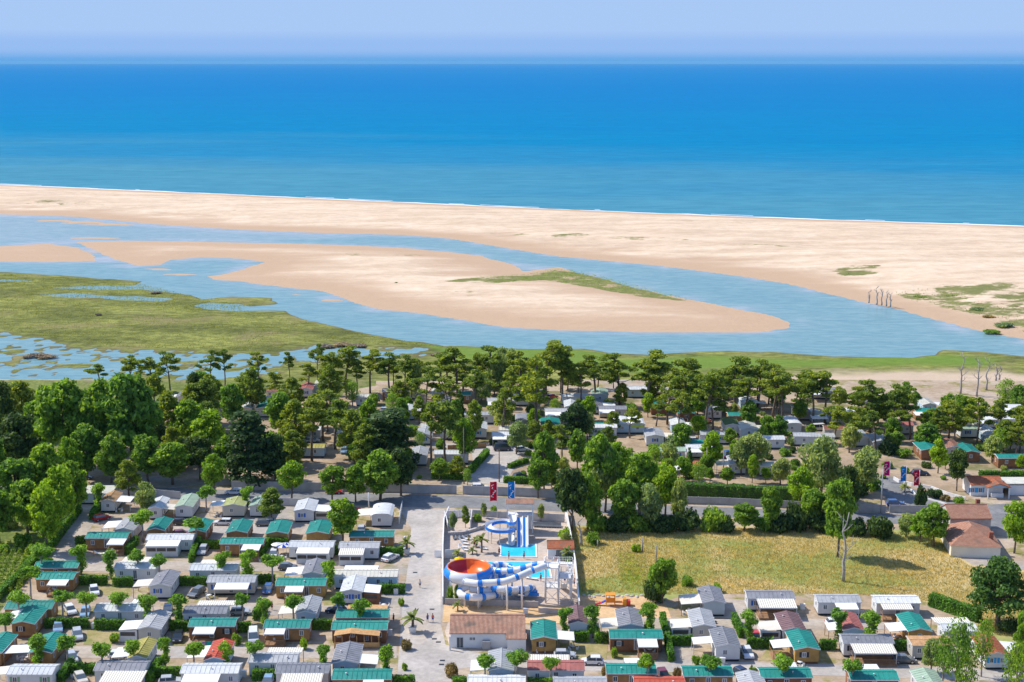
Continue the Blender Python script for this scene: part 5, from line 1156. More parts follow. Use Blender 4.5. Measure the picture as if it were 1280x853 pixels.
# ------------------------------------------------------------------ meadow and marsh grass, vines
def blades(name, poly, n, hmin, hmax, w, mat, seed, z=0.0, label=None, lawn=False, soft=0.0):
    rg = np.random.default_rng(seed); P = np.array(poly); out = []
    while len(out) < n:
        X = rg.uniform(P[:, 0].min(), P[:, 0].max(), n); Y = rg.uniform(P[:, 1].min(), P[:, 1].max(), n); k_ = sdist(X, Y, poly) > (.2 if not lawn else -6)
        k_ &= fbm(X / 9, Y / 9, seed, 5) * .8 + .75 - soft > rg.uniform(0, 1, n) if not lawn else np.exp(-((X - P[:, 0].mean()) / 2.6) ** 2 - ((Y - P[:, 1].mean()) / 10) ** 2) > rg.uniform(0, 1, n)
        out += list(zip(X[k_], Y[k_]))
    A = np.array(out[:n]); a = rg.uniform(0, 6.28, n); h = rg.uniform(hmin, hmax, n); l = rg.normal(size=(n, 2)) * .25 * h[:, None]
    dx, dy = np.cos(a) * w / 2, np.sin(a) * w / 2; zz = np.full(n, z)
    V = np.stack([np.stack([A[:, 0] - dx, A[:, 1] - dy, zz], -1), np.stack([A[:, 0] + dx, A[:, 1] + dy, zz], -1), np.stack([A[:, 0] + l[:, 0], A[:, 1] + l[:, 1], zz + h], -1)], 1).reshape(-1, 3)
    o = link(name, npmesh(name, V, np.arange(n * 3).reshape(n, 3), mat)); o['kind'] = 'stuff'; o['label'] = label; o['category'] = 'grass'
blades('meadow_grass', gp([(712, 660), (850, 659), (1000, 662), (1178, 667), (1190, 692), (1213, 708), (1298, 718), (1300, 800), (1245, 795), (1215, 776), (1160, 754), (1120, 746), (1000, 743), (860, 743), (835, 744), (806, 742), (726, 742), (718, 700)]), 70000, .2, .5, .14, 'grass_meadow', 5, 0.01, 'dry golden grass covering the open meadow', soft=.15)
blades('lawn_grass', gp([(770, 697), (792, 690), (806, 700), (806, 740), (786, 744), (776, 722)]), 3500, .12, .3, .12, 'leaf_lime', 6, .015, 'strip of fresh green grass in the meadow', True)
mp = [p for p in MARSH if p[1] < 500][1:-1]; mz = gp([(0, 341), (120, 349), (175, 353), (250, 372), (340, 374), (300, 385), (370, 399), (440, 415), (560, 433), (480, 430), (395, 424), (330, 439), (240, 435), (140, 433), (60, 420), (0, 411)])
blades('marsh_grass', mz, 26000, .15, .35, .4, 'grass_marsh', 12, WL + .22, 'tussocky green salt marsh grass left of the lagoon', soft=.1)
blades('dune_grass', VEG_SPIT[0], 700, .3, .6, .5, 'grass_marsh', 8, .7, 'clumps of dune grass on the sand spit at right', soft=.35)
blades('island_grass', VEG_ISL[0], 5000, .08, .2, .5, 'leaf_broad', 9, .25, 'low green grass growing across the sand island', soft=.3)
for i in range(7):
    x0 = -28 + i * 9; a, b = G(x0 - 12, 758), G(x0 + 22, 684)
    if i > 4: a = G(x0 - 4, 742)
    d = (b - a); n = 14; puffs = [(*(a + d * (q / n)), .55, .55, .75) for q in range(n + 1)]
    o = link('vine_row', leaves('vine_row', [(p[0], p[1], .8, p[3], p[4], p[5]) for p in puffs], 900, .32, 'vine', 700 + i)); reg(o, 'vine row', x0 + 5, 720, ['first', 'second', 'third', 'fourth', 'fifth', 'sixth', 'seventh'][i] + ' row of green vines from the left edge of the photo', None, 'vineyard rows')
# ================================================================== WATER PARK
def Zp(zx, zy, z): return G(540 + zx / 6.4, 620 + zy / 6.4, z)      # survey of the water park
def root_at(name, p): o = bpy.data.objects.new(name, None); C.objects.link(o); o.location = p; return o
def catmull(pts, n=8):
    P = [Vector(p) for p in pts]; P = [P[0] * 2 - P[1]] + P + [P[-1] * 2 - P[-2]]; out = []
    for i in range(1, len(P) - 2):
        for k in range(n):
            t = k / n; a, b, c, d = P[i - 1], P[i], P[i + 1], P[i + 2]
            out.append(.5 * ((2 * b) + (c - a) * t + (2 * a - 5 * b + 4 * c - d) * t * t + (3 * b - a - 3 * c + d) * t ** 3))
    return out + [P[-2]]
def tube_slide(root, pts, r, seg=2.6, mats=('slide_white', 'slide_blue'), short=.9):
    """closed flume: alternating long white and short blue sections, each its own part, with a joint ring"""
    P = catmull(pts, 10); acc, cur, idx = 0, [P[0]], 0; off = root.location
    for a, b in zip(P[:-1], P[1:]):
        acc += (b - a).length; cur.append(b)
        if acc >= (seg if idx % 2 == 0 else short) or b is P[-1]:
            if len(cur) > 1:
                m = MB().tube([p - off for p in cur], r, 14); link('slide_section', m.mesh('slide_section', mats[idx % 2], True), root)
                d = (cur[-1] - cur[-2]).normalized(); link('joint_ring', MB().tube([cur[-1] - off - d * .06, cur[-1] - off + d * .06], r + .06, 14).mesh('joint_ring', 'slide_white'), root)
            cur, acc, idx = [b], 0, idx + 1
def support(root, p, r=.16, mat='white_paint', z0=0):
    q = p - root.location; link('support_column', MB().tube([(q.x, q.y, z0 - root.location.z), (q.x, q.y, q.z)], r, 10).mesh('support_column', mat, True), root)
# --- funnel bowl
bc = G(586, 748); bowl = root_at('bowl_slide', bc)
RI, RO = 4.15, 5.0
prof_out = [(RI + .05, 6.75), (RI + .35, 6.7), (RO, 5.7), (RO - .1, 5.1), (3.9, 4.1), (1.2, 3.5)]
for mat, a0, a1 in (('slide_blue', 160, 222), ('slide_white', 222, 292), ('slide_blue', 292, 352), ('slide_white', 352, 412), ('slide_blue', 52, 106), ('slide_white', 106, 160)):
    link('bowl_shell_panel', MB().lathe(prof_out, 12, 0, 0, R(a0), R(a1)).mesh('bowl_shell_panel', mat, True), bowl)
prof_in = [(RI + .05, 6.75), (RI - .1, 6.6), (RI - .25, 5.9), (3.2, 5.0), (1.6, 4.5), (.7, 4.35)]
for mat, a0, a1 in (('slide_red', 98, 262), ('slide_orange', -98, 98)):
    link('bowl_inner_panel', MB().lathe(prof_in, 20, 0, 0, R(a0), R(a1)).mesh('bowl_inner_panel', mat, True), bowl)
link('bowl_rim', MB().lathe([(RI - .12, 6.68), (RI - .02, 6.82), (RI + .12, 6.82), (RI + .22, 6.68)], 40).mesh('bowl_rim', 'slide_orange', True), bowl)
for a in range(0, 360, 60): support(bowl, bc + Vector((3.6 * math.cos(R(a)), 3.6 * math.sin(R(a)), 4.1)), .14)
reg(bowl, 'water slide', 585, 740, 'big round slide bowl with red and orange inside and blue and white outside', None, None, 'the red bowl slide')
# --- tubes
def tslide(name, pts, r, label, cols, **k):
    W3 = [Zp(*p) for p in pts]; ro = root_at(name, Vector((W3[0].x, W3[0].y, 0))); tube_slide(ro, W3, r, **k)
    for (zx, zy, z) in cols: support(ro, Zp(zx, zy, z), .2)
    reg(ro, 'water slide', proj(W3[len(W3) // 2])[0], proj(W3[len(W3) // 2])[1] + 20, label); return ro
tslide('tube_slide', [(905, 560, 8.0), (850, 582, 7.9), (790, 602, 7.6), (700, 642, 7.0), (600, 680, 6.4), (520, 692, 6.1), (430, 697, 5.9), (370, 702, 5.8), (300, 692, 5.75), (262, 684, 5.7)], .66, 'white tube slide with short blue bands running into the bowl', [(370, 702, 5.3), (600, 684, 6.0), (720, 650, 6.6)], seg=2.7, short=.7)
tslide('tube_slide', [(905, 545, 8.2), (840, 550, 7.9), (780, 566, 7.4), (700, 588, 6.8), (600, 600, 6.2), (520, 600, 5.8), (472, 590, 5.4), (478, 566, 5.2), (520, 553, 5.0), (600, 560, 4.8), (655, 590, 4.6), (640, 616, 4.5), (560, 634, 4.4), (500, 640, 4.2), (455, 668, 4.0), (450, 700, 3.9), (490, 734, 3.7), (560, 750, 3.5), (680, 752, 3.0), (760, 742, 2.5), (805, 735, 2.0), (800, 760, 1.5), (740, 782, 1.1)], .64, 'winding tube slide of close blue and white bands right of the bowl', [(560, 756, 3.0), (720, 752, 2.4), (640, 620, 4.2)], seg=1.2, short=1.2)
tslide('tube_slide', [(300, 720, 3.6), (250, 742, 3.2), (225, 765, 2.9), (240, 795, 2.7), (300, 810, 2.6), (370, 815, 2.4), (470, 800, 2.1), (560, 780, 1.7), (640, 780, 1.2)], .7, 'low tube slide with blue bands looping out under the bowl', [(262, 800, 2.2), (385, 812, 2.0)], seg=2.0, short=.7)
fl = [Zp(620, 760, 1.0), Zp(700, 775, .9), Zp(780, 790, .75), Zp(850, 792, .6)]
def flume(name, pts, w, h, mats, label, px, py, support_every=0, two=False):
    P = catmull(pts, 8); o = root_at(name, Vector((P[0].x, P[0].y, 0))); off = o.location; prof = [(-w / 2, h), (-w / 2 * .8, h * .3), (0, 0), (w / 2 * .8, h * .3), (w / 2, h)]
    m, lips = MB(), [MB(), MB()]
    rows = []
    for i, p in enumerate(P):
        t = P[min(i + 1, len(P) - 1)] - P[max(i - 1, 0)]; t.z = 0; t = t.normalized() if t.length > 1e-6 else Vector((0, -1, 0)); s = Vector((-t.y, t.x, 0)) * -1
        rows.append([p - off + s * a + Vector((0, 0, b)) for a, b in prof])
    for r0, r1 in zip(rows[:-1], rows[1:]):
        for k in range(len(prof) - 1): m.quad(r0[k], r0[k + 1], r1[k + 1], r1[k]); 
        for q, k in ((0, 0), (1, -1)):
            dz = Vector((0, 0, -h * 1.0)); lips[q].quad(r0[k], r1[k], r1[k] + dz, r0[k] + dz)
    link('channel', m.mesh('channel', mats[0], True), o)
    for l in lips: link('side_wall', l.mesh('side_wall', mats[1]), o)
    if support_every:
        for i in range(0, len(P), support_every): support(o, P[i] - Vector((0, 0, .02)), .08)
    reg(o, 'water slide', px, py, label); return o
flume('splash_flume', fl, 1.6, .7, ('slide_blue', 'slide_blue'), 'blue open run-out channel at the foot of the tube slides', 660, 745)
tslide('tube_slide', [(300, 745, 3.2), (345, 752, 3.0), (420, 760, 2.8), (500, 762, 2.6), (580, 770, 2.3), (660, 765, 2.0), (740, 745, 1.8), (785, 755, 1.4), (770, 780, 1.0)], .7, 'low blue and white tube slide winding beneath the other slides', [(500, 766, 2.0)], seg=1.3, short=1.3)
# --- slide tower with platforms, stairs and a lattice
tw = root_at('slide_tower', G(692, 752)); o = tw.location
for dx, dy, h in ((-1.6, -1.0, 8.6), (.9, -1.2, 8.0), (-1.6, 2.0, 8.6), (.9, 2.0, 8.0), (3.4, -1.2, 6.0), (3.4, 2.0, 6.0), (3.5, 7.2, 5.2), (.6, 7.2, 5.2)): link('column', MB().tube([(dx, dy, 0), (dx, dy, h)], .17, 8).mesh('column', 'white_paint', True), tw)
for x0, x1, y0, y1, z in ((-1.9, 1.1, -1.4, 2.3, 7.3), (1.1, 3.6, -1.4, 2.3, 5.2), (-1.5, 1.1, -1.4, 2.3, 3.2), (.2, 4.0, 7.0, 8.2, 5.15)):
    part_box('platform', 'white_paint', tw, x0, x1, y0, y1, z, z + .15)
    rl = MB()
    for (a, b, c, d) in ((x0, x1, y0, y0), (x0, x1, y1, y1), (x0, x0, y0, y1), (x1, x1, y0, y1)):
        rl.tube([(a, c, z + 1.15), (b, d, z + 1.15)], .05, 5)
        for k in range(9): t = k / 8; rl.tube([(a + (b - a) * t, c + (d - c) * t, z + .15), (a + (b - a) * t, c + (d - c) * t, z + 1.15)], .03, 4)
    link('railing', rl.mesh('railing', 'white_paint'), tw)
for k, (p, q) in enumerate((((2.2, 7.0, .1), (2.2, 2.4, 2.8)), ((3.5, 2.4, 2.8), (3.5, 7.0, 5.2)), ((2.2, 7.6, 2.6), (2.2, 2.6, 5.2)), ((.6, 7.0, 5.2), (.2, 2.5, 7.3)))):
    p, q = Vector(p), Vector(q); n = 12; st = MB()
    for i in range(n): c = p + (q - p) * ((i + .5) / n); st.box(c.x - .55, c.x + .55, c.y - .2, c.y + .2, c.z - .04, c.z + .04)
    for s in (-.58, .58): st.tube([p + Vector((s, 0, 0)), q + Vector((s, 0, 0))], .07, 5); st.tube([p + Vector((s, 0, 1.0)), q + Vector((s, 0, 1.0))], .045, 5); [st.tube([p + (q - p) * (i / 6) + Vector((s, 0, 0)), p + (q - p) * (i / 6) + Vector((s, 0, 1.0))], .03, 4) for i in range(7)]
    link('stair_flight', st.mesh('stair_flight', 'white_paint'), tw)
for z in (0.2, 2.7):
    for a, b in (((-1.6, -1.05, z), (.9, -1.25, z + 2.5)), ((.9, -1.25, z), (-1.6, -1.05, z + 2.5)), ((.9, -1.25, z), (3.6, -1.25, z + 2.5)), ((3.6, -1.25, z), (.9, -1.25, z + 2.5)), ((3.6, -1.2, z), (3.6, 2, z + 2.5))): link('brace', MB().tube([a, b], .06, 5).mesh('brace', 'white_paint'), tw)
reg(tw, 'slide tower', 695, 750, 'white steel slide tower with stairs and lattice by the right pool wall', None, None, 'the white slide tower')
# --- twin-lane slide with tiled tower
ft, fb = G(653, 668), G(653.5, 684.5)
tt = root_at('tower_shelter', G(650, 664))
pw = 5.7
for dx in (-pw / 2, pw / 2):
    for dy in (-1.5, 1.5): part_box('post', 'white_paint', tt, dx - .14, dx + .14, dy - .14, dy + .14, 0, 7.0)
m = MB(); e = .35
for y0, y1, z0, z1 in ((-1.5 - e, 0, 6.9, 7.6), (1.5 + e, 0, 6.9, 7.6)): c = [(-pw / 2 - e, y0, z0), (pw / 2 + e, y0, z0), (pw / 2 + e, y1, z1), (-pw / 2 - e, y1, z1)]; m.hexa(c, [(a, b, z + .12) for a, b, z in c])
link('roof', m.mesh('roof', 'tile_x'), tt); part_box('platform', 'white_paint', tt, -pw / 2, pw / 2, -1.6, 1.6, 4.1, 4.3); part_box('beam', 'white_paint', tt, -pw / 2 - .1, pw / 2 + .1, -1.68, -1.642, 6.55, 6.9); part_box('back_wall', 'white_paint', tt, -pw / 2 + .2, pw / 2 - .2, 1.2, 1.35, 0, 4.09)
reg(tt, 'tower', 650, 664, 'white slide starting tower with small tiled roof behind the paddling pool', None, None, 'the tiled slide tower')
tl = root_at('twin_slide', Vector((ft.x, ft.y - 1.6, 0))); dY = fb.y - tl.location.y; W_ = 2.15
def ramp_prof(t): return 4.35 * (1 - t) ** 1.0 + .15 + .25 * math.sin(t * math.pi * 2) * .4
ts = [i / 14 for i in range(15)]
for nm, x0, x1, mat, lift in (('lane', -W_ / 2, -.12, 'slide_white', 0), ('lane', .12, W_ / 2, 'slide_white', 0), ('lane_stripe', -W_ / 2 + .05, -W_ / 2 + .52, 'slide_blue', .03), ('lane_stripe', .2, .62, 'slide_blue', .03), ('divider', -.12, .12, 'slide_white', .3), ('edge', -W_ / 2 - .22, -W_ / 2, 'slide_white', .4), ('edge', W_ / 2, W_ / 2 + .22, 'slide_white', .4)):
    m = MB()
    for a, b in zip(ts[:-1], ts[1:]): m.hexa([(x0, dY * a, ramp_prof(a) - .12), (x1, dY * a, ramp_prof(a) - .12), (x1, dY * b, ramp_prof(b) - .12), (x0, dY * b, ramp_prof(b) - .12)], [(x0, dY * a, ramp_prof(a) + lift), (x1, dY * a, ramp_prof(a) + lift), (x1, dY * b, ramp_prof(b) + lift), (x0, dY * b, ramp_prof(b) + lift)])
    link(nm, m.mesh(nm, mat), tl)
for t in (.25, .5): support(tl, tl.location + Vector((0, dY * t, ramp_prof(t) - .13)), .12)
reg(tl, 'water slide', 653, 680, 'straight twin-lane blue and white slide running into the paddling pool', None, None, 'the twin-lane slide')
rc, rr = Zp(548, 258, 3.0), 2.75
sp = [Zp(640, 150, 4.5), Zp(650, 195, 4.2)] + [rc + Vector((rr * math.cos(R(a)), rr * math.sin(R(a)), .55 - .9 * k / 12)) for k, a in enumerate(range(20, 380, 29))] + [Zp(640, 300, 1.7), Zp(638, 345, 1.0), Zp(638, 400, .25)]
flume('spiral_slide', sp, 1.5, .7, ('slide_white', 'slide_blue'), 'white spiral slide with blue outer wall left of the twin lanes', 628, 672, 12)
# --- pools
def pool(pts, label, x, y):
    o = root_at('swimming_pool', G(x, y)); w = [G(a, b) - o.location for a, b in pts]; c = sum(w, Vector()) / len(w)
    link('water', MB().poly([(p.x, p.y, .075) for p in w]).mesh('water', 'pool_water_base'), o)
    for a, b in zip(w, w[1:] + w[:1]):
        a2, b2 = a + (a - c).normalized() * .5, b + (b - c).normalized() * .5
        link('coping', MB().hexa([(a.x, a.y, .035), (b.x, b.y, .035), (b2.x, b2.y, .035), (a2.x, a2.y, .035)][::-1], [(a.x, a.y, .16), (b.x, b.y, .16), (b2.x, b2.y, .16), (a2.x, a2.y, .16)][::-1]).mesh('coping', 'white_paint'), o)
    reg(o, 'pool', x, y, label)
pool([(626.7, 696), (669.7, 696.5), (669, 681.5), (626.7, 681)], 'small bright blue paddling pool at the foot of the twin slides', 648, 690)
pool([(600, 722), (688, 723), (684, 704), (604, 703)], 'long blue swimming pool behind the tube slides', 645, 713)
# --- walls round the pool
def wall_run(name, pts, h, th, mat, label, cap=None, panel=3.0, post=None, cat='wall'):
    W3 = [G(*p) for p in pts]; o = root_at(name, W3[0]); off = o.location
    for a, b in zip(W3[:-1], W3[1:]):
        d = b - a; L = d.length; n = max(1, round(L / panel)); u = d / L; s = Vector((-u.y, u.x, 0)) * th / 2
        for i in range(n):
            p, q = a - off + u * (L * i / n + .03), a - off + u * (L * (i + 1) / n - .03)
            link('wall_panel', MB().hexa([p - s, q - s, q + s, p + s], [v + Vector((0, 0, h)) for v in (p - s, q - s, q + s, p + s)]).mesh('wall_panel', mat), o)
            if post:
                link('post', MB().box(-.09, .09, -.09, .09, 0, h + .08).mesh('post', post) if ('post', post, h) not in UNIT else UNIT[('post', post, h)], o, p - u * .03)
        if cap: p, q = a - off - u * .05, b - off + u * .05; s2 = s * 1.35; link('coping', MB().hexa([v + Vector((0, 0, h + .004)) for v in (p - s2, q - s2, q + s2, p + s2)], [v + Vector((0, 0, h + .09)) for v in (p - s2, q - s2, q + s2, p + s2)]).mesh('coping', cap), o)
    m_ = pts[len(pts) // 2]; reg(o, cat, m_[0], m_[1], label); return o
wall_run('pool_wall', [(561, 642), (555, 656), (553.5, 690), (553.5, 756)], 1.6, .2, 'white_paint', 'white wall along the left side of the pool terrace', 'white_paint')
wall_run('pool_wall', [(707, 644), (713, 676), (719, 712), (724, 764)], 2.0, .2, 'white_paint', 'white wall along the right side of the pool, beside the meadow', 'white_paint')
wall_run('pool_wall', [(556, 756), (630, 758), (673, 760)], 1.3, .2, 'concrete', 'grey concrete wall in front of the tube slides')
wall_run('slatted_fence', [(664, 651), (706, 653)], 1.9, .1, 'grey_paint', 'grey slatted fence behind the right side of the pool terrace', None, 1.8, 'grey_paint', 'fence')
wall_run('slatted_fence', [(590, 645), (634, 648)], 1.5, .1, 'grey_paint', 'grey slatted fence behind the left side of the pool terrace', None, 1.8, 'grey_paint', 'fence')
wall_run('planter_wall', [(560, 669), (580, 668), (600, 662), (612, 655), (634, 653)], .7, .5, 'stone_wall', 'low curved stone planter wall on the pool terrace', None, 1.2)
wall_run('low_wall', [(673, 766), (700, 768)], 1.0, .3, 'concrete', 'short grey wall at the foot of the slide tower')
# road walls (concrete panels between posts)
wall_run('roadside_wall', [(290, 612), (400, 614), (498, 616), (571, 617.5)], 2.2, .14, 'concrete', 'long pale panel wall along the shaded road, left of the gate gap', None, 2.4, 'concrete')
wall_run('roadside_wall', [(579, 618), (640, 620), (702, 623)], 2.2, .14, 'concrete', 'pale panel wall behind the pool flags', None, 2.4, 'concrete')
wall_run('roadside_wall', [(819, 629), (900, 631), (1000, 636)], 1.8, .14, 'concrete', 'grey panel wall below the long dark hedge', None, 2.4, 'concrete')
wall_run('roadside_wall', [(1075, 640), (1107, 641)], 1.9, .14, 'concrete', 'short pale wall left of the utility pole', None, 2.4, 'concrete')
wall_run('roadside_wall', [(1112, 641), (1161, 642)], 1.9, .14, 'concrete', 'short pale wall right of the utility pole', None, 2.4, 'concrete')
wall_run('panel_fence', [(150, 618), (190, 621), (226, 624)], 1.9, .1, 'grey_paint', 'grey panel fence behind the tan-roofed home', None, 2.0, 'grey_paint', 'fence')
wall_run('panel_fence', [(350, 632), (375, 633)], 1.9, .1, 'grey_paint', 'grey panel fence between the pine and the blue-shuttered home', None, 2.0, 'grey_paint', 'fence')
wall_run('panel_fence', [(499, 655), (503, 634)], 1.7, .1, 'white_paint', 'white fence at the road corner', None, 2.0, 'white_paint', 'fence')
wall_run('panel_fence', [(560, 563), (608, 560)], 1.4, .1, 'rail_wood', 'brown wooden fence behind the inner road', None, 1.6, 'rail_wood', 'fence')
wall_run('kerb_wall', [(1117, 600), (1124, 604), (1140, 608), (1164, 612), (1185, 620), (1207, 626)], .9, .25, 'white_paint', 'curving low white wall beside the camp entrance', None, 2.0)
wall_run('kerb_wall', [(1138, 612), (1144, 619), (1165, 626), (1192, 634)], .35, .3, 'white_paint', 'curved white kerb of the entrance island', None, 2.0)
wall_run('pump_enclosure', [(560, 663), (556, 648), (590, 646), (588, 662)], 1.8, .15, 'white_paint', 'white walled pump enclosure at the back left of the pool', None, 3)
wall_run('changing_screen', [(556, 698), (573, 697), (573, 690)], 1.9, .12, 'white_paint', 'white screen on the left of the pool terrace', None, 3)
wall_run('gate_screen', [(543, 697), (552, 697)], 1.6, .1, 'white_paint', 'small white gate on the road beside the pool wall', None, 2)
# --- pool hut and pool house
def building(name, xl, xr, ye, eave, rise, dp, roofm, wallm, label, mark, wins, ridge='x', yaw=0, chimney=None, hip=False, cat='building'):
    a, b = G(xl, ye, eave), G(xr, ye, eave); wd = (b - a).length; w2 = wd / 2; o = root_at(name, Vector(((a.x + b.x) / 2, a.y, 0))); o.rotation_euler = (0, 0, R(yaw))
    m = MB().box(-w2, w2, 0, dp, 0, eave)
    if ridge == 'x' and not hip:
        for s in (-1, 1): q = [(s * w2, 0, eave), (s * w2, dp, eave), (s * w2, dp / 2, eave + rise)]; m.poly(q if s > 0 else q[::-1])
    if ridge == 'y': q = [(-w2, 0, eave), (w2, 0, eave), (0, 0, eave + rise)]; m.poly(q); m.poly([(x, dp, z) for x, y, z in reversed(q)])
    link('wall', m.mesh('wall', wallm), o)
    ov = .3; m = MB(); t = .14
    if hip:
        e = [(-w2 - ov, -ov), (w2 + ov, -ov), (w2 + ov, dp + ov), (-w2 - ov, dp + ov)]; k = min(w2, dp / 2); r0, r1 = ((-w2 + k, dp / 2), (w2 - k, dp / 2)) if wd > dp else ((0, k), (0, dp - k)); zt = eave + rise
        E = [(x, y, eave - .03) for x, y in e]; A, B = (*r0, zt), (*r1, zt)
        if wd > dp: m.poly([E[0], E[1], B, A]); m.poly([E[1], E[2], B]); m.poly([E[2], E[3], A, B]); m.poly([E[3], E[0], A])
        else: m.poly([E[0], E[1], A]); m.poly([E[1], E[2], B, A]); m.poly([E[2], E[3], B]); m.poly([E[3], E[0], A, B])
        m.poly(E[::-1])
    else:
        P = (lambda u, v, z: (u, v, z)) if ridge == 'x' else (lambda u, v, z: (v, u, z))
        ends = (-w2 - .2, w2 + .2) if ridge == 'x' else (-.25, dp + .25); lo, hi, mid = (-ov, dp + ov, dp / 2) if ridge == 'x' else (-w2 - ov, w2 + ov, 0)
        sl = rise / ((hi - lo) / 2 - ov); zl = eave - sl * ov + .01
        for v0 in (lo, hi): c = [P(ends[0], v0, zl), P(ends[1], v0, zl), P(ends[1], mid, eave + rise + .01), P(ends[0], mid, eave + rise + .01)]; m.hexa(c, [(p[0], p[1], p[2] + t) for p in c])
    rf = link('roof', m.mesh('roof', roofm), o)
    if not hip:
        m = MB(); m.tube([P(ends[0] - .02, mid, eave + rise + t), P(ends[1] + .02, mid, eave + rise + t)], .13, 6); link('ridge_tiles', m.mesh('ridge_tiles', roofm), rf)
    if chimney:
        x, y = chimney; part_box('chimney', 'brick_red', o, x - .45, x + .45, y - .4, y + .4, eave, eave + rise + (1.0 if not hip else -.5))
    for w in wins: window(o, *w)
    q = proj((o.location.x, o.location.y, 0)); reg(o, cat, q[0], q[1], label, None, None, mark); return o
h_ = building('pool_hut', 685, 716.6, 685.5, 2.5, .9, 4.0, 'tile_bright_x', 'white_paint', 'small white hut with red tiled roof at the right of the pool terrace', 'the red-tiled pool hut', [])
window(h_, -.4, -.005, 1.05, 'f', 1.1, 2.0, None, 'dark_paint', True)
ph = building('pool_house', 563, 655.5, 791.5, 2.9, 1.5, 9.0, 'tile_x', 'white_paint', 'long white pool house with faded terracotta tiled roof beside the camp road', 'the long tiled pool house', [])
for x, w, hh, z, d in ((-5.0, 1.3, 2.1, 1.08, True), (-3.0, .6, .7, 1.8, False), (-2.5, .6, .7, 1.8, False), (6.0, .7, .8, 1.8, False)): window(ph, x, -.006, z, 'f', w, hh, None, 'white_paint', d)
part_box('porch_screen', 'concrete', ph, -.9, .5, -.9, -.1, 0, 1.6); part_box('porch_post', 'white_paint', ph, -6.9, -6.6, -1.2, -.95, 0, 2.75)
part_box('side_wing', 'white_paint', ph, 3.6, 7.0, -1.6, -.01, 0, 2.5)
m = MB(); c = [(3.4, -1.9, 2.45), (7.2, -1.9, 2.45), (7.2, -.3, 2.85), (3.4, -.3, 2.85)]; m.hexa(c, [(a, b, z + .12) for a, b, z in c]); link('wing_roof', m.mesh('wing_roof', 'tile_x'), ph)
building('farmhouse', 1188, 1239, 648, 4.2, 1.9, 8.0, 'tile_old_x', 'stone_wall', 'long old farmhouse with brown tiled roof and brick chimney beside the road', 'the old farmhouse', [], chimney=(3.0, 5.0))
fh = building('farmhouse', 1190, 1250, 683, 2.6, 3.0, 13.5, 'tile_old_x', 'cream_paint', 'low old house with hipped brown tiled roof at the meadow corner', 'the hipped old house', [], hip=True, chimney=(3.6, 2.6), yaw=-6)
for y in (2.5, 5.0, 7.5, 10.0): window(fh, -(G(1250, 683, 2.6).x - G(1190, 683, 2.6).x) / 2 - .01, y, 1.4, 'l', .9, 1.3)
rc_ = building('reception', 1214, 1254, 606, 2.9, 1.1, 6.5, 'tile_bright_x', 'white_paint', 'white reception building with red tiled roof at the camp entrance', 'the reception building', [])
for x in (-3.5, -1.6): window(rc_, x, -.006, 1.5, 'f', 1.0, 1.2, 'sky_blue_paint')
m = MB(); pxc = 2.2
for s in (-1, 1):
    c = [(pxc, -2.6, 3.75), (pxc, 2.0, 3.75), (pxc + s * 2.9, 2.0, 2.8), (pxc + s * 2.9, -2.6, 2.8)]; c = c if s < 0 else c[::-1]; m.hexa(c, [(a, b, z + .13) for a, b, z in c])
link('porch_roof', m.mesh('porch_roof', 'tile_bright_y'), rc_)
for s in (-2.6, 2.5): part_box('porch_post', 'white_paint', rc_, pxc + s - .12, pxc + s + .14, -2.4, -2.15, 0, 2.8)
link('porch_gable', MB().poly([(pxc - 2.5, -2.3, 2.8), (pxc + 2.5, -2.3, 2.8), (pxc, -2.3, 3.65)]).mesh('porch_gable', 'clad_blue'), rc_)
part_box('counter', 'white_paint', rc_, pxc - 1.5, pxc + 1.5, -1.4, -.9, 0, 1.05)
cp = root_at('carport', G(1268, 618)); part_box('flat_roof', 'roof_cream_x', cp, -5.2, 6.5, -.8, 5.0, 2.75, 2.95); part_box('rear_wall', 'white_paint', cp, -5.0, 6.3, 4.2, 4.4, 0, 2.74); part_box('slat_panel', 'white_paint', cp, -1.5, 6.3, -.7, -.6, 0, 2.5)
for x in (-5.0, -1.7, 6.2): part_box('post', 'white_paint', cp, x - .08, x + .08, -.7, -.54, 0, 2.74)
reg(cp, 'carport', 1268, 618, 'flat cream-roofed carport attached right of the reception building')
# ================================================================== FLAGS AND POLES
def flag(x, yb, h, col, label, fw=1.5, fh=4.2, z=0.0):
    o = root_at('flag', G(x, yb)); link('pole', MB().tube([(0, 0, z), (0, 0, h)], .07, 8).mesh('pole', 'white_paint', True), o)
    m = MB(); n = 6
    P = [[(-.06 - fw * i / n, .14 * math.sin(i * 1.3 + k * .5), h - .1 - fh * k / 8 - .1 * i / n) for i in range(n + 1)] for k in range(9)]
    for k in range(8):
        for i in range(n): m.quad(P[k][i], P[k][i + 1], P[k + 1][i + 1], P[k + 1][i])
    b = link('banner', m.mesh('banner', 'cloth', True), o); b.color = (*col, 1)
    # white script running up the banner
    pts = [(-fw * (.5 + .22 * math.sin(t * 9) + .12 * math.sin(t * 23)) - .06, 0, h - .8 - t * (fh - 1.5)) for t in np.linspace(0, 1, 22)]
    for s in (-1, 1):
        m = MB()
        for (a, b_) in zip(pts[:-1], pts[1:]):
            ya = .14 * math.sin(-a[0] / fw * n * 1.3 + (h - .1 - a[2]) / fh * 8 * .5) + s * .03; m.quad((a[0] - .14, ya, a[2]), (a[0] + .14, ya, a[2]), (b_[0] + .14, ya, b_[2] - .05), (b_[0] - .14, ya, b_[2] - .05))
        l = link('lettering', m.mesh('lettering', 'cloth'), b); l.color = (.85, .85, .85, 1)
    reg(o, 'flag', x, yb, label, None, 'advertising flags', None)
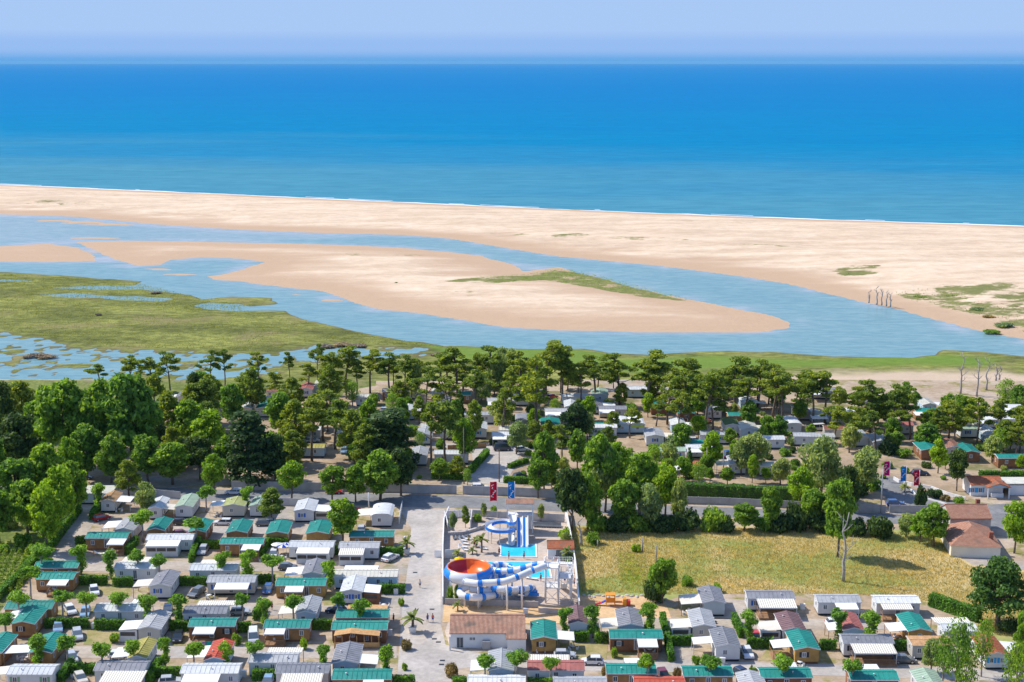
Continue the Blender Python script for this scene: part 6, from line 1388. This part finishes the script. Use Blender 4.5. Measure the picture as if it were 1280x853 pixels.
flag(621.5, 648, 9.0, (.62, .01, .04), 'tall red flag with white script behind the pool slides', 1.6, 4.6)
flag(643.5, 648, 9.0, (.01, .22, .62), 'tall blue flag with white script above the tiled slide tower', 1.5, 4.8)
flag(1111.5, 603, 5.6, (.62, .01, .18), 'magenta flag with white script by the camp entrance', 1.4, 3.7)
flag(1131.5, 619, 7.4, (.01, .25, .66), 'blue flag with white script by the camp entrance', 1.3, 3.7)
flag(1148, 622, 7.0, (.65, .01, .04), 'red flag with white script by the camp entrance', 1.3, 3.8)
LANDMARKS.append(('the entrance flags', 1130, 618))
def utility_pole(x, yb, yt, mat, label, arm=True):
    h = (yb - yt) / vpm(yb); o = root_at('utility_pole', G(x, yb)); link('pole', MB().tube([(0, 0, 0), (0, 0, h)], [.17, .11], 8).mesh('pole', mat, True), o)
    if arm: part_box('crossarm', mat, o, -.7, .7, -.05, .05, h - .6, h - .48)
    reg(o, 'utility pole', x, yb, label)
utility_pole(1101, 642, 583, 'concrete', 'tall grey concrete pole beside the road near the entrance flags')
utility_pole(95, 578, 534, 'concrete', 'pale pole standing among the left-hand trees', False)
utility_pole(580, 605, 535, 'bark', 'thin dark pole left of the inner road', False)
utility_pole(624, 603, 562, 'bark', 'dark wooden pole in the middle of the inner road mouth')
utility_pole(904, 596, 564, 'pale_bark', 'pale wooden pole right of the orange-roofed cabin', False)
utility_pole(883, 594, 560, 'pale_bark', 'pale wooden pole just beside the orange-roofed cabin', False)
utility_pole(803, 690, 672, 'dead_wood', 'weathered short post standing in the dry meadow', False)
utility_pole(820, 704, 682, 'dead_wood', 'split stump post beside the meadow bush', False)
utility_pole(747, 684, 675, 'dead_wood', 'small fence post in the meadow near the pool wall', False)
utility_pole(461, 636, 616, 'white_paint', 'white signpost on the shaded road verge', False)
def lamp(x, yb, label):
    o = root_at('globe_lamp', G(x, yb)); link('post', MB().tube([(0, 0, 0), (0, 0, 3.0)], .05, 8).mesh('post', 'white_paint'), o); link('globe', MB().lathe([(.001, 3.6), (.18, 3.55), (.3, 3.3), (.18, 3.05), (.05, 3.0)], 12).mesh('globe', 'white_paint', True), o); reg(o, 'lamp', x, yb, label)
lamp(506.5, 690, 'white globe lamp beside the upper roadside palm'); lamp(516.5, 788, 'white globe lamp beside the lower roadside palm')
# ================================================================== PALMS
fr = MB()
for i in range(9):
    a, b = i / 9, (i + 1) / 9; f = lambda t: (1.7 * t, 0, .75 * t - 1.15 * t * t); w = lambda t: .30 * math.sin(math.pi * min(1, .12 + t * .86)) + .03
    p, q = f(a), f(b)
    for s in (-1, 1): fr.quad(p, q, (q[0] - .06, s * w(b), q[2] - .10), (p[0] - .06, s * w(a), p[2] - .10))
FROND = fr.mesh('frond', 'leaf_palm')
def palm(x, yb, s, th, label, pot=True):
    o = root_at('palm', G(x, yb)); z0 = 0
    if pot: link('planter', MB().hexa([(-.55, -.55, 0), (.55, -.55, 0), (.55, .55, 0), (-.55, .55, 0)], [(-.75, -.75, 1.1), (.75, -.75, 1.1), (.75, .75, 1.1), (-.75, .75, 1.1)]).mesh('planter', 'white_paint'), o); z0 = 1.1
    link('trunk', MB().tube([(0, 0, z0 - .05), (.05, 0, z0 + th * .5), (0, 0, z0 + th)], [.22 * s, .18 * s, .2 * s], 8).mesh('trunk', 'bark', True), o)
    for k in range(18):
        f = link('frond', FROND, o, (0, 0, z0 + th), 0, s); f.rotation_euler = (0, -R(-15 + 24 * (k % 4)), k * 2.4)
    reg(o, 'palm', x, yb, label, None, 'palms around the pool')
palm(508.5, 692, 1.15, 1.3, 'palm in a square white planter beside the clipped hedge on the camp road'); palm(516, 790, 1.3, 1.5, 'palm in a square white planter opposite the pool house')
palm(602, 691, 1.0, 3.0, 'tall palm in a pot in the middle of the pool terrace', False); palm(590.5, 693, .7, .9, 'small potted palm left of the tall terrace palm', False); palm(709, 702, .95, 2.2, 'palm in front of the red-tiled pool hut', False); palm(572, 700, .8, 1.4, 'palm beside the white screen on the pool terrace', False); palm(572, 764, .7, 1.2, 'small palm on the orange sand behind the pool house', False); palm(1131, 615, .9, 1.2, 'small palm beside the camp entrance road', False); palm(595, 684, .8, 1.6, 'slim palm behind the small potted palm', False)
# ================================================================== CARS
def car_parts(L, Wd, H, van=False):
    b = MB(); w = Wd / 2; hb = H * (.62 if not van else .55)
    prof = [(-L / 2, .32), (-L / 2 + .03, hb * .85), (-L / 2 + .25, hb), (L * .18 if not van else L * .36, hb), (L / 2 - .25, hb * .82), (L / 2 - .02, hb * .6), (L / 2, .32)]
    lo = [(x, -w, z) for x, z in prof]; hi = [(x, w, z) for x, z in prof]; b.hexa(lo[::-1], hi[::-1])
    cab = [(-L / 2 + .22, hb - .02), (-L / 2 + .5, H), (L * .06 if not van else L * .24, H), (L * .24 if not van else L * .4, hb - .02)]; g = MB(); k = w * .78
    g.hexa([(cab[0][0], -w * .96, cab[0][1]), (cab[3][0], -w * .96, cab[3][1]), (cab[3][0], w * .96, cab[3][1]), (cab[0][0], w * .96, cab[0][1])], [(cab[1][0], -k, H - .05), (cab[2][0], -k, H - .05), (cab[2][0], k, H - .05), (cab[1][0], k, H - .05)])
    r = MB().hexa([(cab[1][0] - .02, -k - .02, H - .06), (cab[2][0] + .02, -k - .02, H - .06), (cab[2][0] + .02, k + .02, H - .06), (cab[1][0] - .02, k + .02, H - .06)], [(cab[1][0] + .06, -k + .05, H + .02), (cab[2][0] - .06, -k + .05, H + .02), (cab[2][0] - .06, k - .05, H + .02), (cab[1][0] + .06, k - .05, H + .02)])
    for xx in (cab[1][0] + (cab[2][0] - cab[1][0]) * .45,):
        for s in (-1, 1): r.hexa([(xx - .05, s * w * .965, hb - .02), (xx + .05, s * w * .965, hb - .02), (xx + .05, s * w * .94, hb - .02), (xx - .05, s * w * .94, hb - .02)], [(xx - .05, s * (k + .015), H - .05), (xx + .05, s * (k + .015), H - .05), (xx + .05, s * (k - .02), H - .05), (xx - .05, s * (k - .02), H - .05)])
    return b.mesh('body', 'car_paint'), g.mesh('glass', 'window_glass'), r.mesh('cabin_roof', 'car_paint')
CARM = {'hatch': (*car_parts(4.0, 1.75, 1.48), 4.0, 1.75), 'estate': (*car_parts(4.5, 1.8, 1.5), 4.5, 1.8), 'van': (*car_parts(4.9, 1.95, 2.0, True), 4.9, 1.95)}
WHEEL = MB().tube([(0, -.11, 0), (0, .11, 0)], .32, 14).mesh('tyre', 'black_rubber'); RIM = MB().tube([(0, -.125, 0), (0, .125, 0)], .19, 10).mesh('rim', 'steel'); HL = MB().box(-.03, .03, -.18, .18, -.08, .08).mesh('headlight', 'slide_white')
plain('tail_red', (.45, .02, .02), .3, .05); TLM = MB().box(-.03, .03, -.16, .16, -.09, .09).mesh('tail_light', 'tail_red')
CARC = {'white': (.75, .75, .76), 'silver': (.48, .50, .53), 'grey': (.14, .15, .16), 'black': (.015, .015, .02), 'blue': (.03, .10, .30), 'red': (.5, .02, .02), 'dark red': (.18, .02, .03), 'cream': (.65, .6, .5), 'navy': (.012, .025, .07), 'light blue': (.25, .4, .58)}
def car(x, y, col, rot, kind='hatch'):
    bd, gl, rf, L, Wd = CARM[kind]; o = root_at('parked_car' if kind != 'van' else 'parked_van', G(x, y)); o.rotation_euler = (0, 0, R(rot))
    b = link('body', bd, o); r = link('cabin_roof', rf, o); link('glass', gl, o); b.color = r.color = (*CARC[col], 1)
    for sx_ in (-1, 1):
        for sy_ in (-1, 1):
            w = link('wheel', WHEEL, o, (sx_ * L * .31, sy_ * (Wd / 2 - .08), .32)); link('rim', RIM, w)
            if sx_ > 0: link('headlight', HL, o, (L / 2 - .03, sy_ * (Wd / 2 - .3), .66))
            else: link('tail_light', TLM, o, (-L / 2 - .01, sy_ * (Wd / 2 - .25), .75))
    reg(o, 'van' if kind == 'van' else 'car', x, y, None, f"parked {col} {'van' if kind == 'van' else 'estate car' if kind == 'estate' else 'hatchback car'}", 'parked cars and vans')
for a in [(88, 766, 'white', -60), (107, 769, 'light blue', -80), (73, 788, 'light blue', -75), (97, 797, 'silver', -70, 'estate'), (90, 826, 'silver', -65), (101, 852, 'cream', -60), (223, 800, 'black', -85), (213, 855, 'silver', 10), (317, 800, 'white', -80, 'van'), (210, 766, 'navy', -80), (246, 744, 'grey', -110, 'estate'),
    (254, 691, 'silver', -90, 'estate'), (335, 856, 'light blue', -90), (335, 740, 'blue', -90), (342, 696, 'white', -90), (488, 700, 'white', 60, 'estate'), (127, 650, 'red', 40), (228, 656, 'black', 0, 'estate'), (227, 670, 'dark red', 20), (293, 618, 'white', 175, 'estate'), (279, 656, 'white', 178, 'estate'), (332, 657, 'grey', 5, 'estate'), (106, 599, 'navy', 0), (934, 820, 'white', -88), (829, 848, 'dark red', -80), (928, 846, 'navy', -60), (340, 656, 'silver', 0),
    (628, 563, 'navy', 5, 'van'), (652, 564, 'silver', 20), (650, 598, 'navy', 30), (883, 529, 'red', 60), (925, 556, 'navy', 30), (914, 572, 'blue', 20, 'van'), (1150, 594, 'navy', 0, 'estate'), (379, 552, 'white', 5), (391, 553, 'white', 10), (430, 566, 'light blue', -85), (483, 515, 'white', 0), (1119, 632, 'blue', 0, 'estate'), (690, 498, 'red', 40), (1025, 538, 'cream', 10, 'van'), (905, 516, 'white', 0), (418, 617, 'red', 3), (300, 690, 'white', 0) if False else (441, 640, 'dark red', 5), (118, 742, 'white', -70), (300, 768, 'silver', 5), (420, 766, 'navy', 170), (150, 823, 'white', 0), (452, 664, 'silver', 90), (880, 778, 'grey', 0), (1045, 782, 'white', 5), (706, 822, 'silver', 0), (945, 800, 'red', -85), (1130, 828, 'grey', 0), (740, 830, 'white', 178), (360, 712, 'grey', 0), (869, 553, 'white', -5), (1139, 602, 'grey', 160) if False else (600, 612, 'white', 3, 'estate')]: car(*a)
# ================================================================== PEOPLE
def person_mesh():
    V = [(0, 0, .92), (0, 0, 1.15), (0, 0, 1.40), (0, 0, 1.52), (0, .02, 1.66), (.10, 0, .88), (.12, .03, .48), (.13, 0, .08), (.13, .14, .05), (-.10, 0, .88), (-.12, -.03, .48), (-.13, 0, .08), (-.13, .14, .05), (.19, 0, 1.38), (.26, -.03, 1.10), (.27, .08, .86), (.28, .12, .78), (-.19, 0, 1.38), (-.26, -.03, 1.10), (-.27, .08, .86), (-.28, .12, .78)]
    E = [(0, 1), (1, 2), (2, 3), (3, 4), (0, 5), (5, 6), (6, 7), (7, 8), (0, 9), (9, 10), (10, 11), (11, 12), (2, 13), (13, 14), (14, 15), (15, 16), (2, 17), (17, 18), (18, 19), (19, 20)]
    Rd = [.15, .14, .16, .06, .10, .09, .06, .045, .035, .09, .06, .045, .035, .06, .045, .035, .025, .06, .045, .035, .025]
    me = bpy.data.meshes.new('body_base'); me.from_pydata(V, E, []); o = bpy.data.objects.new('body_base', me); C.objects.link(o); md = o.modifiers.new('skin', 'SKIN')
    for i, r in enumerate(Rd): me.skin_vertices[0].data[i].radius = (r, r * .8)
    me.skin_vertices[0].data[0].use_root = True; s = o.modifiers.new('sub', 'SUBSURF'); s.levels = 1; s.render_levels = 1
    dg = bpy.context.evaluated_depsgraph_get(); out = bpy.data.meshes.new_from_object(o.evaluated_get(dg)); bpy.data.objects.remove(o); out.name = 'body'; out.materials.clear(); out.materials.append(MATS['skin'])
    out.polygons.foreach_set('use_smooth', [True] * len(out.polygons)); return out
BODY = person_mesh()
SHIRT = MB().lathe([(.17, .92), (.185, 1.1), (.205, 1.36), (.12, 1.47)], 12).mesh('shirt', 'cloth', True); SHORT = MB().lathe([(.20, .62), (.2, .8), (.185, .98)], 12).mesh('shorts', 'cloth', True); HAIR = MB().lathe([(.001, 1.80), (.08, 1.78), (.115, 1.70), (.11, 1.62)], 10).mesh('hair', 'cloth', True)
for x, y, top, bot, rot, label in [(534.5, 778, (.05, .12, .4), (.05, .1, .3), 20, 'person in blue walking on the camp road, left of the pair'), (541, 778, (.6, .12, .08), (.03, .08, .3), -10, 'person with red top and blue bag walking on the camp road'), (492, 778, (.02, .02, .03), (.02, .02, .02), 60, 'person dressed in black beside the veranda chalet'),
    (624, 694, (.3, .1, .1), (.02, .02, .02), 0, 'person standing at the left corner of the paddling pool'), (636, 699, (.25, .2, .2), (.02, .05, .1), 90, 'person standing in front of the paddling pool'), (593, 684, (.4, .15, .12), (.1, .02, .05), 30, 'person standing on the pool terrace near the palms'), (596, 685, (.55, .35, .3), (.1, .1, .1), 200, 'second person beside the terrace palms'), (694.5, 704, (.65, .02, .03), (.5, .02, .03), 0, 'person in red by the pool hut door'),
    (715, 724, (.6, .6, .6), (.05, .1, .3), 50, 'person in white waiting below the slide stairs'), (712, 716, (.5, .1, .1), (.05, .05, .1), 120, 'person in dark red by the slide stairs'), (289, 692, (.7, .7, .72), (.6, .6, .6), 0, 'person in white on the chalet terrace, left one'), (296, 693, (.7, .7, .72), (.65, .65, .65), 40, 'person in white on the chalet terrace, right one'), (340, 763, (.5, .02, .12), (.3, .02, .05), 0, 'person in crimson beside the cream canopy'), (508.5, 612, (.04, .08, .3), (.4, .03, .03), 0, 'person walking along the roadside wall'), (706, 729, (.03, .2, .5), (.02, .05, .2), 10, 'person in blue shirt below the slide stairs'), (718, 733, (.6, .3, .25), (.05, .05, .1), 80, 'person in pink top beside the right pool wall'), (676, 727, (.35, .2, .15), (.02, .1, .3), 40, 'person at the near edge of the long pool'), (655, 699, (.5, .4, .35), (.4, .02, .02), 200, 'person in red shorts beyond the long pool'), (586, 679, (.6, .5, .1), (.1, .1, .1), 20, 'person in yellow top beside the white loungers'), (525, 735, (.6, .6, .6), (.1, .1, .15), 170, 'person in white top in the middle of the camp road')]:
    o = root_at('person', G(x, y)); o.rotation_euler = (0, 0, R(rot)); b = link('body', BODY, o); b.color = (.45, .26, .18, 1)
    for nm, me, c in (('shirt', SHIRT, top), ('shorts', SHORT, bot), ('hair', HAIR, (.04, .025, .015))): l = link(nm, me, o, sc=(1, .82, 1) if nm != 'hair' else None); l.color = (*c, 1)
    reg(o, 'person', x, y, label, None, 'people about the camp')
# ================================================================== SMALL THINGS
plain('lounger_grey', (.10, .11, .13), .7, .1)
def lounger(x, y, rot, mat, desc):
    o = root_at('sun_lounger', G(x, y)); o.rotation_euler = (0, 0, R(rot)); link('bed', unit('bed', mat, lambda b: b.box(-.33, .33, -1.0, .35, .30, .38)), o); link('backrest', unit('backrest', mat, lambda b: b.hexa([(-.33, .36, .30), (.33, .36, .30), (.33, .95, .75), (-.33, .95, .75)], [(-.33, .33, .38), (.33, .33, .38), (.33, .91, .82), (-.33, .91, .82)])), o)
    for sx_ in (-.28, .28):
        for sy_ in (-.9, .3): link('leg', unit('leg', 'white_paint', lambda b: b.box(-.03, .03, -.03, .03, 0, .30)), o, (sx_, sy_, 0))
    reg(o, 'sun lounger', x, y, None, desc, 'sun loungers on the pool terrace')
for i in range(11): lounger(668 + i * 3.2, 658 + i * .12, 4, 'lounger_grey', 'dark sun lounger')
for i in range(5): lounger(568 + i * 4.2, 674 - i * .9, 10, 'lounger_grey', 'dark sun lounger')
for x, y in ((578, 677), (581, 681), (579, 685), (582, 689), (583, 675), (604, 687), (660, 724), (666, 725)): lounger(x, y, 70, 'white_paint', 'white sun lounger')
def parasol(x, y, col, desc, h=2.4, r=1.4):
    o = root_at('parasol', G(x, y)); link('pole', MB().tube([(0, 0, 0), (0, 0, h)], .03, 6).mesh('pole', 'white_paint'), o); n = 8
    for k in range(n):
        a, b = 2 * math.pi * k / n, 2 * math.pi * (k + 1) / n; l = link('canopy_panel', MB().poly([(r * math.cos(a), r * math.sin(a), h - .35), (r * math.cos(b), r * math.sin(b), h - .35), (0, 0, h + .12)]).mesh('canopy_panel', 'cloth'), o); l.color = (*(col if k % 2 == 0 or col[0] > .5 else (.75, .75, .75)), 1)
    reg(o, 'parasol', x, y, None, desc)
parasol(354, 694, (.02, .06, .4), 'blue and white parasol'); parasol(347, 692, (.75, .75, .72), 'white parasol'); parasol(574, 709, (.75, .5, .01), 'yellow parasol', 2.2, 1.1); parasol(358, 692, (.02, .06, .4), 'blue and white parasol')
# playset
o = root_at('playset', G(763, 757))
for nm, x0, x1, y0, y1, z0, z1, c in (('tower_panel', -.9, .9, -.7, -.6, .9, 1.8, (.75, .22, .01)), ('tower_panel', -.9, -.8, -.598, .7, .9, 1.8, (.7, .35, .01)), ('platform', -.8, .9, -.598, .7, .8, .9, (.5, .05, .03)), ('bridge', .95, 2.4, -.5, .5, .7, .8, (.75, .25, .01)), ('side_panel', 2.45, 3.1, -.7, .7, .1, 1.5, (.7, .3, .02)), ('side_panel', 3.12, 3.9, -.6, .6, .1, 1.1, (.6, .04, .03)), ('roof', -1.0, .9, -.8, .8, 2.3, 2.42, (.75, .3, .02))):
    p = part_box(nm, 'plastic', o, x0, x1, y0, y1, z0, z1); p.color = (*c, 1)
for x in (-.85, .85):
    for y in (-.65, .65): p = link('post', MB().tube([(x, y, 0), (x, y, 2.3)], .06, 6).mesh('post', 'plastic'), o); p.color = (.7, .3, .02, 1)
p = link('slide', MB().hexa([(-3.0, -.35, .15), (-1.7, -.35, .55), (-1.7, .35, .55), (-3.0, .35, .15)], [(-3.0, -.35, .3), (-1.7, -.35, .7), (-1.7, .35, .7), (-3.0, .35, .3)]).mesh('slide', 'plastic'), o); p.color = (.5, .01, .03, 1)
p = link('slide_top', MB().hexa([(-1.69, -.35, .55), (-.92, -.35, .9), (-.92, .35, .9), (-1.69, .35, .55)], [(-1.69, -.35, .7), (-.92, -.35, 1.1), (-.92, .35, 1.1), (-1.69, .35, .7)]).mesh('slide_top', 'plastic'), o); p.color = (.02, .05, .5, 1)
reg(o, 'playset', 763, 757, 'orange and yellow children playset with red and blue slide on sand', None, None, 'the orange playset')
# towels on the terrace rail
th = G(240, 806); 
for i, c in enumerate([(.03, .2, .6), (.35, .22, .4), (.02, .35, .3), (.25, .25, .55)]):
    p = G(248 + i * 6.6, 802, 1.3); l = link('towel', MB().box(-.42, .42, -.03, .03, -.75, .06).mesh('towel', 'cloth'), None, (p.x, p.y - .25, p.z)); l.color = (*c, 1)
    reg(l, 'towel', 248 + i * 6.6, 802, ['blue', 'mauve', 'green', 'lilac'][i] + ' towel hanging on the terrace rail of the teal-roofed chalet', None, 'towels on the rail')
# outdoor tables, chairs and utility boxes by the homes
TBL = (MB().lathe([(.001, .74), (.5, .74), (.5, .70), (.06, .69), (.05, 0)], 12).mesh('table', 'white_paint', True), MB().box(-.22, .22, -.22, .22, .40, .44).mesh('seat', 'white_paint'), MB().box(-.22, .22, .19, .23, .44, .85).mesh('back', 'white_paint'), MB().box(-.2, -.16, -.2, .2, 0, .4).box(.16, .2, -.2, .2, 0, .4).mesh('legs', 'white_paint'))
def garden_set(x, y):
    o = root_at('garden_table', G(x, y)); link('table_top', TBL[0], o); reg(o, 'table', x, y, None, 'white garden table', 'garden furniture')
    for k in range(3):
        a = k * 2.1 + x; p = o.location + Vector((.85 * math.cos(a), .85 * math.sin(a), 0)); c = root_at('garden_chair', p); c.rotation_euler = (0, 0, a - math.pi / 2)
        for nm, me in zip(('seat', 'backrest', 'leg_frame'), TBL[1:]): link(nm, me, c)
        q = proj(p); reg(c, 'chair', q[0], q[1], None, 'white garden chair', 'garden furniture')
for x, y in ((96, 846), (352, 699), (676, 815), (1072, 766), (976, 826), (272, 646), (178, 705), (1120, 800), (1115, 768), (885, 828), (68, 740), (140, 692), (262, 748), (344, 800), (364, 748), (446, 800), (330, 702), (28, 826), (1146, 800), (1000, 832), (812, 816), (860, 768), (150, 640), (480, 760), (716, 812), (1050, 800)): garden_set(x, y)
BOX = MB().box(-.45, .45, -.25, .25, 0, 1.1).box(-.5, .5, -.3, .3, 1.1, 1.18).mesh('utility_box', 'white_paint')
for x, y in ((118, 786), (495, 743), (305, 846), (487, 795), (1003, 762), (478, 690), (334, 740), (903, 830), (657, 768)):
    o = link('utility_box', BOX, None, G(x, y)); reg(o, 'utility box', x, y, None, 'small white utility box', 'utility boxes')
STN = MB().lathe([(.001, .32), (.25, .3), (.42, .18), (.45, 0)], 7).mesh('stone', 'stone_wall')
for i in range(18):
    x = 730 + i * 6; o = link('stone', STN, None, G(x, 745 + (i % 3) * .7 + max(0, i - 12) * .7), i, (1 + (i % 4) * .25, .8, .9)); o.name = 'boulder'; reg(o, 'boulder', x, 746, None, 'pale boulder', 'boulders edging the playground')


# drain covers let into the camp road
DR = MB().box(-.45, .45, -.3, .3, .025, .05)
for k in range(5): DR.box(-.38 + k * .17, -.30 + k * .17, -.24, .24, .05, .062)
DRM = DR.mesh('drain_cover', 'dark_paint')
for x, y in ((543, 799), (548, 803), (553, 826), (552, 831), (519, 716), (540, 762)):
    o = link('drain_cover', DRM, None, G(x, y)); reg(o, 'drain cover', x, y, None, 'dark drain cover in the road', 'drain covers')

p = G(126, 689, 1.2); hm = MB(); n = 10
for i in range(n):
    f = lambda t: (-1.5 + 3 * t, .8 * (t * (1 - t)) * 4 * .35, .9 - 1.0 * math.sin(math.pi * t) * .7)
    a0, a1 = f(i / n), f((i + 1) / n); hm.quad((a0[0], -a0[1], a0[2]), (a1[0], -a1[1], a1[2]), (a1[0], a1[1] + .02, a1[2] + .12), (a0[0], a0[1] + .02, a0[2] + .12))
o = root_at('hammock', Vector((p.x, p.y, .35))); l = link('sling', hm.mesh('sling', 'cloth', True), o); l.color = (.8, .8, .8, 1)
for s in (-1.55, 1.55): part_box('post', 'rail_wood', o, s - .06, s + .06, -.06, .06, -.35, 1.3)
reg(o, 'hammock', 126, 689, 'white hammock slung on the terrace of the teal-roofed chalet')
finish_labels()
